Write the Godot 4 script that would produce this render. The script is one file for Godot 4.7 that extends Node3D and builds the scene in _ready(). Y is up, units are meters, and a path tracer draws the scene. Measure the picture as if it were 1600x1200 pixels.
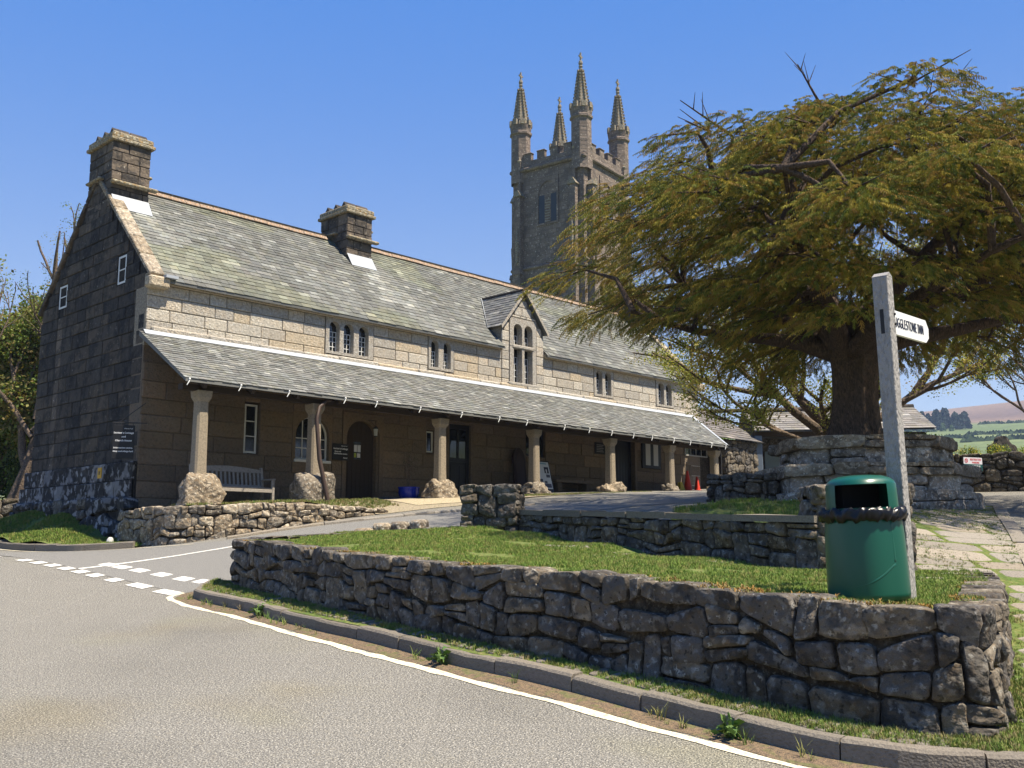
extends Node3D
# ---- terrain control points (thin-plate spline of the sloping square) ----
const TX := [-6.000,6.000,0.000,-4.000,4.000,0.000,3.700,5.500,-9.000,-5.054,-8.733,-9.735,-16.000,-14.000,-4.962,-3.204,-1.368,-3.640,0.650,3.260,5.640,7.900,4.995,6.426,8.030,10.173,14.253,16.000,12.000,14.000,20.000,6.563,4.795,1.477,4.435,10.000,-5.000,20.000,0.000,-20.000]
const TD := [-5.000,-5.000,0.000,3.000,3.000,6.000,7.600,8.000,8.000,16.300,23.300,19.500,21.000,34.000,22.000,25.500,27.200,28.000,31.000,33.700,36.200,38.600,19.600,18.600,18.800,20.500,29.000,30.000,12.000,20.000,8.000,13.700,15.600,23.500,23.500,45.000,45.000,45.000,60.000,45.000]
const TW := [0.00064224,0.00124760,0.00030763,-0.00091467,0.00202540,0.00056657,-0.00445779,-0.00109428,0.00104556,-0.01383544,-0.01603668,0.01188272,0.00067799,-0.00199562,0.00999606,-0.00502949,-0.01171603,0.01877949,0.00062247,-0.00002988,0.00043210,-0.00170404,0.01009128,-0.01107444,0.00529343,-0.00787928,-0.00241952,0.00260083,0.00190469,0.00555123,-0.00188185,-0.01587588,0.02348884,0.00021230,-0.00216239,0.00105546,-0.00011993,-0.00054727,-0.00011569,0.00046626]
const TA := [-0.1047412,0.0041873,0.0580707]

class MB:
	var v := PackedVector3Array()
	var ix := PackedInt32Array()
	var c := PackedColorArray()
	var col := Color.WHITE
	func p(a: Vector3) -> int:
		v.append(a)
		c.append(col)
		return v.size() - 1
	func t(a: int, b: int, d: int) -> void:
		ix.append(a)
		ix.append(d)
		ix.append(b)
	func q(a: Vector3, b: Vector3, d: Vector3, e: Vector3) -> void:
		var i := p(a)
		p(b)
		p(d)
		p(e)
		t(i, i + 1, i + 2)
		t(i, i + 2, i + 3)
	func tri(a: Vector3, b: Vector3, d: Vector3) -> void:
		var i := p(a)
		p(b)
		p(d)
		t(i, i + 1, i + 2)
	# plain box
	func box(x0: float, x1: float, y0: float, y1: float, z0: float, z1: float, xf := Transform3D()) -> void:
		var k := []
		for z in [z0, z1]:
			for y in [y0, y1]:
				for x in [x0, x1]:
					k.append(xf * Vector3(x, y, z))
		q(k[4], k[5], k[7], k[6])
		q(k[1], k[0], k[2], k[3])
		q(k[0], k[4], k[6], k[2])
		q(k[5], k[1], k[3], k[7])
		q(k[6], k[7], k[3], k[2])
		q(k[0], k[1], k[5], k[4])
	# box with chamfered edges (44 triangles)
	func bbox(x0: float, x1: float, y0: float, y1: float, z0: float, z1: float, b := 0.01, xf := Transform3D()) -> void:
		b = minf(b, minf(x1 - x0, minf(y1 - y0, z1 - z0)) * 0.4)
		var X := [x0, x1]
		var Y := [y0, y1]
		var Z := [z0, z1]
		var f := func(i: int, j: int, k: int, a: int) -> Vector3:
			var s := Vector3(-1 if i else 1, -1 if j else 1, -1 if k else 1) * b
			if a == 0: s.x = 0
			elif a == 1: s.y = 0
			else: s.z = 0
			return xf * (Vector3(X[i], Y[j], Z[k]) + s)
		q(f.call(0, 0, 1, 2), f.call(1, 0, 1, 2), f.call(1, 1, 1, 2), f.call(0, 1, 1, 2))
		q(f.call(1, 0, 0, 2), f.call(0, 0, 0, 2), f.call(0, 1, 0, 2), f.call(1, 1, 0, 2))
		q(f.call(0, 0, 0, 0), f.call(0, 0, 1, 0), f.call(0, 1, 1, 0), f.call(0, 1, 0, 0))
		q(f.call(1, 0, 1, 0), f.call(1, 0, 0, 0), f.call(1, 1, 0, 0), f.call(1, 1, 1, 0))
		q(f.call(0, 1, 1, 1), f.call(1, 1, 1, 1), f.call(1, 1, 0, 1), f.call(0, 1, 0, 1))
		q(f.call(0, 0, 0, 1), f.call(1, 0, 0, 1), f.call(1, 0, 1, 1), f.call(0, 0, 1, 1))
		# edges
		q(f.call(0, 1, 1, 2), f.call(1, 1, 1, 2), f.call(1, 1, 1, 1), f.call(0, 1, 1, 1))
		q(f.call(0, 0, 1, 1), f.call(1, 0, 1, 1), f.call(1, 0, 1, 2), f.call(0, 0, 1, 2))
		q(f.call(0, 1, 0, 1), f.call(1, 1, 0, 1), f.call(1, 1, 0, 2), f.call(0, 1, 0, 2))
		q(f.call(0, 0, 0, 2), f.call(1, 0, 0, 2), f.call(1, 0, 0, 1), f.call(0, 0, 0, 1))
		q(f.call(1, 0, 1, 2), f.call(1, 0, 1, 0), f.call(1, 1, 1, 0), f.call(1, 1, 1, 2))
		q(f.call(0, 0, 1, 0), f.call(0, 0, 1, 2), f.call(0, 1, 1, 2), f.call(0, 1, 1, 0))
		q(f.call(1, 0, 0, 0), f.call(1, 0, 0, 2), f.call(1, 1, 0, 2), f.call(1, 1, 0, 0))
		q(f.call(0, 0, 0, 2), f.call(0, 0, 0, 0), f.call(0, 1, 0, 0), f.call(0, 1, 0, 2))
		q(f.call(0, 1, 1, 0), f.call(0, 1, 1, 1), f.call(0, 1, 0, 1), f.call(0, 1, 0, 0))
		q(f.call(1, 1, 1, 1), f.call(1, 1, 1, 0), f.call(1, 1, 0, 0), f.call(1, 1, 0, 1))
		q(f.call(0, 0, 0, 0), f.call(0, 0, 0, 1), f.call(0, 0, 1, 1), f.call(0, 0, 1, 0))
		q(f.call(1, 0, 0, 1), f.call(1, 0, 0, 0), f.call(1, 0, 1, 0), f.call(1, 0, 1, 1))
		for i in 2:
			for j in 2:
				for k in 2:
					if (i + j + k) % 2 == 1:
						tri(f.call(i, j, k, 0), f.call(i, j, k, 1), f.call(i, j, k, 2))
					else:
						tri(f.call(i, j, k, 0), f.call(i, j, k, 2), f.call(i, j, k, 1))
	func tube(pts: Array, rad: Array, n := 8, cap := true) -> void:
		var prev := -1
		var m := pts.size()
		var up := Vector3(0.13, 0.97, 0.2).normalized()
		for i in m:
			var d: Vector3 = (pts[mini(i + 1, m - 1)] - pts[maxi(i - 1, 0)]).normalized()
			var a := d.cross(up)
			if a.length() < 0.05:
				a = d.cross(Vector3(1, 0, 0.1))
			a = a.normalized()
			var b := d.cross(a)
			var st := v.size()
			for k in n:
				var g := TAU * k / n
				p(pts[i] + (a * cos(g) + b * sin(g)) * rad[i])
			if prev >= 0:
				for k in n:
					var k2 := (k + 1) % n
					t(prev + k, prev + k2, st + k2)
					t(prev + k, st + k2, st + k)
			prev = st
		if cap:
			for e in [0, m - 1]:
				var st2: int = v.size() - n if e else v.size() - n * m
				if e == 0 and m > 1:
					st2 = prev - n * (m - 1)
				else:
					st2 = prev
				var ce := p(pts[e])
				for k in n:
					if e: t(ce, st2 + k, st2 + (k + 1) % n)
					else: t(ce, st2 + (k + 1) % n, st2 + k)
	func lathe(prof: Array, n := 16, xf := Transform3D(), a0 := 0.0) -> void:
		var prev := -1
		for r in prof:
			var st := v.size()
			for k in n:
				var g := a0 + TAU * k / n
				p(xf * Vector3(cos(g) * r.x, r.y, sin(g) * r.x))
			if prev >= 0:
				for k in n:
					var k2 := (k + 1) % n
					t(prev + k, st + k, st + k2)
					t(prev + k, st + k2, prev + k2)
			prev = st
	# polygon (x, y) extruded from z0 to z1
	func ext(poly: PackedVector2Array, z0: float, z1: float, xf := Transform3D()) -> void:
		var g := poly.duplicate()
		if Geometry2D.is_polygon_clockwise(g):
			g.reverse()
		var tr := Geometry2D.triangulate_polygon(g)
		var n := g.size()
		for z in [z0, z1]:
			var st := v.size()
			for k in n:
				p(xf * Vector3(g[k].x, g[k].y, z))
			for k in range(0, tr.size(), 3):
				var a := g[tr[k]]
				var b := g[tr[k + 1]]
				var d := g[tr[k + 2]]
				var ccw := (b - a).cross(d - a) > 0
				if ccw == (z == z1):
					t(st + tr[k], st + tr[k + 1], st + tr[k + 2])
				else:
					t(st + tr[k], st + tr[k + 2], st + tr[k + 1])
		for k in n:
			var a := g[k]
			var b := g[(k + 1) % n]
			q(xf * Vector3(a.x, a.y, z0), xf * Vector3(b.x, b.y, z0), xf * Vector3(b.x, b.y, z1), xf * Vector3(a.x, a.y, z1))
	func mesh(m: Material = null, smooth := false, colors := false) -> ArrayMesh:
		var arr := []
		arr.resize(Mesh.ARRAY_MAX)
		if smooth:
			var nn := PackedVector3Array()
			nn.resize(v.size())
			for k in range(0, ix.size(), 3):
				var a := v[ix[k]]
				var nv := (v[ix[k + 2]] - a).cross(v[ix[k + 1]] - a)
				nn[ix[k]] += nv
				nn[ix[k + 1]] += nv
				nn[ix[k + 2]] += nv
			for k in nn.size():
				nn[k] = nn[k].normalized() if nn[k].length() > 1e-12 else Vector3.UP
			arr[Mesh.ARRAY_VERTEX] = v
			arr[Mesh.ARRAY_NORMAL] = nn
			arr[Mesh.ARRAY_INDEX] = ix
			if colors:
				arr[Mesh.ARRAY_COLOR] = c
		else:
			var fv := PackedVector3Array()
			var fn := PackedVector3Array()
			var fc := PackedColorArray()
			for k in range(0, ix.size(), 3):
				var a := v[ix[k]]
				var b := v[ix[k + 1]]
				var d := v[ix[k + 2]]
				var nv := (d - a).cross(b - a)
				if nv.length() < 1e-10:
					continue
				nv = nv.normalized()
				for j in 3:
					fv.append(v[ix[k + j]])
					fn.append(nv)
					if colors:
						fc.append(c[ix[k + j]])
			arr[Mesh.ARRAY_VERTEX] = fv
			arr[Mesh.ARRAY_NORMAL] = fn
			if colors:
				arr[Mesh.ARRAY_COLOR] = fc
		var am := ArrayMesh.new()
		am.add_surface_from_arrays(Mesh.PRIMITIVE_TRIANGLES, arr)
		if m:
			am.surface_set_material(0, m)
		return am

var rng := RandomNumberGenerator.new()
var nz := FastNoiseLite.new()
var M := {}

func rr(a: float, b: float) -> float:
	return rng.randf_range(a, b)

func R(x: float, d: float) -> float:
	x = clampf(x, -22.0, 24.0)
	d = clampf(d, -6.0, 62.0)
	var s: float = TA[0] + TA[1] * x + TA[2] * d
	for i in TX.size():
		var r2: float = (x - TX[i]) * (x - TX[i]) + (d - TD[i]) * (d - TD[i])
		if r2 > 1e-9:
			s += TW[i] * 0.5 * r2 * log(r2)
	return s

func W(x: float, d: float, y: float) -> Vector3:
	return Vector3(x, y, -d)

func G(x: float, d: float, up := 0.0) -> Vector3:
	return Vector3(x, R(x, d) + up, -d)

# ---- nodes ----
var taken := {}
func numbered(called: String) -> String:
	var n: int = taken.get(called, 0)
	taken[called] = n + 1
	return called if n == 0 else "%s_%03d" % [called, n]

func obj(called: String, mesh: Mesh, parent: Node, m: Material = null) -> MeshInstance3D:
	var o := MeshInstance3D.new()
	o.mesh = mesh
	if m:
		o.material_override = m
	o.name = called if parent != self else numbered(called)
	parent.add_child(o, true)
	return o

func tag(o: Node, label: String, category: String, group := "") -> Node:
	o.set_meta("label", label)
	o.set_meta("category", category)
	if group:
		o.set_meta("group", group)
	return o

func thing(called: String, label: String, category: String, at := Vector3.ZERO, turn := 0.0, group := "") -> Node3D:
	var o := Node3D.new()
	o.name = numbered(called)
	add_child(o, true)
	o.position = at
	o.rotation.y = turn
	tag(o, label, category, group)
	return o

func struct(o: Node) -> Node:
	o.set_meta("kind", "structure")
	return o

func stuff(o: Node) -> Node:
	o.set_meta("kind", "stuff")
	return o

# ---- computed textures ----
func nimg(sz: int, seedv: int, freq: float, octaves := 4, type := FastNoiseLite.TYPE_SIMPLEX_SMOOTH) -> PackedByteArray:
	var f := FastNoiseLite.new()
	f.seed = seedv
	f.noise_type = type
	f.frequency = freq
	f.fractal_octaves = octaves
	f.fractal_type = FastNoiseLite.FRACTAL_FBM if octaves > 1 else FastNoiseLite.FRACTAL_NONE
	if type == FastNoiseLite.TYPE_CELLULAR:
		f.cellular_return_type = FastNoiseLite.RETURN_DISTANCE
	var im := f.get_seamless_image(sz, sz, false, false, 0.15)
	im.convert(Image.FORMAT_L8)
	return im.get_data()

# layers: [bytes, low, high, colour, strength]; colours are linear real-world values
func layered(sz: int, base: Color, layers: Array, grain: PackedByteArray, grain_amt: float) -> ImageTexture:
	var out := PackedByteArray()
	out.resize(sz * sz * 3)
	for i in sz * sz:
		var r := base.r
		var g := base.g
		var b := base.b
		for L in layers:
			var x: float = (L[0][i] / 255.0 - L[1]) / (L[2] - L[1])
			if x <= 0.0:
				continue
			x = minf(x, 1.0) * L[4]
			var cc: Color = L[3]
			r += (cc.r - r) * x
			g += (cc.g - g) * x
			b += (cc.b - b) * x
		var k := 1.0 + (grain[i] / 255.0 - 0.5) * grain_amt
		out[i * 3] = int(clampf(pow(r * k, 0.4545), 0, 1) * 255.0)
		out[i * 3 + 1] = int(clampf(pow(g * k, 0.4545), 0, 1) * 255.0)
		out[i * 3 + 2] = int(clampf(pow(b * k, 0.4545), 0, 1) * 255.0)
	return ImageTexture.create_from_image(Image.create_from_data(sz, sz, false, Image.FORMAT_RGB8, out))

func normal_tex(seedv: int, freq: float, strength: float, sz := 512, octaves := 5) -> NoiseTexture2D:
	var f := FastNoiseLite.new()
	f.seed = seedv
	f.frequency = freq
	f.fractal_octaves = octaves
	var t := NoiseTexture2D.new()
	t.width = sz
	t.height = sz
	t.seamless = true
	t.as_normal_map = true
	t.bump_strength = strength
	t.noise = f
	return t

func mat(tex: Texture2D, metres: float, rough := 0.9, tint := Color.WHITE, nrm: Texture2D = null, nstr := 1.0, vcol := false) -> StandardMaterial3D:
	var m := StandardMaterial3D.new()
	m.albedo_color = tint.linear_to_srgb() if tint != Color.WHITE else tint
	if tex:
		m.albedo_texture = tex
	m.roughness = rough
	m.uv1_triplanar = true
	m.uv1_scale = Vector3.ONE / metres
	m.uv1_triplanar_sharpness = 6.0
	m.metallic_specular = 0.35
	if nrm:
		m.normal_enabled = true
		m.normal_texture = nrm
		m.normal_scale = nstr
	m.vertex_color_use_as_albedo = vcol
	return m

func flat(c: Color, rough := 0.7, metal := 0.0) -> StandardMaterial3D:
	var m := StandardMaterial3D.new()
	m.albedo_color = c.linear_to_srgb()
	m.roughness = rough
	m.metallic = metal
	m.metallic_specular = 0.4
	return m

func tints(tex: Texture2D, metres: float, rough: float, list: Array, nrm: Texture2D, nstr: float) -> Array:
	var a := []
	for c in list:
		a.append(mat(tex, metres, rough, c, nrm, nstr))
	return a

func make_materials() -> void:
	var grain := nimg(512, 3, 0.35, 2)
	var grain2 := nimg(512, 5, 0.12, 3)
	var grain3 := nimg(512, 6, 0.13, 2)
	var coarse := nimg(512, 7, 0.008, 4)
	var mid := nimg(512, 9, 0.03, 4)
	var mid2 := nimg(512, 15, 0.045, 4)
	var streak := nimg(512, 11, 0.02, 5)
	var cells := nimg(512, 13, 0.03, 1, FastNoiseLite.TYPE_CELLULAR)
	var cells2 := nimg(512, 17, 0.055, 1, FastNoiseLite.TYPE_CELLULAR)
	# inverted cell distance makes round lichen spots; broken up by the mid noise
	var spots := PackedByteArray()
	var spots2 := PackedByteArray()
	spots.resize(512 * 512)
	spots2.resize(512 * 512)
	for i in 512 * 512:
		spots[i] = clampi(int((255 - cells[i]) * 0.62 + (mid2[i] - 90) * 0.75), 0, 255)
		spots2[i] = clampi(int((255 - cells2[i]) * 0.6 + (mid[i] - 90) * 0.8), 0, 255)
	var n_fine := normal_tex(21, 0.05, 6.0)
	var n_rough := normal_tex(23, 0.022, 10.0)
	M.n_fine = n_fine
	M.n_rough = n_rough
	# pale sunlit granite ashlar
	var t := layered(512, Color(0.42, 0.39, 0.335), [[coarse, 0.45, 0.75, Color(0.45, 0.385, 0.3), 0.6], [mid, 0.46, 0.72, Color(0.27, 0.25, 0.22), 0.75], [spots, 0.6, 0.74, Color(0.6, 0.585, 0.54), 0.75], [mid2, 0.72, 0.85, Color(0.12, 0.11, 0.1), 0.7]], grain, 0.75)
	M.ashlar = tints(t, 1.6, 0.92, [Color(1, 1, 1), Color(0.9, 0.88, 0.86), Color(1.08, 1.03, 0.97), Color(1.02, 0.93, 0.8), Color(0.84, 0.84, 0.85), Color(1.1, 1.09, 1.07)], n_fine, 0.8)
	M.mortar = mat(t, 1.2, 0.95, Color(0.62, 0.58, 0.52), n_fine, 0.6)
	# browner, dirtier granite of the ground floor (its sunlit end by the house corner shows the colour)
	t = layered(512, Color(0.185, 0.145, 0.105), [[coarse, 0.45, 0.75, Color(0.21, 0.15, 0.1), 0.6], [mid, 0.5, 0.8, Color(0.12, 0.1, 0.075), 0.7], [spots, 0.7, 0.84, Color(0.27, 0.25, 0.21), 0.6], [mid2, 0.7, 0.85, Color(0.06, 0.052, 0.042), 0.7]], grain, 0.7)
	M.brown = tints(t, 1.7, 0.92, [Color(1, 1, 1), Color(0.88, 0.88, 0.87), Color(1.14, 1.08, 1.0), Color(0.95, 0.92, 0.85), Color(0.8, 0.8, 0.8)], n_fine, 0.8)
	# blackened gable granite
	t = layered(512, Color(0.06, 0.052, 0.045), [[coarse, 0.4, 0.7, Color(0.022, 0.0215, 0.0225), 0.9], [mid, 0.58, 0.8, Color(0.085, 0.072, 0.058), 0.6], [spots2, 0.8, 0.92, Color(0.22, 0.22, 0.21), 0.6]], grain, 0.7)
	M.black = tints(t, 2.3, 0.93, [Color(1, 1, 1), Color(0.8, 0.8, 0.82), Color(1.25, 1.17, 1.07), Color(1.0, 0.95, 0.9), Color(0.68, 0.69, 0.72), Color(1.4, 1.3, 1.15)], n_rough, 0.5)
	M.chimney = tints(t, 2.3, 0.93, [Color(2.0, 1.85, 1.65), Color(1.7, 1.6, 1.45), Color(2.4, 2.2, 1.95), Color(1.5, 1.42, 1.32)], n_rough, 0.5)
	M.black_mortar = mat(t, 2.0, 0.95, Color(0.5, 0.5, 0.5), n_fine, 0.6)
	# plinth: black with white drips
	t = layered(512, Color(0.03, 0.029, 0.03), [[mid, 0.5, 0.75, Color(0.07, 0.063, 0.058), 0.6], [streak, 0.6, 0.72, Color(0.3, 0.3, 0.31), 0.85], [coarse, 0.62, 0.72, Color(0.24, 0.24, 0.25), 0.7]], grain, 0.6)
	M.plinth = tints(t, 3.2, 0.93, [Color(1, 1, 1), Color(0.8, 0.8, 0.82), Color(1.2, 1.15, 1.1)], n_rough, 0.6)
	# rubble: grey-brown, lichened
	t = layered(512, Color(0.11, 0.098, 0.082), [[coarse, 0.42, 0.7, Color(0.04, 0.036, 0.032), 0.85], [mid, 0.55, 0.8, Color(0.13, 0.095, 0.06), 0.6], [streak, 0.58, 0.76, Color(0.2, 0.187, 0.165), 0.75], [spots, 0.66, 0.78, Color(0.32, 0.315, 0.29), 0.8], [mid2, 0.66, 0.8, Color(0.016, 0.015, 0.013), 0.85]], grain, 0.8)
	M.rubble = tints(t, 1.7, 0.95, [Color(1, 1, 1), Color(0.8, 0.79, 0.78), Color(1.2, 1.13, 1.02), Color(1.0, 0.92, 0.8), Color(0.68, 0.67, 0.68), Color(1.35, 1.28, 1.16), Color(0.9, 0.9, 0.93)], n_rough, 1.0)
	M.rubble_pale = tints(t, 1.5, 0.95, [Color(2.6, 2.45, 2.2), Color(2.2, 2.0, 1.7), Color(2.9, 2.75, 2.45), Color(2.0, 1.8, 1.5), Color(1.7, 1.62, 1.5)], n_rough, 1.0)
	M.soil = mat(t, 0.8, 1.0, Color(0.5, 0.45, 0.38), n_rough, 1.0)
	M.plant_stone = tints(t, 1.3, 0.95, [Color(2.4, 2.44, 2.5), Color(3.1, 3.15, 3.2), Color(2.0, 2.0, 2.05), Color(2.7, 2.6, 2.55)], n_rough, 0.8)
	# granite kerbs, flags
	t = layered(512, Color(0.27, 0.245, 0.21), [[mid, 0.5, 0.8, Color(0.17, 0.155, 0.13), 0.7], [spots, 0.66, 0.78, Color(0.36, 0.34, 0.3), 0.6], [mid2, 0.7, 0.85, Color(0.13, 0.12, 0.1), 0.6]], grain, 0.9)
	M.granite = tints(t, 0.9, 0.92, [Color(1, 1, 1), Color(0.86, 0.85, 0.84), Color(1.12, 1.08, 1.02), Color(0.95, 0.9, 0.82)], n_fine, 0.8)
	M.kerb = tints(t, 0.7, 0.92, [Color(0.68, 0.66, 0.63), Color(0.6, 0.58, 0.55), Color(0.76, 0.73, 0.69)], n_fine, 0.9)
	M.column = tints(t, 1.1, 0.92, [Color(1.05, 0.97, 0.83), Color(0.98, 0.9, 0.78)], n_fine, 0.5)
	M.boulder = tints(t, 1.3, 0.93, [Color(1.05, 1.02, 0.95), Color(0.88, 0.86, 0.8)], n_rough, 0.35)
	# slates carry vertex colours
	t = layered(512, Color(0.8, 0.8, 0.8), [[streak, 0.5, 0.75, Color(1.05, 1.05, 1.0), 0.8], [mid, 0.55, 0.8, Color(0.58, 0.58, 0.58), 0.7], [spots, 0.66, 0.78, Color(1.25, 1.22, 1.1), 0.8], [coarse, 0.56, 0.8, Color(0.85, 0.84, 0.66), 0.55]], grain, 0.5)
	M.slate = mat(t, 1.7, 0.7, Color.WHITE, n_fine, 0.5, true)
	M.slate_core = flat(Color(0.15, 0.152, 0.145), 0.9)
	# asphalt
	var chips := nimg(512, 31, 0.22, 2, FastNoiseLite.TYPE_CELLULAR)
	t = layered(512, Color(0.175, 0.17, 0.157), [[chips, 0.3, 0.6, Color(0.1, 0.098, 0.092), 0.8], [grain2, 0.56, 0.66, Color(0.36, 0.35, 0.32), 0.8], [grain3, 0.58, 0.68, Color(0.055, 0.055, 0.055), 0.85], [mid, 0.62, 0.8, Color(0.2, 0.185, 0.155), 0.4]], grain, 1.0)
	M.asphalt = mat(t, 1.5, 0.97, Color(1.32, 1.29, 1.22), normal_tex(25, 0.16, 7.0, 512, 3), 0.8, true)
	M.asphalt2 = mat(t, 1.0, 0.95, Color(1.08, 1.08, 1.08), n_fine, 0.4)
	t = layered(256, Color(0.74, 0.72, 0.66), [[nimg(256, 41, 0.05, 4), 0.58, 0.7, Color(0.4, 0.38, 0.34), 0.75], [nimg(256, 43, 0.15, 3), 0.66, 0.74, Color(0.22, 0.21, 0.2), 0.8]], nimg(256, 45, 0.4, 2), 0.25)
	M.paint = mat(t, 0.6, 0.85)
	M.paint_line = mat(t, 0.9, 0.85, Color(0.95, 0.88, 0.7))
	# earth, moss, grass ground
	t = layered(512, Color(0.1, 0.14, 0.028), [[mid, 0.45, 0.75, Color(0.16, 0.165, 0.045), 0.8], [mid2, 0.6, 0.8, Color(0.22, 0.18, 0.09), 0.7], [coarse, 0.5, 0.8, Color(0.07, 0.12, 0.022), 0.7]], grain, 1.0)
	M.lawn = mat(t, 1.5, 1.0, Color.WHITE, n_rough, 1.0)
	t = layered(512, Color(0.17, 0.12, 0.075), [[mid, 0.45, 0.75, Color(0.08, 0.065, 0.045), 0.85], [grain2, 0.58, 0.7, Color(0.3, 0.21, 0.12), 0.8], [grain3, 0.6, 0.7, Color(0.03, 0.025, 0.02), 0.8], [coarse, 0.55, 0.8, Color(0.11, 0.12, 0.04), 0.7]], grain, 1.0)
	M.litter = mat(t, 0.9, 1.0, Color.WHITE, n_rough, 1.0)
	t = layered(512, Color(0.3, 0.25, 0.18), [[mid, 0.45, 0.75, Color(0.2, 0.17, 0.12), 0.8], [mid2, 0.6, 0.75, Color(0.12, 0.15, 0.05), 0.7]], grain, 0.9)
	M.dirt = mat(t, 1.2, 1.0, Color.WHITE, n_rough, 0.8)
	M.concrete = mat(t, 1.2, 0.95, Color(1.35, 1.35, 1.3), n_fine, 0.5)
	# wood and bark
	t = layered(512, Color(0.3, 0.29, 0.275), [[streak, 0.5, 0.8, Color(0.2, 0.19, 0.18), 0.7], [spots2, 0.76, 0.82, Color(0.05, 0.05, 0.05), 0.8], [mid, 0.6, 0.8, Color(0.36, 0.35, 0.33), 0.6]], grain, 0.6)
	M.post = mat(t, 0.55, 0.9, Color.WHITE, n_fine, 0.8)
	M.post.uv1_scale = Vector3(1.8, 0.5, 1.8)
	M.oak = mat(t, 0.8, 0.85, Color(0.16, 0.12, 0.09), n_fine, 0.6)
	M.oak.uv1_scale = Vector3(6, 0.6, 6)
	M.bench = mat(t, 0.8, 0.85, Color(1.05, 0.98, 0.9), n_fine, 0.4)
	t = layered(512, Color(0.075, 0.052, 0.038), [[streak, 0.5, 0.75, Color(0.13, 0.085, 0.06), 0.8], [mid, 0.55, 0.75, Color(0.03, 0.024, 0.02), 0.9], [mid2, 0.66, 0.8, Color(0.17, 0.12, 0.09), 0.7]], grain, 0.8)
	M.yewbark = mat(t, 1.0, 0.95, Color.WHITE, n_rough, 1.2)
	M.yewbark.uv1_scale = Vector3(1.6, 0.45, 1.6)
	M.bark = mat(t, 1.0, 0.95, Color(1.5, 1.6, 1.6), n_rough, 1.0)
	# tower masonry: courses too small to pick apart from here
	var tw := PackedByteArray()
	tw.resize(512 * 512)
	rng.seed = 77
	for row in 12:
		var y0 := int(row * 512.0 / 12.0)
		var y1 := int((row + 1) * 512.0 / 12.0)
		var x := rng.randi_range(0, 30)
		var xs := []
		while x < 512:
			xs.append(x)
			x += rng.randi_range(45, 95)
		for y in range(y0, y1):
			for k in xs.size():
				var xe: int = xs[k + 1] if k + 1 < xs.size() else 512 + xs[0]
				var tone := (row * 37 + k * 91) % 120 + 60
				for xx in range(xs[k], xe):
					var joint: bool = y - y0 < 3 or xx - xs[k] < 3
					tw[y * 512 + xx % 512] = 0 if joint else tone
	t = layered(512, Color(0.08, 0.07, 0.062), [[tw, 0.1, 0.75, Color(0.2, 0.175, 0.15), 0.85], [coarse, 0.52, 0.75, Color(0.085, 0.08, 0.075), 0.6], [spots2, 0.74, 0.82, Color(0.42, 0.41, 0.38), 0.7], [mid2, 0.68, 0.8, Color(0.05, 0.048, 0.045), 0.7]], grain, 0.7)
	M.tower = mat(t, 4.4, 0.93, Color(1.35, 1.22, 1.16), n_rough, 0.6)
	t = layered(256, Color(0.21, 0.185, 0.14), [[nimg(256, 51, 0.03, 4), 0.56, 0.74, Color(0.32, 0.19, 0.06), 0.7], [nimg(256, 53, 0.06, 4), 0.58, 0.72, Color(0.4, 0.39, 0.35), 0.8], [nimg(256, 55, 0.05, 4), 0.62, 0.74, Color(0.06, 0.055, 0.05), 0.8]], nimg(256, 57, 0.4, 2), 0.7)
	M.pinnacle = mat(t, 1.6, 0.93, Color.WHITE, n_rough, 0.8)
	M.lichen_cap = mat(t, 1.4, 0.93, Color(1.15, 1.12, 1.02), n_rough, 0.8)
	M.lead = flat(Color(0.34, 0.37, 0.41), 0.6)
	M.white_paint = flat(Color(0.62, 0.63, 0.62), 0.55)
	M.black_paint = flat(Color(0.012, 0.012, 0.014), 0.45)
	M.glass = flat(Color(0.012, 0.014, 0.017), 0.06)
	M.glass.metallic_specular = 0.6
	M.iron = flat(Color(0.02, 0.02, 0.022), 0.6)
	M.terracotta = mat(t, 0.8, 0.9, Color(1.2, 1.02, 0.98), n_fine, 0.6)

# ================= ground =================
# near wall path: x, depth, top height
const NW := [[-3.25, 19.3, 1.8], [-3.6, 18.5, 1.73], [-4.3, 17.05, 1.67], [-4.48, 16.5, 1.65], [-4.2, 16.0, 1.63], [-3.4, 14.8, 1.57], [-2.5, 13.43, 1.5], [-1.49, 12.02, 1.44], [-0.68, 10.99, 1.38], [0.0, 10.29, 1.35], [1.13, 9.19, 1.29], [2.01, 8.3, 1.2], [2.6, 7.72, 1.16], [2.98, 7.44, 1.14], [3.3, 7.4, 1.12], [3.52, 7.6, 1.12], [3.9, 8.3, 1.13], [4.5, 9.5, 1.15], [5.2, 11.0, 1.17], [5.8, 12.4, 1.2], [6.1, 13.1, 1.22]]
const LAWN := [[-2.75, 20.35], [-3.5, 18.6], [-4.2, 17.0], [-4.35, 16.5], [-4.1, 16.1], [-3.3, 14.9], [-2.4, 13.55], [-1.4, 12.15], [-0.6, 11.1], [0.1, 10.4], [1.2, 9.3], [2.1, 8.4], [2.7, 7.85], [3.05, 7.58], [3.3, 7.55], [3.4, 7.7], [3.8, 8.35], [4.4, 9.55], [5.1, 11.05], [5.7, 12.45], [6.0, 13.2], [5.3, 13.6], [3.9, 13.3], [0.2, 19.3], [-0.9, 19.75]]
var upts := []

func poly(a: Array) -> PackedVector2Array:
	var g := PackedVector2Array()
	for q in a:
		g.append(Vector2(q[0], q[1]))
	return g

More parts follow.
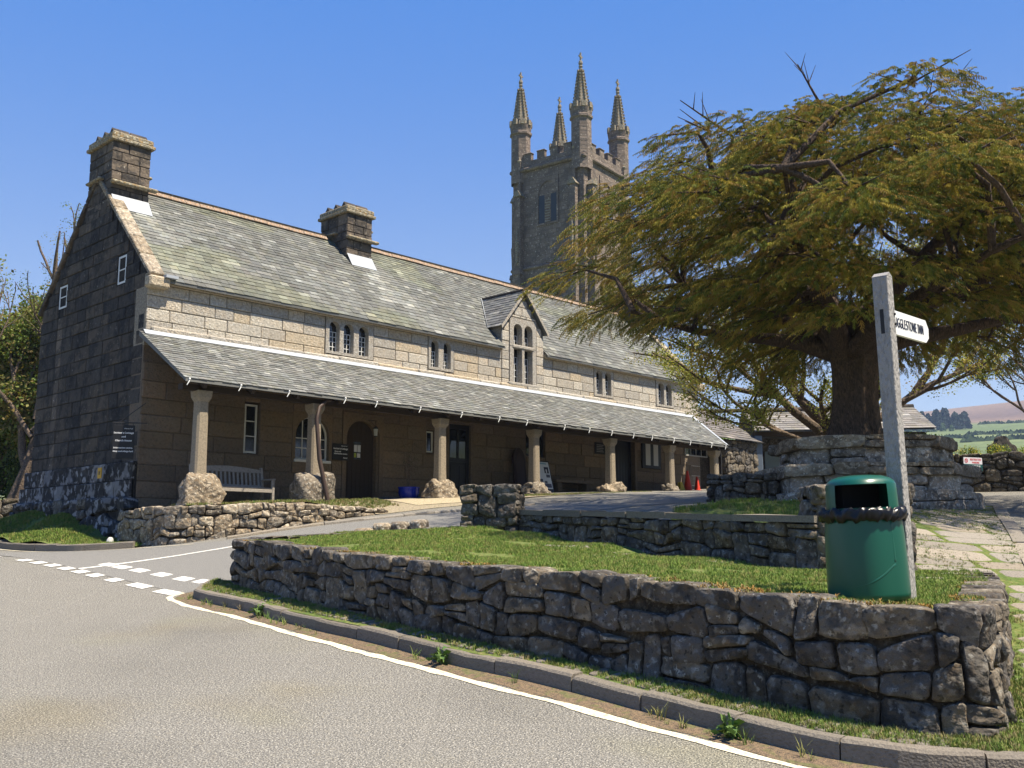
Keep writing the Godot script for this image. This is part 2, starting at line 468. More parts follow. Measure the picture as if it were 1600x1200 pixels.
func U(x: float, d: float) -> float:
	var sw := 0.0
	var sy := 0.0
	for q in upts:
		var w := 1.0 / pow((x - q[0]) * (x - q[0]) + (d - q[1]) * (d - q[1]) + 0.02, 1.6)
		sw += w
		sy += w * q[2]
	return sy / sw + nz.get_noise_2d(x * 60.0, d * 60.0) * 0.02

func road_col(x: float, d: float) -> Color:
	var a := nz.get_noise_2d(x * 22.0, d * 22.0)
	var b := nz.get_noise_2d(x * 70.0 + 300.0, d * 70.0)
	var k := 1.0 + a * 0.22 + b * 0.1
	var tan := clampf(nz.get_noise_2d(x * 30.0 - 700.0, d * 30.0) * 1.6 - 0.25, 0.0, 0.5)
	return Color(k * (1.0 + tan * 0.16), k * (1.0 + tan * 0.06), k * (1.0 - tan * 0.2))

func sheet_mesh(g: PackedVector2Array, cell: float, hf: Callable, m: Material, holes := [], cf = null) -> ArrayMesh:
	var b := MB.new()
	var seen := {}
	var lo := g[0]
	var hi := g[0]
	for q in g:
		lo = lo.min(q)
		hi = hi.max(q)
	var vid := func(q: Vector2) -> int:
		var key := Vector2i(roundi(q.x * 2000.0), roundi(q.y * 2000.0))
		if not seen.has(key):
			if cf != null: b.col = cf.call(q.x, q.y)
			seen[key] = b.p(Vector3(q.x, hf.call(q.x, q.y), -q.y))
		return seen[key]
	var x0: float = floor(lo.x / cell) * cell
	while x0 < hi.x:
		var d0: float = floor(lo.y / cell) * cell
		while d0 < hi.y:
			var cp := PackedVector2Array([Vector2(x0, d0), Vector2(x0 + cell, d0), Vector2(x0 + cell, d0 + cell), Vector2(x0, d0 + cell)])
			var parts := Geometry2D.intersect_polygons(cp, g)
			for h in holes:
				var nx := []
				for pp in parts:
					for r in Geometry2D.clip_polygons(pp, h):
						if not Geometry2D.is_polygon_clockwise(r):
							nx.append(r)
				parts.assign(nx)
			for pp in parts:
				var tr := Geometry2D.triangulate_polygon(pp)
				for k in range(0, tr.size(), 3):
					var a: Vector2 = pp[tr[k]]
					var c: Vector2 = pp[tr[k + 1]]
					var e: Vector2 = pp[tr[k + 2]]
					if (c - a).cross(e - a) > 0:
						b.t(vid.call(a), vid.call(c), vid.call(e))
					else:
						b.t(vid.call(a), vid.call(e), vid.call(c))
			d0 += cell
		x0 += cell
	return b.mesh(m, true, cf != null)

func sheet(called: String, g: PackedVector2Array, cell: float, hf: Callable, m: Material, holes := [], cf = null) -> MeshInstance3D:
	var o := obj(called, sheet_mesh(g, cell, hf, m, holes, cf), self)
	struct(o)
	return o

# a painted stripe or a strip along a polyline of [x, d]
func strip_mesh(pts: Array, w: float, up: float, m: Material, wob := 0.0, hf = null) -> ArrayMesh:
	var b := MB.new()
	var L := resample(pts, 0.15)
	var prev := -1
	for i in L.size():
		var t: Vector2 = (L[mini(i + 1, L.size() - 1)] - L[maxi(i - 1, 0)]).normalized()
		var n := Vector2(-t.y, t.x)
		var wa := w * 0.5 + nz.get_noise_2d(i * 23.0, w * 900.0) * wob
		var wb := w * 0.5 + nz.get_noise_2d(i * 23.0 + 500.0, w * 300.0) * wob
		var a: Vector2 = L[i] + n * wa
		var c: Vector2 = L[i] - n * wb
		var ia := b.p(W(a.x, a.y, (hf.call(a.x, a.y) if (hf != null) else R(a.x, a.y)) + up))
		b.p(W(c.x, c.y, (hf.call(c.x, c.y) if (hf != null) else R(c.x, c.y)) + up))
		if prev >= 0:
			b.t(prev, prev + 1, ia + 1)
			b.t(prev, ia + 1, ia)
		prev = ia
	return b.mesh(m, true)

func resample(pts: Array, step: float) -> Array:
	var out := []
	for i in pts.size() - 1:
		var p0 := Vector2(pts[maxi(i - 1, 0)][0], pts[maxi(i - 1, 0)][1])
		var p1 := Vector2(pts[i][0], pts[i][1])
		var p2 := Vector2(pts[i + 1][0], pts[i + 1][1])
		var p3 := Vector2(pts[mini(i + 2, pts.size() - 1)][0], pts[mini(i + 2, pts.size() - 1)][1])
		var n := maxi(1, int(ceil(p1.distance_to(p2) / step)))
		for k in n:
			out.append(p1.cubic_interpolate(p2, p0, p3, float(k) / n))
	out.append(Vector2(pts[-1][0], pts[-1][1]))
	return out

const KERB := [[-4.98, 16.75], [-5.0, 16.2], [-4.83, 15.87], [-3.72, 14.43], [-2.93, 13.23], [-2.22, 12.28], [-1.43, 11.34], [-0.57, 10.25], [0.09, 9.63], [0.61, 9.07], [1.04, 8.56], [1.47, 8.07], [1.84, 7.65], [2.25, 7.25], [2.75, 6.98], [3.3, 6.9], [4.0, 6.98], [5.0, 7.2]]
const LINE := [[-4.7, 17.75], [-5.07, 17.15], [-5.3, 16.5], [-5.26, 15.97], [-3.9, 14.17], [-2.46, 12.11], [-1.31, 10.68], [-0.29, 9.51], [0.34, 8.86], [0.99, 8.12], [1.4, 7.69], [1.89, 7.11], [2.5, 6.68], [3.3, 6.5]]

func make_kerb(called: String, label: String, pts: Array, h: float, w: float, mats: Array, seedv: int, lmin := 0.75, lmax := 1.2) -> Node3D:
	rng.seed = seedv
	var L := resample(pts, 0.05)
	var o := thing(called, label, "kerb", G(L[L.size() / 2].x, L[L.size() / 2].y))
	var i := 0
	while i < L.size() - 4:
		var n := mini(int(rr(lmin, lmax) / 0.05), L.size() - 1 - i)
		if L.size() - 1 - i - n < 6:
			n = L.size() - 1 - i
		var b := MB.new()
		var hh := h + rr(-0.012, 0.012)
		var out := rr(-0.01, 0.01)
		var rings := []
		for k in range(0, n + 1, maxi(1, mini(4, n / 2))):
			rings.append(k)
		if rings[-1] != n:
			rings.append(n)
		var prev := -1
		for ri in rings.size():
			var k: int = rings[ri]
			var q: Vector2 = L[i + k]
			var t: Vector2 = (L[mini(i + k + 1, L.size() - 1)] - L[maxi(i + k - 1, 0)]).normalized()
			if ri == 0: q += t * 0.006
			if ri == rings.size() - 1: q -= t * 0.006
			var nn := Vector2(t.y, -t.x)
			var f := q + nn * out
			var bk := q - nn * w
			var gy := R(q.x, q.y)
			var e := 0.022
			var prof := [[f, gy - 0.1], [f - nn * 0.012, gy + hh - e], [f - nn * (0.012 + e), gy + hh], [bk, gy + hh + 0.004], [bk, gy - 0.1]]
			var st := b.v.size()
			for pr in prof:
				b.p(W(pr[0].x, pr[0].y, pr[1] + nz.get_noise_3d(pr[0].x * 300, pr[1] * 300, pr[0].y * 300) * 0.012) - o.position)
			if prev >= 0:
				for j in 4:
					b.t(prev + j, st + j, st + j + 1)
					b.t(prev + j, st + j + 1, prev + j + 1)
			else:
				b.t(st, st + 1, st + 2)
				b.t(st, st + 2, st + 3)
				b.t(st, st + 3, st + 4)
			prev = st
		b.t(prev, prev + 2, prev + 1)
		b.t(prev, prev + 3, prev + 2)
		b.t(prev, prev + 4, prev + 3)
		obj("kerb_stone", b.mesh(mats[rng.randi() % mats.size()], false), o)
		i += n
	return o

func tuft_mesh(blades: int, h: float, spread: float, w: float, seedv: int) -> ArrayMesh:
	rng.seed = seedv
	var b := MB.new()
	for i in blades:
		var a := rr(0, TAU)
		var r := rr(0, spread)
		var p := Vector3(cos(a) * r, 0, sin(a) * r)
		var la := rr(0, TAU)
		var lean := Vector3(cos(la), 0, sin(la)) * rr(0.15, 0.75) * h
		var hh := h * rr(0.55, 1.1)
		var side := Vector3(-sin(la), 0, cos(la)) * w
		var mid := p + lean * 0.35 + Vector3(0, hh * 0.6, 0)
		b.q(p - side, p + side, mid + side * 0.8, mid - side * 0.8)
		b.tri(mid - side * 0.8, mid + side * 0.8, p + lean + Vector3(0, hh, 0))
	return b.mesh(null, false)

func grass_mat(c: Color) -> StandardMaterial3D:
	var m := flat(c, 0.8)
	m.backlight_enabled = true
	m.backlight = Color(0.35, 0.35, 0.2)
	m.vertex_color_use_as_albedo = true
	m.cull_mode = BaseMaterial3D.CULL_DISABLED
	return m

# scatters tufts over a polygon: one uncountable mass
func scatter(called: String, label: String, g: PackedVector2Array, n: int, hf: Callable, mesh: Mesh, m: Material, smin: float, smax: float, seedv: int, cols: Array, patchy := 0.0, kind := "grass") -> MultiMeshInstance3D:
	rng.seed = seedv
	var lo := g[0]
	var hi := g[0]
	for q in g:
		lo = lo.min(q)
		hi = hi.max(q)
	var xs := []
	var cs := []
	var tries := 0
	while xs.size() < n and tries < n * 12:
		tries += 1
		var q := Vector2(rr(lo.x, hi.x), rr(lo.y, hi.y))
		if not Geometry2D.is_point_in_polygon(q, g):
			continue
		var k := nz.get_noise_2d(q.x * 55.0 + seedv, q.y * 55.0)
		if patchy > 0.0 and k < patchy - 0.5 + rr(-0.15, 0.15):
			continue
		var s := rr(smin, smax)
		xs.append(Transform3D(Basis(Vector3.UP, rr(0, TAU)).scaled(Vector3(s, s * rr(0.8, 1.2), s)), Vector3(q.x, hf.call(q.x, q.y) - 0.004, -q.y)))
		var c: Color = cols[rng.randi() % cols.size()]
		cs.append(c * rr(0.8, 1.2))
	var mm := MultiMesh.new()
	mm.transform_format = MultiMesh.TRANSFORM_3D
	mm.use_colors = true
	mm.mesh = mesh
	mm.instance_count = xs.size()
	for i in xs.size():
		mm.set_instance_transform(i, xs[i])
		mm.set_instance_color(i, cs[i])
	var o := MultiMeshInstance3D.new()
	o.multimesh = mm
	o.material_override = m
	o.name = numbered(called)
	add_child(o, true)
	tag(o, label, kind)
	stuff(o)
	return o

func bank_y(x: float, d: float) -> float:
	var pts := [[-8.1, 21.8, 1.5], [-9.6, 22.2, 1.5], [-11.2, 23.4, 1.55], [-12.7, 25.2, 1.65], [-14.2, 28.0, 1.95], [-14.4, 29.3, 2.2], [-9.2, 24.2, 1.62], [-10.1, 25.2, 1.95], [-11.2, 26.3, 2.3], [-12.6, 27.7, 2.4], [-13.9, 28.9, 2.35], [-10.6, 24.0, 1.85], [-8.4, 23.3, 1.5]]
	var sw := 0.0
	var sy := 0.0
	for q in pts:
		var w := 1.0 / pow((x - q[0]) * (x - q[0]) + (d - q[1]) * (d - q[1]) + 0.05, 1.5)
		sw += w
		sy += w * q[2]
	return sy / sw

func make_ground() -> void:
	for i in NW.size():
		upts.append([NW[i][0], NW[i][1], NW[i][2] - 0.05])
	for q in [[-2.75, 20.35], [-2.2, 20.2], [-1.6, 20.0], [-1.0, 19.8], [-0.3, 19.6]]:
		upts.append([q[0], q[1], R(q[0], q[1]) + 0.02])
	for q in [[0.2, 19.2, 1.72], [1.4, 17.2, 1.55], [2.6, 15.2, 1.36], [3.9, 13.2, 1.22], [5.3, 13.5, 1.2], [4.6, 11.5, 1.19], [1.5, 13.0, 1.34], [-1.5, 16.5, 1.6], [6.0, 13.2, 1.22]]:
		upts.append(q)
	var island := poly(LAWN)
	var RR := func(x, d): return R(x, d)
	# terrain beneath everything, out to the moor
	var b := MB.new()
	var radii := [0.0, 8.0, 16.0, 24.0, 32.0, 44.0, 60.0, 85.0, 120.0, 180.0, 260.0, 360.0, 450.0, 520.0, 600.0, 680.0, 760.0, 850.0, 950.0, 1050.0, 1200.0, 1400.0, 1600.0, 1750.0, 1900.0, 2300.0, 3000.0]
	var na := 180
	for ri in radii.size():
		for k in na:
			var a := TAU * k / na
			var r: float = radii[ri]
			var x := sin(a) * r
			var d := cos(a) * r
			b.p(W(x, d, far_y(r, a, x, d)))
			b.c[b.c.size() - 1] = far_col(r, a, x, d)
	for ri in radii.size() - 1:
		for k in na:
			var k2 := (k + 1) % na
			b.t(ri * na + k, ri * na + k2, (ri + 1) * na + k2)
			b.t(ri * na + k, (ri + 1) * na + k2, (ri + 1) * na + k)
	var tm := mat(M.hill_tex, 160.0, 1.0, Color.WHITE, null, 1.0, true)
	struct(obj("terrain", b.mesh(tm, true, true), self))
	# asphalt
	sheet("road", poly([[-34, -9], [34, -9], [34, 58], [-34, 58]]), 0.5, RR, M.asphalt, [island], func(x, d): return road_col(x, d))
	var side := func(x, d): return R(x, d) + 0.006
	sheet("side_road", poly([[-5.25, 16.5], [-9.9, 19.85], [-11.5, 21.6], [-10.5, 22.2], [-8.5, 21.7], [-6.0, 21.3], [-3.0, 23.2], [-0.9, 24.6], [3.0, 28.0], [8.0, 34.0], [11.0, 37.5], [13.0, 34.0], [10.8, 25.0], [9.0, 22.5], [6.0, 21.8], [1.0, 20.4], [-0.7, 20.2], [-2.8, 20.6], [-3.6, 18.9], [-4.6, 17.3]]), 0.6, side, M.asphalt2)
	# markings
	var A := [[-5.55, 16.58], [-6.16, 17.04], [-6.74, 17.43], [-7.2, 17.76], [-7.57, 18.03], [-7.93, 18.28], [-8.3, 18.55], [-8.67, 18.79], [-9.05, 19.05]]
	var B := [[-5.18, 17.27], [-5.59, 17.52], [-6.09, 17.87], [-6.6, 18.21], [-7.02, 18.49], [-7.35, 18.72]]
	var mk := thing("give_way_marking", "two rows of broken white give way dashes across the side road mouth", "road marking", G(-6.5, 17.7))
	for row in [A, B]:
		for q in row:
			var c := Vector2(q[0], q[1])
			var t := (Vector2(A[7][0], A[7][1]) - Vector2(A[0][0], A[0][1])).normalized()
			var ln := 0.34 if row == B else (0.46 if c.x > -6.5 else 0.27)
			var sm := strip_mesh([[c.x - t.x * ln * 0.5, c.y - t.y * ln * 0.5], [c.x + t.x * ln * 0.5, c.y + t.y * ln * 0.5]], 0.23, 0.01, M.paint, 0.012)
			var o := obj("dash", sm, mk)
			o.position = -mk.position
	tag(obj("centre_line", strip_mesh([[-7.7, 18.27], [-7.07, 18.92], [-6.17, 19.75], [-5.48, 20.3], [-4.6, 21.0]], 0.09, 0.012, M.paint, 0.015), self), "thin white line running up the side road", "road marking")
	tag(obj("edge_line", strip_mesh(LINE, 0.1, 0.006, M.paint_line, 0.04), self), "cream white edge line curving along the kerb of the near wall", "road marking")
	tag(obj("road_dash", strip_mesh([[-10.6, 19.75], [-9.75, 19.5]], 0.16, 0.011, M.paint, 0.012), self), "single white dash at the far end of the give way line", "road marking")
	tag(obj("bank_line", strip_mesh([[-12.4, 24.1], [-9.75, 21.75], [-8.1, 21.35], [-6.6, 21.2]], 0.07, 0.012, M.paint_line, 0.02), self), "worn cream line at the foot of the grass bank kerb", "road marking")
	# leaf litter in the gutter between line and kerb
	var g := PackedVector2Array()
	var LL := resample(LINE.slice(2), 0.12)
	for i in LL.size():
		var t: Vector2 = (LL[mini(i + 1, LL.size() - 1)] - LL[maxi(i - 1, 0)]).normalized()
		g.append(LL[i] + Vector2(t.y, -t.x) * (-0.07 + nz.get_noise_2d(i * 30.0, 3.0) * 0.05))
	var KL := resample(KERB, 0.3)
	KL.reverse()
	for q in KL:
		g.append(q)
	sheet("gutter_litter", g, 0.5, func(x, d): return R(x, d) + 0.004, M.litter)
	# verge strip between kerb and near wall, with setts
	var vg := PackedVector2Array()
	for q in resample(KERB, 0.25):
		vg.append(q + Vector2(0.05, 0.08))
	for i in range(NW.size() - 6, 2, -1):
		vg.append(Vector2(NW[i][0], NW[i][1]) + Vector2(0.12, 0.12))
	var verge_y := func(x, d): return R(x, d) + 0.125
	sheet("verge", vg, 0.4, verge_y, M.lawn)
	# lawn terrace
	var lo := sheet("lawn", island, 0.3, func(x, d): return U(x, d), M.lawn)
	# path of flags up to the tree
	var pg := poly([[2.9, 7.25], [3.4, 6.98], [4.2, 7.08], [5.0, 7.3], [5.9, 10.3], [6.75, 12.9], [7.75, 15.5], [8.85, 18.2], [10.3, 21.5], [9.6, 21.6], [8.9, 19.6], [6.5, 18.6], [5.3, 16.5], [5.2, 13.3], [6.2, 13.1], [5.3, 11.0], [4.5, 9.4], [3.6, 7.7]])
	var path := sheet("path", pg, 0.4, func(x, d): return R(x, d) + 0.03, M.lawn)
	rng.seed = 5
	var d0 := 7.15
	while d0 < 21.0:
		var dep := rr(0.3, 0.5)
		# left and right limits of the path at this depth
		var dm := d0 + dep * 0.5
		var xl := 0.0
		var xr := 0.0
		var found := false
		var xx := 2.5
		while xx < 11.0:
			if Geometry2D.is_point_in_polygon(Vector2(xx, dm), pg):
				if not found: xl = xx
				found = true
				xr = xx
			xx += 0.05
		if found:
			var x := xl + 0.06
			while x < xr - 0.25:
				var w := rr(0.7, 1.5)
				if x + w > xr - 0.3: w = xr - x - 0.05
				if rr(0, 1) > 0.06:
					slab(path, x + 0.005, x + w - 0.01, d0 + 0.005 + rr(0, 0.02), d0 + dep - 0.01 - rr(0, 0.02), RR, 0.034, M.granite)
				x += w
		d0 += dep
	# a few flat stones showing through the lawn
	for q in [[0.6, 17.3], [1.2, 16.6], [1.9, 15.6], [2.4, 14.9], [2.9, 14.2], [3.5, 13.2], [0.9, 16.0], [1.6, 15.0], [3.0, 13.4], [4.3, 12.2], [4.9, 12.6], [4.6, 11.6], [5.2, 12.2], [5.4, 13.0], [4.9, 13.2], [4.1, 11.2]]:
		slab(lo, q[0] - rr(0.25, 0.45), q[0] + rr(0.25, 0.45), q[1] - rr(0.1, 0.2), q[1] + rr(0.1, 0.2), func(x, d): return U(x, d), 0.008, M.granite)
	make_kerb("roadside_kerb", "dark granite kerb stones in front of the near wall", KERB, 0.14, 0.15, M.kerb, 11)
	make_kerb("path_kerb", "pale granite kerb along the right edge of the flagged path", [[5.05, 7.4], [5.95, 10.3], [6.8, 12.9], [7.8, 15.5], [8.9, 18.2], [10.35, 21.4]], 0.07, 0.22, M.granite, 12, 1.0, 1.5)
	make_kerb("bank_kerb", "dark kerb stones round the foot of the grass bank", [[-13.6, 26.2], [-12.5, 24.6], [-11.2, 23.1], [-9.7, 22.05], [-8.9, 21.75], [-8.05, 21.75]], 0.16, 0.14, M.kerb, 13)
	make_kerb("footway_kerb", "worn flush kerb along the footway opposite the porch", [[-6.0, 21.55], [-5.67, 21.7], [-4.97, 22.13], [-4.23, 22.6], [-3.02, 23.25], [-2.09, 23.85], [-1.0, 24.55], [0.6, 25.9]], 0.06, 0.14, M.granite, 14)
	# setts in the verge
	rng.seed = 21
	var NL := resample(NW.slice(3, 16), 0.05)
	var KK := resample(KERB.slice(1, 16), 0.05)
	var acc := 0.0
	var i := 6
	while i < KK.size() - 6:
		var q: Vector2 = KK[i]
		var best := 99.0
		var near := q
		for w in NL:
			if w.distance_to(q) < best:
				best = w.distance_to(q)
				near = w
		var t: Vector2 = (KK[i + 1] - KK[i - 1]).normalized()
		var n := (near - q).normalized()
		var a0 := 0.17
		var a1 := best - 0.05
		if a1 > a0 + 0.12:
			var e0 := q + n * a0
			var e1 := q + n * minf(a1, a0 + rr(0.22, 0.42))
			if rr(0, 1) > 0.12:
				var wd := rr(0.035, 0.055)
				slab_poly(get_node("verge"), PackedVector2Array([e0 - t * wd, e0 + t * wd, e1 + t * wd, e1 - t * wd]), func(x, d): return R(x, d) + 0.125, 0.012, M.kerb, "sett")
		i += rng.randi_range(3, 4)
	# patch of tree-shaded grass behind the middle wall
	sheet("shaded_grass", poly([[2.6, 16.6], [4.1, 14.0], [5.2, 14.0], [5.3, 16.4], [6.3, 18.2], [5.6, 19.6], [4.4, 20.0], [3.0, 18.6]]), 0.4, func(x, d): return R(x, d) + 0.02 + 0.03 * nz.get_noise_2d(x * 40, d * 40), M.lawn)
	sheet("grass_bank", poly([[-8.05, 21.85], [-8.9, 21.85], [-9.7, 22.15], [-11.2, 23.2], [-12.5, 24.7], [-13.6, 26.3], [-14.6, 28.6], [-14.2, 29.6], [-13.6, 28.9], [-8.7, 23.9], [-8.0, 23.2]]), 0.4, func(x, d): return bank_y(x, d), M.lawn)
	sheet("roadside_grass", poly([[-34, 27], [-17.5, 31.5], [-15.6, 33.0], [-15.0, 36], [-14, 58], [-34, 58]]), 1.0, func(x, d): return R(x, d) + 0.05, M.lawn)

func slab(parent: Node, x0: float, x1: float, d0: float, d1: float, hf: Callable, up: float, mats: Array, called := "flagstone") -> void:
	slab_poly(parent, PackedVector2Array([Vector2(x0 + rr(0, 0.05), d0 + rr(-0.02, 0.03)), Vector2(x1 - rr(0, 0.05), d0 + rr(-0.02, 0.03)), Vector2(x1 - rr(0, 0.03), d1 - rr(-0.02, 0.03)), Vector2(x0 + rr(0, 0.03), d1 - rr(-0.02, 0.03))]), hf, up, mats, called)

func slab_poly(parent: Node, g: PackedVector2Array, hf: Callable, up: float, mats: Array, called: String) -> void:
	g = chaikin(g, 1, 0.14)
	var b := MB.new()
	var ctr := Vector2.ZERO
	for q in g:
		ctr += q / g.size()
	var n := g.size()
	for ring in [[1.0, -0.05], [1.0, up - 0.008], [0.93, up + 0.004]]:
		for q in g:
			var e: Vector2 = ctr + (q - ctr) * ring[0]
			b.p(W(e.x, e.y, hf.call(e.x, e.y) + ring[1]))
	var cc := b.p(W(ctr.x, ctr.y, hf.call(ctr.x, ctr.y) + up + 0.004))
	var cw := Geometry2D.is_polygon_clockwise(g)
	for r in 2:
		for k in n:
			var k2 := (k + 1) % n
			if cw:
				b.t(r * n + k2, r * n + k, (r + 1) * n + k)
				b.t(r * n + k2, (r + 1) * n + k, (r + 1) * n + k2)
			else:
				b.t(r * n + k, r * n + k2, (r + 1) * n + k2)
				b.t(r * n + k, (r + 1) * n + k2, (r + 1) * n + k)
	for k in n:
		var k2 := (k + 1) % n
		if cw: b.t(cc, 2 * n + k2, 2 * n + k)
		else: b.t(cc, 2 * n + k, 2 * n + k2)
	obj(called, b.mesh(mats[rng.randi() % mats.size()], true), parent)

func chaikin(g: PackedVector2Array, times: int, f := 0.25) -> PackedVector2Array:
	for t in times:
		var o := PackedVector2Array()
		for k in g.size():
			var a := g[k]
			var b := g[(k + 1) % g.size()]
			o.append(a.lerp(b, f))
			o.append(a.lerp(b, 1.0 - f))
		g = o
	return g

# far land: r distance, a azimuth (0 ahead, + right)
func far_y(r: float, a: float, x: float, d: float) -> float:
	if r <= 60.0:
		var g := R(x, d)
		if d > 6 and d < 22 and absf(x) < 8:
			g = minf(g, 0.9)
		return g - 0.45
	var az := rad_to_deg(wrapf(a, -PI, PI))
	var crest := 0.116 + 0.0012 * clampf(az - 21.0, -12.0, 12.0)
	var base := R(x * 60.0 / r, d * 60.0 / r) - 0.45
	var pr := [[60.0, 0.0], [120.0, 0.055], [260.0, 0.07], [450.0, 0.082], [600.0, 0.0915], [760.0, 0.098], [950.0, 0.1045], [1200.0, 0.1105], [1600.0, crest], [1900.0, crest - 0.004], [3000.0, 0.06]]
	for i in pr.size() - 1:
		if r <= pr[i + 1][0]:
			var k: float = (r - pr[i][0]) / (pr[i + 1][0] - pr[i][0])
			var e0: float = pr[i][1] if i else (base - 1.6) / 60.0
			var e: float = lerpf(e0, pr[i + 1][1], k)
			var side := clampf((az + 5.0) / 15.0, 0.0, 1.0) if absf(az) < 90 else 0.3
			e *= lerpf(0.45, 1.0, side)
			return 1.6 + e * r + nz.get_noise_2d(x * 0.15, d * 0.15) * r * 0.0016
	return 0.0

func far_col(r: float, a: float, x: float, d: float) -> Color:
	var n := nz.get_noise_2d(x * 0.25 + 900, d * 0.25)
	if r < 55.0:
		return Color(0.09, 0.12, 0.03)
	var edge := 1000.0 + n * 60.0
	if r < edge:
		var f := int(r / 140.0 + rad_to_deg(a) / 9.0)
		return [Color(0.15, 0.195, 0.075), Color(0.18, 0.215, 0.085), Color(0.125, 0.165, 0.065)][absi(f) % 3]
	return Color(0.25, 0.17, 0.115).lerp(Color(0.15, 0.105, 0.085), clampf(n * 2.2 + 0.25 + (r - 1350.0) / 900.0, 0, 1))

# ================= rubble walls =================
# a path of [x, depth, top]; gives point, outward normal, top at arc length
class WPath:
	var pts := []
	var acc := []
	var total := 0.0
	func _init(P: Array):
		var fine := []
		for i in P.size() - 1:
			for k in 6:
				var t := k / 6.0
				var a: Array = P[i]
				var b: Array = P[i + 1]
				var z: Array = P[maxi(i - 1, 0)]
				var e: Array = P[mini(i + 2, P.size() - 1)]
				var q := Vector2(a[0], a[1]).cubic_interpolate(Vector2(b[0], b[1]), Vector2(z[0], z[1]), Vector2(e[0], e[1]), t)
				fine.append(Vector3(q.x, q.y, lerpf(a[2], b[2], t)))
		fine.append(Vector3(P[-1][0], P[-1][1], P[-1][2]))
		pts = fine
		acc = [0.0]
		for i in pts.size() - 1:
			total += Vector2(pts[i].x, pts[i].y).distance_to(Vector2(pts[i + 1].x, pts[i + 1].y))
			acc.append(total)
	func at(s: float) -> Array:
		s = clampf(s, 0.0, total)
		var i := 0
		while i < acc.size() - 2 and acc[i + 1] < s:
			i += 1
		var k: float = (s - acc[i]) / maxf(acc[i + 1] - acc[i], 1e-6)
		var a: Vector3 = pts[maxi(i - 1, 0)]
		var b: Vector3 = pts[mini(i + 2, pts.size() - 1)]
		var t := Vector2(b.x - a.x, b.y - a.y).normalized()
		return [pts[i].lerp(pts[i + 1], k), Vector2(t.y, -t.x), t]

# one irregular stone from an outline (s, y), bulging outward
func stone_mesh(g: PackedVector2Array, map: Callable, depth: float, bulge: float, rough: float, rings: int, m: Material) -> ArrayMesh:
	var b := MB.new()
	var ctr := Vector2.ZERO
	for q in g:
		ctr += q / g.size()
	var n := g.size()
	var prof := [[0.96, -depth], [1.0, -depth * 0.3], [0.985, bulge * 0.25], [0.88, bulge * 0.8], [0.5, bulge * 1.05]] if rings > 3 else [[0.97, -depth], [1.0, 0.0], [0.8, bulge]]
	var ox := rr(-0.3, 0.3)
	var oy := rr(-0.25, 0.25)
	for r in prof.size():
		for q in g:
			var e: Vector2 = ctr + (q - ctr) * prof[r][0]
			var z: float = prof[r][1]
			if r >= 2:
				z += ((q - ctr).x * ox + (q - ctr).y * oy) * 0.5
			var w := nz.get_noise_3d(e.x * 260.0 + 40.0, e.y * 260.0, z * 260.0)
			var w2 := nz.get_noise_3d(e.x * 700.0 + 40.0, e.y * 700.0, z * 700.0)
			if r > 0:
				z += w * rough * 1.4 + w2 * rough * 0.6
				e += (q - ctr).normalized() * (w2 * rough * 0.35)
			b.p(map.call(e.x, e.y, z))
	var last := (prof.size() - 1) * n
	var cc := b.p(map.call(ctr.x, ctr.y, bulge * 1.05 + nz.get_noise_3d(ctr.x * 260, ctr.y * 260, 5) * rough))
	var cw := Geometry2D.is_polygon_clockwise(g)
	for r in prof.size() - 1:
		for k in n:
			var k2 := (k + 1) % n
			var a := r * n + (k2 if cw else k)
			var c := r * n + (k if cw else k2)
			var d := (r + 1) * n + (k if cw else k2)
			var e2 := (r + 1) * n + (k2 if cw else k)
			b.t(a, c, d)
			b.t(a, d, e2)
	for k in n:
		var k2 := (k + 1) % n
		if cw: b.t(cc, last + k2, last + k)
		else: b.t(cc, last + k, last + k2)
	return b.mesh(m, true)

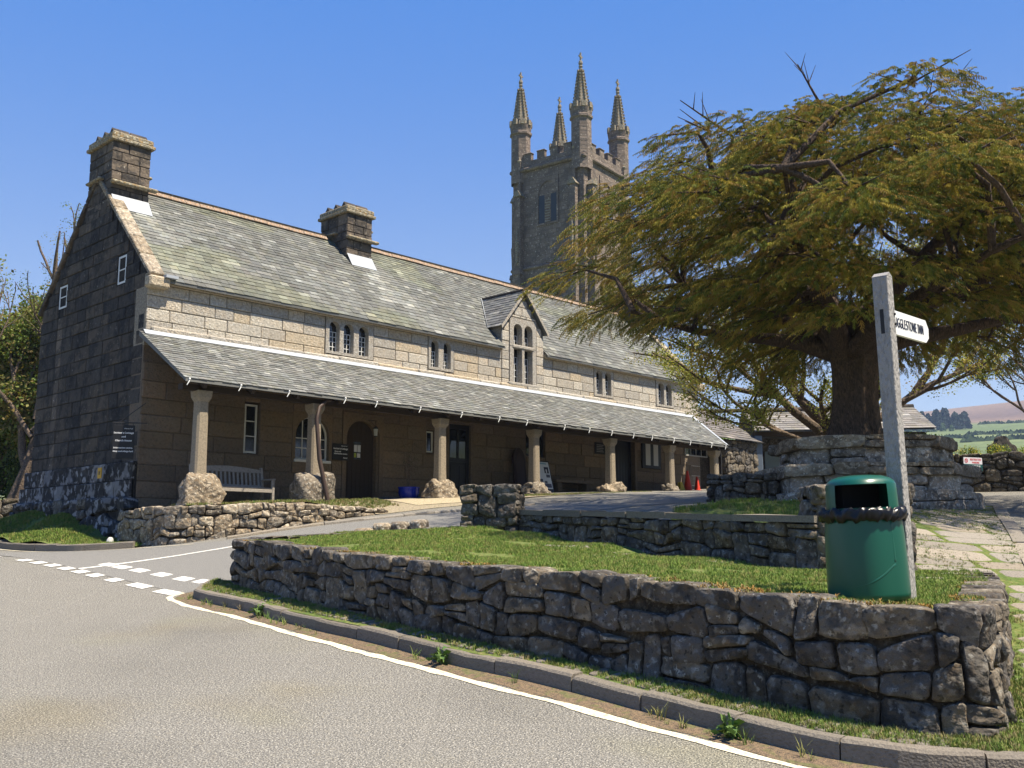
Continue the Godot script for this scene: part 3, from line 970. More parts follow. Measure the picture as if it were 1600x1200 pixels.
# lays rough courses; hfun(s) is the height at s; map(s, y, z) gives local points
func lay_rubble(parent: Node, s0: float, s1: float, hfun: Callable, rows: int, wmin: float, wmax: float, map: Callable, mats: Array, seedv: int, depth := 0.3, bulge := 0.05, rings := 5, ragged := 0.05, called := "stone", top_mats := []) -> int:
	rng.seed = seedv
	var count := 0
	var bound := func(k: int, s: float) -> float:
		var H: float = hfun.call(s)
		if k <= 0: return -0.06
		var w := 0.0
		if k < rows:
			w = nz.get_noise_2d(s * 130.0 + seedv * 3.0, k * 130.0) * 0.8 / rows
		else:
			w = nz.get_noise_2d(s * 260.0 + seedv, 77.0) * ragged / maxf(H, 0.2)
		return (float(k) / rows + w) * H
	var blocked := []
	for k in rows:
		var nextb := []
		var s := s0
		while s < s1 - 0.04:
			var skip := false
			for bl in blocked:
				if s >= bl[0] - 0.001 and s < bl[1] - 0.001:
					s = bl[1]
					skip = true
					break
			if skip:
				continue
			var lim := s1
			for bl in blocked:
				if bl[0] > s: lim = minf(lim, bl[0])
			var w := rr(wmin, wmax)
			if rr(0, 1) < 0.25: w *= 0.6
			if lim - s - w < wmin * 0.7: w = lim - s
			if w > wmax * 1.6: w *= 0.5
			var e := minf(s + w, lim)
			var rowh: float = bound.call(k + 1, (s + e) * 0.5) - bound.call(k, (s + e) * 0.5)
			var tall: bool = k < rows - 2 and rr(0, 1) < 0.16 and e - s > wmin * 1.1
			var top := k + (2 if tall else 1)
			if tall: nextb.append([s, e])
			var j := 0.022
			var g := PackedVector2Array([Vector2(s + rr(-j, j), bound.call(k, s) + rr(-j, j)), Vector2(e + rr(-j, j), bound.call(k, e) + rr(-j, j)), Vector2(e + rr(-j, j), bound.call(top, e) + rr(-j, j)), Vector2(s + rr(-j, j), bound.call(top, s) + rr(-j, j))])
			var list := [g]
			if not tall and rowh > 0.17 and e - s > 0.22 and rr(0, 1) < 0.3:
				var f := rr(0.35, 0.65)
				var a := g[0].lerp(g[3], f + rr(-0.06, 0.06))
				var c := g[1].lerp(g[2], f + rr(-0.06, 0.06))
				list = [PackedVector2Array([g[0], g[1], c, a]), PackedVector2Array([a, c, g[2], g[3]])]
			for gg in list:
				var ins: Array = Geometry2D.offset_polygon(gg, -0.005)
				if ins.is_empty():
					continue
				var oo: PackedVector2Array = ins[0]
				# add midpoints so that outlines are uneven
				if rings > 3:
					var up := PackedVector2Array()
					for i in oo.size():
						var a2 := oo[i]
						var b2 := oo[(i + 1) % oo.size()]
						up.append(a2)
						up.append(a2.lerp(b2, rr(0.4, 0.6)) + (b2 - a2).orthogonal().normalized() * rr(-0.012, 0.01))
					oo = up
				oo = chaikin(oo, 2 if rings > 3 else 1, 0.22)
				if rings > 3 and oo.size() > 22:
					var th := PackedVector2Array()
					for i in range(0, oo.size(), 2):
						th.append(oo[i])
					oo = th
				var list_m := mats
				if k == rows - 1 and not top_mats.is_empty():
					list_m = top_mats
				obj(called, stone_mesh(oo, map, depth, bulge * rr(0.4, 1.3), 0.035 if rings > 3 else 0.02, rings, list_m[rng.randi() % list_m.size()]), parent)
				count += 1
			s = e
		blocked = nextb
	return count

# core of packed earth behind the stones
func wall_core(parent: Node, s0: float, s1: float, hfun: Callable, map: Callable, zf: float, zb: float, m: Material, drop := 0.06) -> void:
	var b := MB.new()
	var n := maxi(2, int((s1 - s0) / 0.25))
	var prev := -1
	for i in n + 1:
		var s := lerpf(s0, s1, float(i) / n)
		var H: float = hfun.call(s) - drop
		var st := b.p(map.call(s, -0.3, zf))
		b.p(map.call(s, H, zf))
		b.p(map.call(s, H, zb))
		b.p(map.call(s, -0.3, zb))
		if prev >= 0:
			for j in 4:
				var j2 := (j + 1) % 4
				b.t(prev + j, st + j, st + j2)
				b.t(prev + j, st + j2, prev + j2)
		else:
			b.t(st, st + 1, st + 2)
			b.t(st, st + 2, st + 3)
		prev = st
	b.t(prev, prev + 2, prev + 1)
	b.t(prev, prev + 3, prev + 2)
	obj("wall_core", b.mesh(m, false), parent)

func path_wall(called: String, label: String, P: Array, rows: int, wmin: float, wmax: float, mats: Array, seedv: int, thick: float, two_faced := false, base_up := 0.0, rings := 5, bulge := 0.05, hf = null, top_mats := []) -> Node3D:
	var wp := WPath.new(P)
	var mid: Array = wp.at(wp.total * 0.5)
	var by := func(x, d): return hf.call(x, d) if (hf != null) else R(x, d) + base_up
	var o := thing(called, label, "wall", W(mid[0].x, mid[0].y, by.call(mid[0].x, mid[0].y)), atan2(-mid[2].y, mid[2].x) * -1.0)
	var inv := o.transform.affine_inverse()
	var map := func(s: float, y: float, z: float) -> Vector3:
		var q: Array = wp.at(s)
		var ext := 0.0
		if s < 0.0: ext = s
		elif s > wp.total: ext = s - wp.total
		var p: Vector2 = Vector2(q[0].x, q[0].y) + q[1] * z + q[2] * ext
		return inv * W(p.x, p.y, by.call(q[0].x, q[0].y) + y)
	var hfun := func(s: float) -> float:
		var q: Array = wp.at(s)
		return q[0].z - by.call(q[0].x, q[0].y)
	wall_core(o, 0.03, wp.total - 0.03, hfun, map, -0.05, -thick + 0.05, M.soil)
	lay_rubble(o, 0.0, wp.total, hfun, rows, wmin, wmax, map, mats, seedv, thick * (0.45 if two_faced else 0.8), bulge, rings, 0.05, "stone", top_mats)
	if two_faced:
		var map2 := func(s: float, y: float, z: float) -> Vector3:
			return map.call(wp.total - s, y, -thick - z)
		lay_rubble(o, 0.0, wp.total, func(s): return hfun.call(wp.total - s), rows, wmin * 1.2, wmax * 1.2, map2, mats, seedv + 1, thick * 0.45, bulge, 3, 0.05)
	return o

# free-standing pillar of stones: four faces
func pillar(called: String, label: String, x: float, d: float, wx: float, wd: float, y0: float, y1: float, turn: float, mats: Array, seedv: int) -> void:
	var o := thing(called, label, "pillar", W(x, d, y0), turn)
	var b := MB.new()
	b.box(-wx / 2 + 0.06, wx / 2 - 0.06, -0.2, y1 - y0 - 0.05, -wd / 2 + 0.06, wd / 2 - 0.06)
	obj("pillar_core", b.mesh(M.soil), o)
	var H := y1 - y0
	for f in 4:
		var w := wx if f % 2 == 0 else wd
		var off := (wd if f % 2 == 0 else wx) / 2
		var bs := Basis(Vector3.UP, f * PI / 2)
		var map := func(s: float, y: float, z: float) -> Vector3:
			return bs * Vector3(s - w / 2, y, off - 0.03 + z)
		lay_rubble(o, 0.0, w, func(_s): return H, 5, 0.2, 0.45, map, mats, seedv + f * 7, 0.2, 0.05, 5, 0.03, "stone")

func make_walls() -> void:
	path_wall("near_wall", "low dry stone wall beside the road with the green bin standing behind it", NW, 4, 0.16, 0.56, M.rubble, 41, 0.42, false, 0.08, 5, 0.034)
	# middle wall
	var mw := thing("lawn_wall", "low retaining wall with flat coping slabs across the back of the lawn", "wall", W(2.05, 16.25, 1.45), 0.0)
	var a := Vector2(0.15, 19.25)
	var c := Vector2(3.95, 13.15)
	var t := (c - a).normalized()
	var n := Vector2(t.y, -t.x)
	mw.rotation.y = atan2(t.y, t.x)
	var inv := mw.transform.affine_inverse()
	var len := a.distance_to(c)
	var top := func(s: float) -> float: return lerpf(2.2, 1.93, s / len) - 0.1
	var map := func(s: float, y: float, z: float) -> Vector3:
		var q := a + t * s + n * z
		return inv * W(q.x, q.y, U(a.x + t.x * s, a.y + t.y * s) + y)
	var hf := func(s: float) -> float: return top.call(s) - U(a.x + t.x * s, a.y + t.y * s)
	wall_core(mw, 0.0, len, hf, map, -0.05, -0.4, M.soil, 0.02)
	lay_rubble(mw, 0.0, len, hf, 3, 0.2, 0.55, map, M.rubble, 61, 0.3, 0.05, 5, 0.01)
	rng.seed = 62
	var s := 0.0
	while s < len - 0.3:
		var w := rr(0.8, 1.5)
		if len - s - w < 0.5: w = len - s
		var b := MB.new()
		var q0 := a + t * (s + 0.008)
		var q1 := a + t * (s + w - 0.008)
		var th := rr(0.08, 0.11)
		var k := []
		for zz in [0.06 + rr(-0.02, 0.02), -0.5]:
			for yy in [0.0, th]:
				for qq in [q0, q1]:
					var e: Vector2 = qq + n * zz
					k.append(inv * W(e.x, e.y, top.call((qq - a).dot(t)) + yy + rr(-0.01, 0.01)))
		b.q(k[0], k[1], k[3], k[2])
		b.q(k[5], k[4], k[6], k[7])
		b.q(k[2], k[3], k[7], k[6])
		b.q(k[4], k[5], k[1], k[0])
		b.q(k[4], k[0], k[2], k[6])
		b.q(k[1], k[5], k[7], k[3])
		obj("coping_slab", b.mesh(M.kerb[rng.randi() % 3]), mw)
		s += w
	pillar("gate_pillar", "square stone pillar at the far end of the lawn wall, on the grass", -0.36, 19.6, 1.08, 0.8, 1.66, 2.68, mw.rotation.y * 0.2, M.rubble, 71)
	pillar("gate_pillar", "stone pillar behind the green bin at the end of the lawn wall", 4.55, 13.55, 1.26, 0.8, 1.18, 2.34, 0.0, M.rubble, 81)
	# low stones where the wall meets the side road
	path_wall("low_dark_wall", "short dark rubble wall beside the tree planter", [[4.15, 21.6, 3.02], [4.7, 21.0, 3.0], [5.4, 20.6, 2.98]], 3, 0.2, 0.4, M.rubble, 91, 0.4, false, 0.0, 3)
	# boundary wall on the right under the moor
	var bw := path_wall("boundary_wall", "long dark stone wall with grass on top at the edge of the car park", [[10.4, 31.0, 4.16], [13.0, 29.3, 4.12], [16.5, 28.0, 4.1], [20.0, 26.8, 4.1]], 5, 0.25, 0.6, M.rubble, 95, 0.5, false, 0.0, 3)
	# house retaining wall below the porch
	var C := Vector2(-8.88, 24.0)
	var e1 := Vector2(0.692, 0.722)
	var e2 := Vector2(0.722, -0.692)
	var P := []
	for q in [[-0.55, 0.35, 2.3], [-0.6, 1.6, 2.34], [-0.5, 2.5, 2.36], [-0.1, 2.95, 2.38], [0.8, 3.2, 2.42], [1.8, 3.4, 2.46], [2.8, 3.45, 2.46], [3.8, 3.5, 2.44], [4.7, 3.62, 2.38]]:
		var w: Vector2 = C + e1 * q[0] + e2 * q[1]
		P.append([w.x, w.y, q[2]])
	path_wall("porch_retaining_wall", "rubble retaining wall holding up the grass in front of the porch", P, 4, 0.18, 0.45, M.rubble_pale, 101, 0.4, false, 0.0, 5, 0.05, func(x, d): return minf(R(x, d), 1.95) - 0.1)
	# loose edging stones where the lawn meets the side road
	rng.seed = 111
	var es := [[-2.55, 20.5], [-2.85, 20.1], [-3.05, 19.75], [-3.2, 19.42], [-2.2, 20.62], [-1.8, 20.6]]
	for k in es.size():
		var w := rr(0.34, 0.5)
		var h := rr(0.16, 0.24)
		var g := chaikin(PackedVector2Array([Vector2(-w / 2, -0.05), Vector2(w / 2, -0.05), Vector2(w / 2 * 0.85, h), Vector2(-w / 2 * 0.9, h * 0.9)]), 2, 0.2)
		var so := obj("edging_stone", stone_mesh(g, func(s, y, z): return Vector3(s, y, z), 0.2, 0.06, 0.03, 5, M.rubble_pale[k % 5]), self)
		so.position = G(es[k][0], es[k][1])
		so.rotation.y = rr(0.9, 1.4)
		tag(so, "low pale edging stone where the lawn meets the side road", "stone", "edging stones at the lawn corner")
	# far low wall by the left trees
	path_wall("roadside_wall", "low mossy wall under the trees past the gable", [[-24.0, 31.0, 2.9], [-20.0, 32.0, 2.95], [-16.4, 33.2, 3.0], [-15.2, 35.5, 3.1]], 2, 0.3, 0.7, M.rubble, 105, 0.4, false, 0.0, 3)

# ================= church house =================
var H: Node3D

func free_rects(s0: float, s1: float, y0: float, y1: float, ops: Array) -> Array:
	var xs := [s0, s1]
	for o in ops:
		if o[3] > y0 and o[2] < y1:
			for k in 2:
				if o[k] > s0 and o[k] < s1 and not xs.has(o[k]): xs.append(o[k])
	xs.sort()
	var out := []
	for i in xs.size() - 1:
		var m: float = (xs[i] + xs[i + 1]) / 2
		var ys := [[y0, y1]]
		for o in ops:
			if m > o[0] and m < o[1]:
				var nx := []
				for r in ys:
					if o[2] > r[0]: nx.append([r[0], minf(r[1], o[2])])
					if o[3] < r[1]: nx.append([maxf(r[0], o[3]), r[1]])
				ys = nx
		for r in ys:
			if r[1] - r[0] > 0.03:
				out.append([xs[i], xs[i + 1], r[0], r[1]])
	# merge neighbours of the same height
	var mg := []
	for r in out:
		var done := false
		for e in mg:
			if absf(e[1] - r[0]) < 1e-4 and absf(e[2] - r[2]) < 1e-4 and absf(e[3] - r[3]) < 1e-4:
				e[1] = r[1]
				done = true
				break
		if not done: mg.append(r)
	return mg

func ashlar(parent: Node, s0: float, s1: float, ys: Array, ops: Array, wmin: float, wmax: float, mats: Array, seedv: int, xf := Transform3D(), called := "stone_block", lim = null, pick = null) -> void:
	rng.seed = seedv
	for k in ys.size() - 1:
		var a := s0
		var e := s1
		if (lim != null):
			var l: Array = lim.call(ys[k], ys[k + 1])
			a = l[0]
			e = l[1]
			if e - a < 0.1: continue
		for r in free_rects(a, e, ys[k], ys[k + 1], ops):
			var s: float = r[0]
			while s < r[1] - 0.01:
				var w := rr(wmin, wmax)
				if r[1] - s - w < wmin * 0.6: w = r[1] - s
				if w > wmax * 1.35: w *= 0.5
				var b := MB.new()
				var p := rr(-0.009, 0.009)
				var j := rr(0.006, 0.011)
				b.bbox(s + j, s + w - j, r[2] + j, r[3] - j, -0.085, p, rr(0.009, 0.018), xf)
				var ml: Array = mats
				if (pick != null):
					ml = pick.call(s + w * 0.5, (r[2] + r[3]) * 0.5)
				obj(called, b.mesh(ml[rng.randi() % ml.size()]), parent)
				s += w

# a stone plate with arched openings: holes are [centre, half width, sill, spring, rise]
func arch_plate(b: MB, s0: float, s1: float, y0: float, y1: float, holes: Array, nf: float, nb: float, xf := Transform3D()) -> void:
	var xs := [s0, s1]
	for h in holes:
		for k in 13:
			xs.append(h[0] - h[1] * cos(PI * k / 12.0))
	xs.sort()
	for i in xs.size() - 1:
		var xa: float = xs[i]
		var xb: float = xs[i + 1]
		if xb - xa < 1e-5: continue
		var hole = null
		for h in holes:
			if (xa + xb) / 2 > h[0] - h[1] and (xa + xb) / 2 < h[0] + h[1]: hole = h
		if hole == null:
			b.q(xf * Vector3(xa, y0, nf), xf * Vector3(xb, y0, nf), xf * Vector3(xb, y1, nf), xf * Vector3(xa, y1, nf))
			continue
		var f := func(x: float) -> float: return hole[3] + hole[4] * sqrt(maxf(0.0, 1.0 - pow((x - hole[0]) / hole[1], 2)))
		var ya: float = f.call(xa)
		var yb: float = f.call(xb)
		b.q(xf * Vector3(xa, ya, nf), xf * Vector3(xb, yb, nf), xf * Vector3(xb, y1, nf), xf * Vector3(xa, y1, nf))
		if hole[2] > y0 + 0.001:
			b.q(xf * Vector3(xa, y0, nf), xf * Vector3(xb, y0, nf), xf * Vector3(xb, hole[2], nf), xf * Vector3(xa, hole[2], nf))
		b.q(xf * Vector3(xa, ya, nb), xf * Vector3(xb, yb, nb), xf * Vector3(xb, yb, nf), xf * Vector3(xa, ya, nf))
		b.q(xf * Vector3(xa, hole[2], nf), xf * Vector3(xb, hole[2], nf), xf * Vector3(xb, hole[2], nb), xf * Vector3(xa, hole[2], nb))
	for h in holes:
		var l: float = h[0] - h[1]
		var r: float = h[0] + h[1]
		b.q(xf * Vector3(l, h[2], nf), xf * Vector3(l, h[2], nb), xf * Vector3(l, h[3], nb), xf * Vector3(l, h[3], nf))
		b.q(xf * Vector3(r, h[2], nb), xf * Vector3(r, h[2], nf), xf * Vector3(r, h[3], nf), xf * Vector3(r, h[3], nb))
	# outer edges
	b.q(xf * Vector3(s0, y1, nf), xf * Vector3(s1, y1, nf), xf * Vector3(s1, y1, nb), xf * Vector3(s0, y1, nb))
	b.q(xf * Vector3(s0, y0, nb), xf * Vector3(s1, y0, nb), xf * Vector3(s1, y0, nf), xf * Vector3(s0, y0, nf))
	b.q(xf * Vector3(s0, y0, nb), xf * Vector3(s0, y0, nf), xf * Vector3(s0, y1, nf), xf * Vector3(s0, y1, nb))
	b.q(xf * Vector3(s1, y0, nf), xf * Vector3(s1, y0, nb), xf * Vector3(s1, y1, nb), xf * Vector3(s1, y1, nf))

func pane(parent: Node, s0: float, s1: float, y0: float, y1: float, n: float) -> MeshInstance3D:
	var b := MB.new()
	b.box(s0, s1, y0, y1, n - 0.012, n)
	return obj("pane", b.mesh(M.glass), parent)

# mullioned stone window with leaded lights
func stone_window(parent: Node, s0: float, s1: float, y0: float, y1: float, holes: Array, lead_to: float, called := "window", mats := []) -> void:
	var b := MB.new()
	arch_plate(b, s0, s1, y0, y1, holes, 0.014, -0.2)
	var w := obj(called, b.mesh(M.ashlar[4] if mats.is_empty() else mats[0]), parent)
	for h in holes:
		pane(w, h[0] - h[1] - 0.02, h[0] + h[1] + 0.02, h[2] - 0.02, h[3] + h[4] + 0.01, -0.17)
		var lb := MB.new()
		var nb := 3
		for k in nb + 1:
			var x: float = lerpf(h[0] - h[1] + 0.012, h[0] + h[1] - 0.012, float(k) / nb)
			lb.box(x - 0.009, x + 0.009, h[2], lerpf(h[2], h[3], lead_to), -0.168, -0.152)
		var rows := 4
		for k in rows + 1:
			var y: float = lerpf(h[2] + 0.01, lerpf(h[2], h[3], lead_to), float(k) / rows)
			lb.box(h[0] - h[1], h[0] + h[1], y - 0.009, y + 0.009, -0.167, -0.153)
		obj("leaded_lights", lb.mesh(M.white_paint), w)

# courses of slates on a plane; up is the slope direction, along the eave
func slates(parent: Node, called: String, o: Vector3, along: Vector3, up: Vector3, length: float, slope: float, e0: float, e1: float, wmin: float, wmax: float, seedv: int, keep: Callable, tone: Color, th := 0.014, tint = null) -> void:
	rng.seed = seedv
	var nn := along.cross(up).normalized()
	var b := MB.new()
	var v := 0.0
	var row := 0
	while v < slope - 0.03:
		var ex := lerpf(e0, e1, v / slope) * rr(0.93, 1.07)
		if v + ex > slope: ex = slope - v
		var u := -rr(0.0, wmax)
		while u < length:
			var w := rr(wmin, wmax)
			var ua := maxf(u, 0.0)
			var ub := minf(u + w - 0.006, length)
			u += w
			if ub - ua < 0.03: continue
			if not keep.call((ua + ub) * 0.5, v + ex * 0.5): continue
			var k := rr(0.72, 1.25)
			if rr(0, 1) < 0.09: k *= 1.5
			var hue := rr(-0.03, 0.03)
			b.col = Color(tone.r * k * (1.0 + hue), tone.g * k, tone.b * k * (1.0 - hue))
			if tint != null:
				b.col = b.col * tint.call(ua, v)
			var l1 := th + rr(0.002, 0.012)
			var dv := rr(-0.008, 0.008)
			var top := v + ex * 1.45
			var p0 := o + along * ua + up * (v + dv) + nn * (l1 + rr(0, 0.004))
			var p1 := o + along * ub + up * (v + dv + rr(-0.006, 0.006)) + nn * (l1 + rr(0, 0.004))
			var p2 := o + along * ub + up * top + nn * 0.003
			var p3 := o + along * ua + up * top + nn * 0.003
			b.q(p0, p1, p2, p3)
			var dn := nn * -l1
			b.q(p0 + dn, p1 + dn, p1, p0)
			b.q(p0 + dn, p0, p3, p3 + nn * -0.003)
			b.q(p1, p1 + dn, p2 + nn * -0.003, p2)
		v += ex
		row += 1
	stuff(obj(called, b.mesh(M.slate, false, true), parent))

func chimney(s0: float, s1: float, n0: float, n1: float, yb: float, yt: float, yband: float, seedv: int, mats: Array) -> void:
	var b := MB.new()
	b.box(s0 + 0.02, s1 - 0.02, yb, yt + 0.05, n0 + 0.02, n1 - 0.02)
	var c := obj("chimney", b.mesh(M.black_mortar), H)
	var ys := []
	var y := yb
	rng.seed = seedv
	while y < yt - 0.12:
		ys.append(y)
		y += rr(0.22, 0.3)
	ys.append(yt)
	ashlar(c, s0, s1, ys, [], 0.25, 0.5, mats, seedv + 1, Transform3D(Basis(), Vector3(0, 0, n1)))
	ashlar(c, -s1, -s0, ys, [], 0.25, 0.5, mats, seedv + 2, Transform3D(Basis(Vector3.UP, PI), Vector3(0, 0, n0)))
	ashlar(c, n0, n1, ys, [], 0.3, 0.6, mats, seedv + 3, Transform3D(Basis(Vector3(0, 0, 1), Vector3(0, 1, 0), Vector3(-1, 0, 0)), Vector3(s0, 0, 0)))
	ashlar(c, -n1, -n0, ys, [], 0.3, 0.6, mats, seedv + 4, Transform3D(Basis(Vector3(0, 0, -1), Vector3(0, 1, 0), Vector3(1, 0, 0)), Vector3(s1, 0, 0)))
	# weathering ledges, cap, capping stones
	b = MB.new()
	b.bbox(s0 - 0.04, s1 + 0.2, yband, yband + 0.09, n1 - 0.02, n1 + 0.16, 0.03)
	obj("drip_ledge", b.mesh(M.lichen_cap), c)
	b = MB.new()
	b.bbox(s1 - 0.02, s1 + 0.14, yband + 0.42, yband + 0.5, n1 - 0.7, n1 - 0.1, 0.03)
	obj("drip_ledge", b.mesh(M.lichen_cap), c)
	b = MB.new()
	b.bbox(s0 - 0.14, s0 + 0.02, yband + 0.2, yband + 0.28, n0 + 0.1, n1 - 0.45, 0.03)
	obj("drip_ledge", b.mesh(M.lichen_cap), c)
	b = MB.new()
	b.bbox(s0 - 0.09, s1 + 0.09, yt, yt + 0.1, n0 - 0.09, n1 + 0.09, 0.02)
	b.bbox(s0 - 0.05, s1 + 0.05, yt + 0.1, yt + 0.26, n0 - 0.05, n1 + 0.05, 0.03)
	obj("cap", b.mesh(M.lichen_cap), c)
	var k := 0
	var nn := n1 - 0.12
	while nn > n0 + 0.2:
		for half in 2:
			b = MB.new()
			var sa := lerpf(s0 + 0.04, s1 - 0.04, 0.0 if half == 0 else 0.52)
			var sb := lerpf(s0 + 0.04, s1 - 0.04, 0.48 if half == 0 else 1.0)
			b.ext(PackedVector2Array([Vector2(-0.16, 0), Vector2(0.16, 0), Vector2(0.0, 0.2)]), sa, sb, Transform3D(Basis(Vector3(0, 0, -1), Vector3(0, 1, 0), Vector3(1, 0, 0)), Vector3(0, yt + 0.24, nn - 0.14)))
			obj("hood_slate", b.mesh(M.black[2]), c)
		nn -= 0.44
		k += 1
	# lead apron
	b = MB.new()
	b.q(Vector3(s0 + 0.02, roof_y(n1 + 0.3) + 0.05, n1 + 0.3), Vector3(s1, roof_y(n1 + 0.3) + 0.05, n1 + 0.3), Vector3(s1, roof_y(n1) + 0.2, n1 + 0.012), Vector3(s0 + 0.02, roof_y(n1) + 0.2, n1 + 0.012))
	obj("lead_apron", b.mesh(M.lead), c)

# lime wash run down from the chimney leads, and patches of yellow-green lichen
func roof_stain(u: float, v: float) -> Color:
	var k := 0.0
	for c in [[8.0, 3.3], [0.4, 3.3]]:
		var dn: float = c[1] - v
		if dn > -0.3:
			var w := absf(u - c[0] - dn * 0.12) / (0.55 + dn * 0.28)
			k += clampf(1.2 - w, 0.0, 1.0) * clampf(1.1 - dn / 3.2, 0.0, 1.0)
	k *= 0.55 + 0.9 * nz.get_noise_2d(u * 160.0, v * 60.0)
	var g := clampf(nz.get_noise_2d(u * 18.0 + 50.0, v * 30.0) * 1.6 - 0.25, 0.0, 0.3)
	k = clampf(k, 0.0, 0.8) + nz.get_noise_2d(u * 40.0, v * 40.0 + 90.0) * 0.25
	return Color((1.0 + k) * (1.0 + g * 0.25), (1.0 + k) * (1.0 + g * 0.3), (1.0 + k) * (1.0 - g * 0.3))

func roof_y(n: float) -> float:
	return 8.13 - 0.978 * n

func text(parent: Node, s: String, size: float, pos: Vector3, basis := Basis(), m: Material = null, bold := false, called := "lettering", serif := false, align := HORIZONTAL_ALIGNMENT_CENTER, squeeze := 1.0) -> void:
	var t := TextMesh.new()
	t.text = s
	var f := SystemFont.new()
	f.font_names = PackedStringArray(["Droid Serif" if serif else "Droid Sans"])
	f.font_weight = 700 if bold else 400
	t.font = f
	t.font_size = 32
	t.pixel_size = size / 32.0
	t.depth = 0.004
	t.horizontal_alignment = align
	t.curve_step = 4.0
	var o := obj(called, t, parent, m)
	o.transform = Transform3D(basis.scaled_local(Vector3(squeeze, 1, 1)), pos)

const XG := Transform3D(Vector3(0, 0, 1), Vector3(0, 1, 0), Vector3(-1, 0, 0), Vector3(0, 0, 0))

func make_house() -> void:
	H = thing("church_house", "long two storey granite church house with slate roof and pillared porch", "house", Vector3(-8.88, 0, -24), 0.8063)
	var up_ops := [[5.26, 6.98, 6.8, 7.9], [9.1, 10.18, 6.82, 7.9], [12.33, 14.38, 6.6, 9.0], [17.13, 18.28, 6.82, 7.9], [20.96, 22.15, 6.82, 7.9]]
	var lo_ops := [[2.83, 3.29, 3.84, 5.2], [4.3, 5.6, 3.74, 5.1], [5.95, 7.4, 2.0, 5.22], [9.1, 9.43, 4.25, 4.96], [9.93, 11.03, 2.0, 5.32], [13.52, 14.48, 4.42, 5.45], [18.02, 19.65, 2.0, 5.52]]
	# cores
	var b := MB.new()
	for r in free_rects(0.0, 23.9, 6.3, 8.1, up_ops):
		b.box(r[0], r[1], r[2], r[3], -0.6, -0.03)
	var fw := obj("front_wall", b.mesh(M.mortar), H)
	b = MB.new()
	for r in free_rects(0.0, 23.9, 1.3, 6.3, lo_ops):
		b.box(r[0], r[1], r[2], r[3], -0.6, -0.03)
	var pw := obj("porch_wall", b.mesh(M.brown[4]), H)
	b = MB.new()
	b.ext(PackedVector2Array([Vector2(-6.41, 1.3), Vector2(-0.05, 1.3), Vector2(-0.05, 8.05), Vector2(-3.22, 11.2), Vector2(-6.41, 8.05)]), -0.6, -0.03, XG)
	var gw := obj("gable_wall", b.mesh(M.black_mortar), H)
	b = MB.new()
	b.ext(PackedVector2Array([Vector2(-6.44, 1.3), Vector2(0, 1.3), Vector2(0, 8.05), Vector2(-3.22, 11.2), Vector2(-6.44, 8.05)]), -23.9, -23.3, XG)
	b.box(0.6, 23.3, 1.3, 8.0, -6.44, -5.9)
	obj("rear_wall", b.mesh(M.ashlar[0]), H)
	# dark rooms behind the glass: floors
	b = MB.new()
	b.box(0.6, 23.3, 6.0, 6.12, -5.9, -0.6)
	b.box(0.6, 23.3, 1.9, 2.2, -5.9, -0.6)
	obj("floor_slab", b.mesh(M.slate_core), H)
	# stones
	ashlar(fw, 0.0, 23.9, [6.62, 6.93, 7.24, 7.56, 7.86, 8.08], up_ops, 0.45, 1.15, M.ashlar, 201)
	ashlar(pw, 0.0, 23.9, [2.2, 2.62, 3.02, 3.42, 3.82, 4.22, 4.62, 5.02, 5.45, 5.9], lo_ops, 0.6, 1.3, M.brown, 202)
	var gops := [[-1.74, -1.26, 8.05, 8.84], [-5.35, -4.8, 7.98, 8.68]]
	var gys := []
	var y := 3.5
	rng.seed = 3
	while y < 11.0:
		gys.append(y)
		y += rr(0.3, 0.4)
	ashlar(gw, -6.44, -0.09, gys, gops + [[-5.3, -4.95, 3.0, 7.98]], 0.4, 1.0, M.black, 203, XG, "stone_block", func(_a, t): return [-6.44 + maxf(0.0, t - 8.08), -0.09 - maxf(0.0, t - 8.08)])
	ashlar(gw, -5.3, -4.95, gys.filter(func(q): return q < 8.0), [], 0.5, 0.6, M.chimney, 204, XG)
	# plinth
	for k in 2:
		var yy := [3.04, 3.5] if k == 0 else [2.58, 3.04]
		ashlar(gw, -6.6 - k * 0.1, -0.02, yy, [], 0.5, 1.0, M.plinth, 205 + k, Transform3D(XG.basis, Vector3(-0.1 - k * 0.08, 0, 0)), "plinth_stone")
	b = MB.new()
	b.box(-6.75, -0.03, 1.2, 2.6, -0.2, 0.18, XG)
	b.box(-6.6, -0.03, 2.6, 3.48, -0.05, 0.06, XG)
	obj("footing", b.mesh(M.black_mortar), H)
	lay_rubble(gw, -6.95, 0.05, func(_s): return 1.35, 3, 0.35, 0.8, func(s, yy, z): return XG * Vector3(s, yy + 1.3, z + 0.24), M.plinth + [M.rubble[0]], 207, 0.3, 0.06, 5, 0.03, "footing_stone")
	# eaves cornice and string course
	b = MB.new()
	b.box(0.05, 12.28, 7.86, 7.98, -0.02, 0.1)
	b.box(14.42, 23.85, 7.86, 7.98, -0.02, 0.1)
	obj("eaves_course", b.mesh(M.ashlar[3]), H)
	rng.seed = 6
	var s := 0.12
	while s < 23.4:
		var w := rr(0.9, 1.6)
		if 23.5 - s - w < 0.5: w = 23.5 - s
		b = MB.new()
		var dy := rr(-0.015, 0.015)
		b.bbox(s, s + w - 0.01, 6.6 + dy, 6.76 + dy, -0.05, 0.1 + rr(-0.02, 0.02), 0.035)
		obj("string_stone", b.mesh(M.ashlar[[0, 1, 4, 3][rng.randi() % 4]]), fw)
		s += w
	# ---- main roof ----
	b = MB.new()
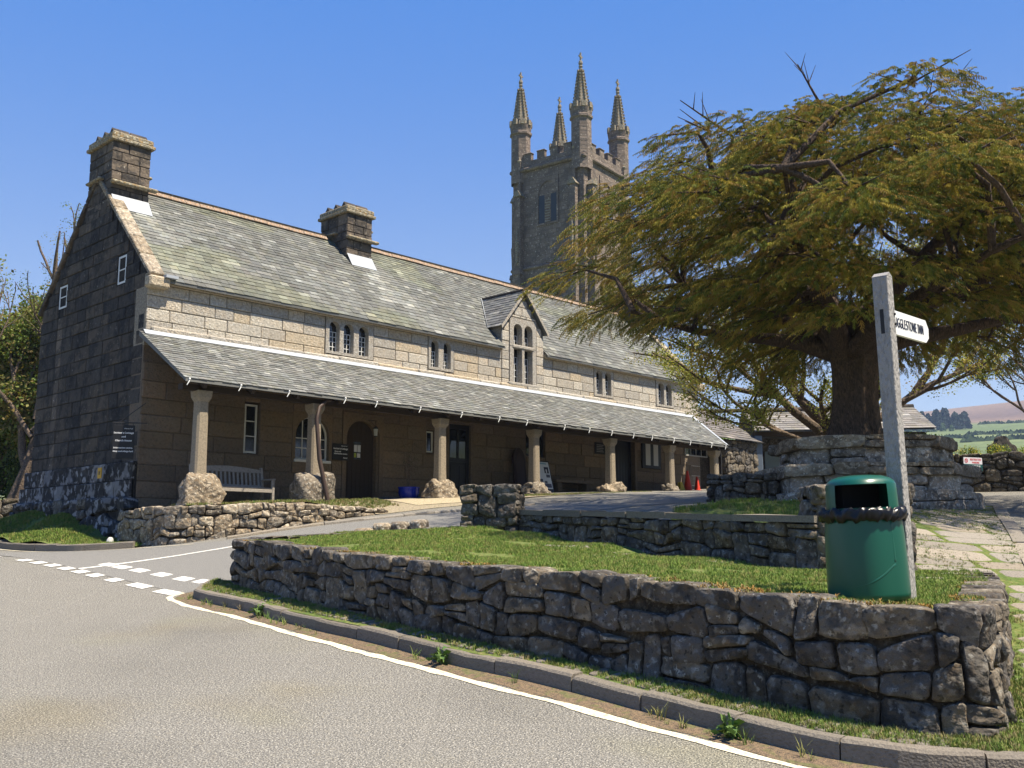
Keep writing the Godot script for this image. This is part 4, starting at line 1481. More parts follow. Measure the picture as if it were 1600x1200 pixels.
	for q in [[0.2, 12.32, 0.2], [12.32, 14.4, -0.6], [14.4, 23.7, 0.2]]:
		b.q(Vector3(q[0], roof_y(q[2]), q[2]), Vector3(q[1], roof_y(q[2]), q[2]), Vector3(q[1], 11.28, -3.22), Vector3(q[0], 11.28, -3.22))
		if q[2] > 0.0:
			b.q(Vector3(q[0], roof_y(0.2) - 0.06, 0.19), Vector3(q[1], roof_y(0.2) - 0.06, 0.19), Vector3(q[1], roof_y(0.2), 0.2), Vector3(q[0], roof_y(0.2), 0.2))
			b.q(Vector3(q[0], roof_y(0.2) - 0.06, 0.19), Vector3(q[0], 8.0, -0.1), Vector3(q[1], 8.0, -0.1), Vector3(q[1], roof_y(0.2) - 0.06, 0.19))
	b.q(Vector3(23.7, roof_y(0.2), -6.64), Vector3(0.2, roof_y(0.2), -6.64), Vector3(0.2, 11.28, -3.22), Vector3(23.7, 11.28, -3.22))
	var mr := obj("main_roof", b.mesh(M.slate_core), H)
	var upv := Vector3(0, 3.345, -3.42).normalized()
	var in_dormer := func(ss: float, yy: float) -> bool: return absf(ss - 13.36) < 1.1 and yy < 8.7 + (1.16 - absf(ss - 13.36)) * 1.17
	slates(mr, "slates", Vector3(0.28, roof_y(0.2) + 0.004, 0.2), Vector3(1, 0, 0), upv, 23.3, 4.76, 0.2, 0.13, 0.2, 0.36, 210, func(u, v): return not in_dormer.call(u + 0.28, roof_y(0.2) + v * upv.y), Color(0.155, 0.158, 0.147), 0.014, roof_stain)
	slates(mr, "rear_slates", Vector3(23.6, roof_y(0.2) + 0.004, -6.64), Vector3(-1, 0, 0), Vector3(0, 3.345, 3.42).normalized(), 23.3, 4.76, 0.4, 0.4, 0.6, 0.8, 211, func(_u, _v): return true, Color(0.2, 0.2, 0.19))
	rng.seed = 8
	s = 1.15
	while s < 23.0:
		b = MB.new()
		if not (s > 7.4 and s < 8.75):
			var dy := rr(-0.008, 0.008)
			b.ext(PackedVector2Array([Vector2(-0.17, -0.13), Vector2(-0.05, 0.02), Vector2(0.0, 0.04), Vector2(0.05, 0.02), Vector2(0.17, -0.13), Vector2(0.14, -0.15), Vector2(0, 0.0), Vector2(-0.14, -0.15)]), s, s + 0.44, Transform3D(Basis(Vector3(0, 0, -1), Vector3(0, 1, 0), Vector3(1, 0, 0)), Vector3(0, 11.34 + dy, -3.22)))
			obj("ridge_tile", b.mesh(M.terracotta), mr)
		s += 0.45
	# copings on both gables
	for side in 2:
		var sa := -0.06 if side == 0 else 23.58
		var sb := 0.34 if side == 0 else 23.98
		rng.seed = 30 + side
		for face in 2:
			var v := 0.0
			while v < 4.6:
				var l := rr(0.65, 1.0)
				if v + l > 4.4: l = 4.7 - v
				var bs := Basis(Vector3(1, 0, 0), upv, Vector3(1, 0, 0).cross(upv))
				var org := Vector3(0, roof_y(0.12), 0.12)
				if face == 1:
					var u2 := Vector3(0, upv.y, -upv.z)
					bs = Basis(Vector3(-1, 0, 0), u2, Vector3(-1, 0, 0).cross(u2))
					org = Vector3(0, roof_y(0.12), -6.56)
				b = MB.new()
				b.bbox(sa if face == 0 else -sb, sb if face == 0 else -sa, v, v + l - 0.012, -0.02, 0.11 + rr(-0.015, 0.015), 0.025, Transform3D(bs, org))
				obj("coping_stone", b.mesh(M.rubble_pale[[0, 2, 2, 1][rng.randi() % 4]] if face == 0 else M.chimney[rng.randi() % 4]), mr)
				v += l
		b = MB.new()
		b.bbox(sa - 0.02, sb + 0.12, 7.72, 8.0, -0.05, 0.26, 0.04)
		obj("kneeler_stone", b.mesh(M.ashlar[3]), mr)
	b = MB.new()
	b.box(0.3, 0.62, 7.98, 8.05, 0.02, 0.33)
	obj("lead_flashing", b.mesh(M.lead), mr)
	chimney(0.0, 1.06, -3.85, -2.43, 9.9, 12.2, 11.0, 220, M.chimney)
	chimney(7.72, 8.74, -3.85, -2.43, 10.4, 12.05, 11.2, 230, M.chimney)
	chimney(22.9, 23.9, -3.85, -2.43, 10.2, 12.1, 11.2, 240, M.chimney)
	# ---- upper windows ----
	stone_window(H, 5.28, 6.96, 6.82, 7.88, [[5.575, 0.18, 6.9, 7.58, 0.18], [6.07, 0.18, 6.9, 7.58, 0.18], [6.61, 0.18, 6.9, 7.58, 0.18]], 0.85)
	stone_window(H, 9.12, 10.16, 6.84, 7.88, [[9.37, 0.155, 6.92, 7.6, 0.16], [9.89, 0.155, 6.92, 7.6, 0.16]], 0.75)
	stone_window(H, 17.15, 18.26, 6.84, 7.88, [[17.44, 0.18, 6.92, 7.62, 0.16], [17.96, 0.18, 6.92, 7.62, 0.16]], 0.8)
	stone_window(H, 20.98, 22.13, 6.84, 7.88, [[21.3, 0.19, 6.92, 7.62, 0.16], [21.82, 0.19, 6.92, 7.62, 0.16]], 0.8)
	make_dormer()
	# gable windows
	for g in [[-1.72, -1.28, 8.09, 8.82], [-5.33, -4.82, 8.02, 8.66]]:
		b = MB.new()
		for e in [[g[0], g[1], g[2], g[2] + 0.05], [g[0], g[1], g[3] - 0.05, g[3]], [g[0], g[0] + 0.055, g[2] + 0.05, g[3] - 0.05], [g[1] - 0.055, g[1], g[2] + 0.05, g[3] - 0.05], [g[0] + 0.055, g[1] - 0.055, (g[2] + g[3]) / 2 - 0.015, (g[2] + g[3]) / 2 + 0.015]]:
			b.box(e[0], e[1], e[2], e[3], -0.1, -0.02, XG)
		var w := obj("gable_window", b.mesh(M.white_paint), H)
		b = MB.new()
		b.box(g[0] + 0.03, g[1] - 0.03, g[2] + 0.03, g[3] - 0.03, -0.085, -0.07, XG)
		obj("pane", b.mesh(M.glass), w)
	make_porch()
	make_lower()

func make_dormer() -> void:
	var b := MB.new()
	# core of the dormer front, with the two-light transomed window in it
	b.ext(PackedVector2Array([Vector2(12.33, 6.62), Vector2(12.7, 6.62), Vector2(12.7, 9.05), Vector2(14.0, 9.05), Vector2(14.0, 6.62), Vector2(14.38, 6.62), Vector2(14.38, 8.72), Vector2(13.36, 9.95), Vector2(12.33, 8.72)]), -0.5, -0.03)
	var dm := obj("dormer", b.mesh(M.mortar), H)
	var ops := [[12.68, 14.02, 6.6, 9.07]]
	var lim := func(_a, t): return [12.33 + maxf(0.0, t - 8.72) * 0.84, 14.38 - maxf(0.0, t - 8.72) * 0.84]
	ashlar(dm, 12.33, 14.38, [6.62, 6.93, 7.24, 7.56, 7.86, 8.2, 8.55, 8.85, 9.15, 9.45, 9.7, 9.9], ops, 0.25, 0.55, [M.ashlar[5], M.ashlar[2], M.ashlar[0], M.ashlar[4]], 250, Transform3D(Basis(), Vector3(0, 0, 0.02)), "stone_block", lim)
	b = MB.new()
	arch_plate(b, 12.7, 14.0, 8.08, 9.05, [[13.09, 0.205, 8.14, 8.66, 0.2], [13.61, 0.205, 8.14, 8.66, 0.2]], 0.03, -0.25)
	arch_plate(b, 12.7, 14.0, 6.72, 8.06, [[13.09, 0.205, 6.85, 8.05, 0.005], [13.61, 0.205, 6.85, 8.05, 0.005]], 0.03, -0.25)
	b.bbox(12.82, 13.88, 8.02, 8.13, -0.2, 0.06, 0.02)
	b.bbox(12.6, 14.1, 6.74, 6.84, -0.2, 0.1, 0.02)
	var w := obj("window", b.mesh(M.ashlar[4]), dm)
	for x in [13.09, 13.61]:
		pane(w, x - 0.22, x + 0.22, 6.8, 8.9, -0.22)
	var lb := MB.new()
	for x in [13.09, 13.61]:
		for k in 4:
			var sx: float = x - 0.19 + k * 0.127
			lb.box(sx - 0.01, sx + 0.01, 6.86, 7.75, -0.215, -0.195)
			lb.box(sx - 0.01, sx + 0.01, 8.14, 8.5, -0.215, -0.195)
		for yy in [6.87, 7.09, 7.31, 7.53, 7.75, 8.15, 8.32, 8.49]:
			lb.box(x - 0.2, x + 0.2, yy - 0.01, yy + 0.01, -0.214, -0.196)
	obj("leaded_lights", lb.mesh(M.white_paint), w)
	# cheeks and roof
	b = MB.new()
	for x in [12.34, 14.37]:
		b.q(Vector3(x, 8.0, 0.0), Vector3(x, 8.75, 0.0), Vector3(x, 8.75, -0.66), Vector3(x, 8.1, -0.05))
	obj("cheek", b.mesh(M.slate_core), dm)
	for side in 2:
		var sg := -1.0 if side == 0 else 1.0
		var e := Vector3(13.36 + sg * 1.16, 8.66, 0.14)
		var upv := Vector3(-sg * 1.16, 1.4, 0).normalized()
		var sl := Vector2(1.16, 1.4).length()
		var al := Vector3(0, 0, -1) if side == 1 else Vector3(0, 0, 1)
		var o := e
		if side == 0:
			o = e + Vector3(0, 0, -2.3)
		var keep := func(u: float, v: float) -> bool:
			var nn: float = (0.14 - u) if side == 1 else (0.14 - 2.3 + u)
			var yy: float = 8.66 + v * upv.y
			return nn > -(yy - 8.13) / 0.978 - 0.08
		b = MB.new()
		b.q(e, e + upv * sl, Vector3(13.36, 10.06, -1.97), Vector3(e.x, 8.66, -0.54))
		var rf := obj("dormer_roof", b.mesh(M.slate_core), dm)
		slates(rf, "slates", o, al, upv, 2.3, sl, 0.15, 0.13, 0.18, 0.3, 260 + side, keep, Color(0.19, 0.19, 0.185))
		b = MB.new()
		var nrm := Vector3(sg * 1.4, 1.16, 0).normalized()
		b.q(e + Vector3(0, -0.1, 0.02), e + upv * sl + Vector3(0, -0.1, 0.02), e + upv * sl + nrm * 0.03 + Vector3(0, 0, 0.02), e + nrm * 0.03 + Vector3(0, 0, 0.02))
		obj("bargeboard", b.mesh(M.ashlar[1]), dm)
	b = MB.new()
	b.tube([Vector3(13.36, 10.08, 0.18), Vector3(13.36, 10.08, -1.95)], [0.06, 0.06], 8)
	obj("ridge_roll", b.mesh(M.black[1]), dm)
	b = MB.new()
	for x in [[12.18, -1.0], [14.54, 1.0]]:
		b.q(Vector3(x[0], 8.7, -0.52), Vector3(x[0] - x[1] * 0.1, 8.7, -0.6), Vector3(13.36, 10.12, -1.99), Vector3(13.36 + x[1] * 0.1, 10.1, -1.93))
	obj("lead_flashing", b.mesh(M.lead), dm)

const COLS := [[0.49, 2.4, 0.72, 0.95], [3.62, 2.55, 0.72, 1.15], [7.88, 2.86, 0.42, 0.85], [11.78, 3.06, 0.34, 0.85], [15.55, 3.23, 0.28, 0.85], [18.98, 3.39, 0.22, 0.65], [21.9, 3.51, 0.2, 0.6]]

func make_porch() -> void:
	var e0 := Vector3(-0.18, 5.2, 2.4)
	var topy := 6.62
	var up := Vector3(0, topy - 5.2, -2.38)
	var sl := up.length()
	up = up.normalized()
	var b := MB.new()
	b.q(Vector3(-0.16, 5.21, 2.39), Vector3(22.2, 5.21, 2.39), Vector3(23.35, 6.6, 0.02), Vector3(-0.16, 6.6, 0.02))
	b.q(Vector3(-0.16, 5.13, 2.39), Vector3(22.2, 5.13, 2.39), Vector3(22.2, 5.21, 2.39), Vector3(-0.16, 5.21, 2.39))
	b.q(Vector3(-0.16, 6.5, 0.02), Vector3(-0.16, 5.13, 2.39), Vector3(-0.16, 5.21, 2.39), Vector3(-0.16, 6.6, 0.02))
	b.q(Vector3(22.2, 5.13, 2.39), Vector3(23.35, 6.5, 0.02), Vector3(23.35, 6.6, 0.02), Vector3(22.2, 5.21, 2.39))
	var pr := obj("porch_roof", b.mesh(M.slate_core), H)
	slates(pr, "slates", e0, Vector3(1, 0, 0), up, 23.6, sl, 0.15, 0.12, 0.16, 0.28, 300, func(u, v): return u < 22.4 + v / sl * 1.15, Color(0.19, 0.192, 0.182))
	b = MB.new()
	b.q(Vector3(-0.15, 5.12, 2.38), Vector3(-0.15, 6.49, 0.02), Vector3(23.34, 6.49, 0.02), Vector3(22.2, 5.12, 2.38))
	obj("soffit_boards", b.mesh(M.oak), pr)
	# lead strip where it meets the wall, and at the right verge
	b = MB.new()
	b.q(Vector3(-0.1, 6.54, 0.22), Vector3(23.3, 6.54, 0.22), Vector3(23.35, 6.66, 0.105), Vector3(-0.1, 6.66, 0.105))
	b.q(Vector3(22.15, 5.25, 2.36), Vector3(22.27, 5.25, 2.36), Vector3(23.45, 6.68, 0.0), Vector3(23.3, 6.66, 0.0))
	obj("lead_flashing", b.mesh(M.lead), pr)
	b = MB.new()
	b.box(-0.05, 22.0, 5.0, 5.14, 1.86, 2.06)
	obj("beam", b.mesh(M.oak), H)
	for k in 18:
		b = MB.new()
		var x := 0.3 + k * 1.25
		b.q(Vector3(x, 5.02, 2.3), Vector3(x + 0.09, 5.02, 2.3), Vector3(x + 0.09, 6.38, 0.02), Vector3(x, 6.38, 0.02))
		b.box(x, x + 0.09, 0, 0.1, 0, 2.68, Transform3D(Basis(Vector3.RIGHT, atan2(1.36, 2.32)), Vector3(0, 6.38, 0.02)))
		obj("rafter", b.mesh(M.oak), pr)
	for k in COLS.size():
		var c: Array = COLS[k]
		rng.seed = 400 + k
		b = MB.new()
		var yb: float = c[1] + c[2] - 0.06
		var xf := Transform3D(Basis(Vector3.UP, rr(-0.03, 0.03)), Vector3(c[0], 0, 1.95))
		# octagonal shaft with chamfers, swelling capital
		var oct := func(hw: float, ch: float, yy: float) -> Array:
			return [Vector3(-hw + ch, yy, hw), Vector3(hw - ch, yy, hw), Vector3(hw, yy, hw - ch), Vector3(hw, yy, -hw + ch), Vector3(hw - ch, yy, -hw), Vector3(-hw + ch, yy, -hw), Vector3(-hw, yy, -hw + ch), Vector3(-hw, yy, hw - ch)]
		var rings := [oct.call(0.15, 0.03, yb - 0.1), oct.call(0.146, 0.045, yb + 0.3), oct.call(0.135, 0.045, 4.7), oct.call(0.138, 0.045, 4.76), oct.call(0.18, 0.03, 4.86), oct.call(0.19, 0.02, 5.01)]
		for i in rings.size() - 1:
			for j in 8:
				var j2 := (j + 1) % 8
				b.q(xf * rings[i][j], xf * rings[i][j2], xf * rings[i + 1][j2], xf * rings[i + 1][j])
		for j in range(1, 7):
			b.tri(xf * rings[-1][0], xf * rings[-1][j], xf * rings[-1][j + 1])
		var col := obj("column", b.mesh(M.column[k % 2]), H)
		# boulder base
		b = MB.new()
		var prof := [[1.0, -0.25], [1.03, 0.05], [1.0, 0.3], [0.95, 0.55], [0.87, 0.78], [0.76, 0.93], [0.6, 0.99], [0.35, 1.0]]
		var nseg := 26
		for r in prof.size():
			for j in nseg:
				var g := TAU * j / nseg
				var sq := 1.0 / pow(pow(absf(cos(g)), 4.0) + pow(absf(sin(g)), 4.0), 0.25)
				var rad: float = c[3] * 0.5 * prof[r][0] * sq * 0.93
				var w := nz.get_noise_3d(cos(g) * 60 + k * 90, prof[r][1] * 60, sin(g) * 60)
				w += nz.get_noise_3d(cos(g) * 160 + k * 90, prof[r][1] * 160, sin(g) * 160) * 0.5
				w += nz.get_noise_3d(cos(g) * 380 + k * 90, prof[r][1] * 380, sin(g) * 380) * 0.35
				rad *= 1.0 + w * 0.46
				b.p(xf * Vector3(cos(g) * rad, c[1] + c[2] * prof[r][1] + w * 0.09, sin(g) * rad * 0.85))
			if r:
				for j in nseg:
					var j2 := (j + 1) % nseg
					b.t((r - 1) * nseg + j, r * nseg + j, r * nseg + j2)
					b.t((r - 1) * nseg + j, r * nseg + j2, (r - 1) * nseg + j2)
		var cc := b.p(xf * Vector3(0, c[1] + c[2] * 1.0, 0))
		for j in nseg:
			b.t(cc, (prof.size() - 1) * nseg + (j + 1) % nseg, (prof.size() - 1) * nseg + j)
		obj("base_boulder", b.mesh(M.rubble_pale[[1, 4][k % 2]], true), col)
	# leaning downpipe at the second column
	b = MB.new()
	b.tube([Vector3(3.9, 5.13, 2.2), Vector3(3.75, 5.1, 2.25), Vector3(3.52, 4.9, 2.3), Vector3(3.42, 4.6, 2.32), Vector3(3.5, 3.6, 2.38), Vector3(3.72, 2.5, 2.5)], [0.05, 0.05, 0.05, 0.05, 0.055, 0.055], 10)
	obj("downpipe", b.mesh(flat(Color(0.06, 0.04, 0.032), 0.55), true), H)
	b = MB.new()
	b.tube([Vector3(22.3, 5.2, 1.9), Vector3(22.45, 4.9, 1.9), Vector3(22.45, 3.4, 1.9)], [0.045, 0.045, 0.045], 8)
	obj("downpipe", b.mesh(M.iron, true), H)
	# platform under the porch
	var hp := func(x: float, d: float) -> float:
		var q := H.transform.affine_inverse() * W(x, d, 0)
		var fl := 2.38 + 0.051 * q.x
		var k := clampf((q.z - 2.5) / 1.1, 0.0, 1.0) * clampf((q.x - 2.6) / 1.6, 0.0, 1.0)
		return lerpf(fl, R(x, d) + 0.012, k)
	var pts := PackedVector2Array()
	for q in [[-0.5, 0.0], [24.0, 0.0], [24.0, 2.7], [16.0, 2.9], [10.5, 3.2], [7.0, 3.6], [4.6, 3.7], [3.4, 3.35], [1.8, 3.2], [0.6, 3.0], [-0.1, 2.8], [-0.4, 2.4]]:
		var w: Vector3 = H.transform * Vector3(q[0], 0, q[1])
		pts.append(Vector2(w.x, -w.z))
	sheet("porch_floor", pts, 0.4, hp, M.dirt)
	var pg := PackedVector2Array()
	for q in [[5.7, 0.0], [8.6, 0.0], [9.4, 2.6], [8.6, 3.35], [5.9, 3.3], [5.4, 2.4]]:
		var w: Vector3 = H.transform * Vector3(q[0], 0, q[1])
		pg.append(Vector2(w.x, -w.z))
	sheet("porch_paving", pg, 0.4, func(x, d): return hp.call(x, d) + 0.01, M.concrete)
	M.porch_y = hp
	M.porch_poly = pts

# vertical plank door in the opening, with an arched or flat head
func plank_door(parent: Node, s0: float, s1: float, y0: float, y1: float, spring: float, n: float, planks: int, m: Material) -> MeshInstance3D:
	var b := MB.new()
	b.box(s0, s1, y0, spring, n - 0.05, n - 0.02)
	var o := obj("door", b.mesh(m), parent)
	var c := (s0 + s1) / 2
	var hw := (s1 - s0) / 2
	for k in planks:
		var a := lerpf(s0, s1, float(k) / planks) + 0.004
		var e := lerpf(s0, s1, float(k + 1) / planks) - 0.004
		var f := func(x: float) -> float: return spring + (y1 - spring) * sqrt(maxf(0.0, 1.0 - pow((x - c) / hw, 2)))
		b = MB.new()
		b.ext(PackedVector2Array([Vector2(a, y0), Vector2(e, y0), Vector2(e, f.call(e)), Vector2((a + e) / 2, f.call((a + e) / 2)), Vector2(a, f.call(a))]), n - 0.03, n + 0.012)
		obj("plank", b.mesh(m), o)
	return o

func sash(called: String, s0: float, s1: float, y0: float, y1: float, cols: int, rows: int, n: float, fr: float, m: Material, arch := 0.0) -> MeshInstance3D:
	var b := MB.new()
	if arch > 0.0:
		arch_plate(b, s0, s1, y0, y1 + 0.0, [[(s0 + s1) / 2, (s1 - s0) / 2 - fr, y0 + fr, y1 - arch - fr, arch]], n + 0.04, n)
	else:
		b.box(s0, s1, y0, y0 + fr, n, n + 0.04)
		b.box(s0, s1, y1 - fr, y1, n, n + 0.04)
		b.box(s0, s0 + fr, y0 + fr, y1 - fr, n, n + 0.04)
		b.box(s1 - fr, s1, y0 + fr, y1 - fr, n, n + 0.04)
	for k in range(1, cols):
		var x := lerpf(s0 + fr, s1 - fr, float(k) / cols)
		b.box(x - 0.012, x + 0.012, y0 + fr, y1 - fr, n + 0.002, n + 0.03)
	for k in range(1, rows):
		var y := lerpf(y0 + fr, y1 - fr - arch * 0.6, float(k) / (rows - (0 if arch == 0.0 else 0)))
		b.box(s0 + fr, s1 - fr, y - 0.012, y + 0.012, n + 0.003, n + 0.029)
	var o := obj(called, b.mesh(m), H)
	b = MB.new()
	b.box(s0 + 0.02, s1 - 0.02, y0 + 0.02, y1 - 0.02, n - 0.01, n + 0.008)
	obj("pane", b.mesh(M.glass), o)
	return o

func make_lower() -> void:
	# slim white window, arched white window, small window
	sash("sash_window", 2.87, 3.25, 3.87, 5.15, 1, 3, -0.14, 0.05, M.white_paint)
	var b := MB.new()
	arch_plate(b, 4.3, 5.6, 3.74, 5.1, [[4.95, 0.55, 3.8, 4.45, 0.52]], 0.0, -0.2)
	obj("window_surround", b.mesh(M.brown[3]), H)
	sash("arched_window", 4.38, 5.52, 3.78, 5.02, 4, 3, -0.16, 0.07, M.white_paint, 0.5)
	b = MB.new()
	b.bbox(4.36, 5.56, 3.72, 3.8, -0.2, 0.05, 0.015)
	obj("window_sill", b.mesh(M.white_paint), H)
	sash("small_window", 9.12, 9.4, 4.28, 4.92, 1, 1, -0.12, 0.04, M.white_paint)
	# arched oak door in a moulded granite frame
	b = MB.new()
	arch_plate(b, 5.95, 7.4, 2.5, 5.22, [[6.67, 0.6, 2.4, 4.52, 0.55]], 0.02, -0.12)
	arch_plate(b, 6.0, 7.34, 2.5, 5.15, [[6.67, 0.53, 2.4, 4.52, 0.5]], -0.05, -0.3)
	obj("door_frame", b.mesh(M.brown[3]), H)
	var dr := plank_door(H, 6.14, 7.2, 2.62, 5.03, 4.52, -0.2, 7, M.oak)
	b = MB.new()
	b.box(6.48, 6.74, 3.92, 4.42, -0.2, -0.18)
	obj("door_light", b.mesh(M.glass), dr)
	for q in [[6.5, 6.6, 4.13, 4.33, Color(0.6, 0.62, 0.66)], [6.62, 6.73, 4.13, 4.33, Color(0.6, 0.62, 0.66)], [6.5, 6.58, 3.97, 4.1, Color(0.3, 0.36, 0.05)], [6.61, 6.72, 3.97, 4.09, Color(0.6, 0.6, 0.6)]]:
		b = MB.new()
		b.box(q[0], q[1], q[2], q[3], -0.179, -0.175)
		obj("notice_paper", b.mesh(flat(q[4], 0.8)), dr)
	b = MB.new()
	b.bbox(5.9, 7.45, 2.5, 2.72, -0.3, 0.35, 0.02)
	obj("doorstep", b.mesh(M.granite[0]), H)
	# black half-glazed door
	b = MB.new()
	arch_plate(b, 9.93, 11.03, 2.7, 5.32, [[10.48, 0.47, 2.6, 5.22, 0.01]], 0.01, -0.2)
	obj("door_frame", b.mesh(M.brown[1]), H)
	b = MB.new()
	b.box(10.0, 10.96, 2.8, 5.25, -0.18, -0.12)
	b.box(10.0, 10.14, 2.85, 5.22, -0.12, -0.09)
	b.box(10.82, 10.96, 2.85, 5.22, -0.12, -0.09)
	b.box(10.14, 10.82, 5.08, 5.22, -0.12, -0.09)
	b.box(10.14, 10.82, 4.05, 4.17, -0.12, -0.09)
	b.box(10.44, 10.52, 4.17, 5.08, -0.12, -0.09)
	var d2 := obj("door", b.mesh(M.black_paint), H)
	for q in [[10.15, 10.43], [10.53, 10.81]]:
		b = MB.new()
		b.box(q[0], q[1], 4.18, 5.07, -0.119, -0.112)
		obj("pane", b.mesh(M.glass), d2)
		b = MB.new()
		b.bbox(q[0] + 0.03, q[1] - 0.03, 3.0, 3.95, -0.12, -0.1, 0.015)
		obj("door_panel", b.mesh(M.black_paint), d2)
	# dark window behind the fourth column
	sash("dark_window", 13.55, 14.45, 4.45, 5.42, 2, 1, -0.14, 0.07, M.black_paint)
	# great boarded doorway
	b = MB.new()
	arch_plate(b, 18.02, 19.65, 2.9, 5.52, [[18.84, 0.68, 2.8, 5.4, 0.02]], 0.01, -0.2)
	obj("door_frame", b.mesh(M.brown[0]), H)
	plank_door(H, 18.16, 19.52, 3.2, 5.42, 5.4, -0.2, 8, M.black_paint)
	sash("casement_window", 22.78, 24.4, 5.0, 5.62, 4, 2, 0.012, 0.05, flat(Color(0.3, 0.29, 0.27), 0.7))
	# lead-grey vertical waterpipe stub and lamp arm above the arched door
	b = MB.new()
	b.bbox(17.95, 19.75, 3.05, 3.3, -0.3, 0.2, 0.02)
	obj("doorstep", b.mesh(M.granite[1]), H)

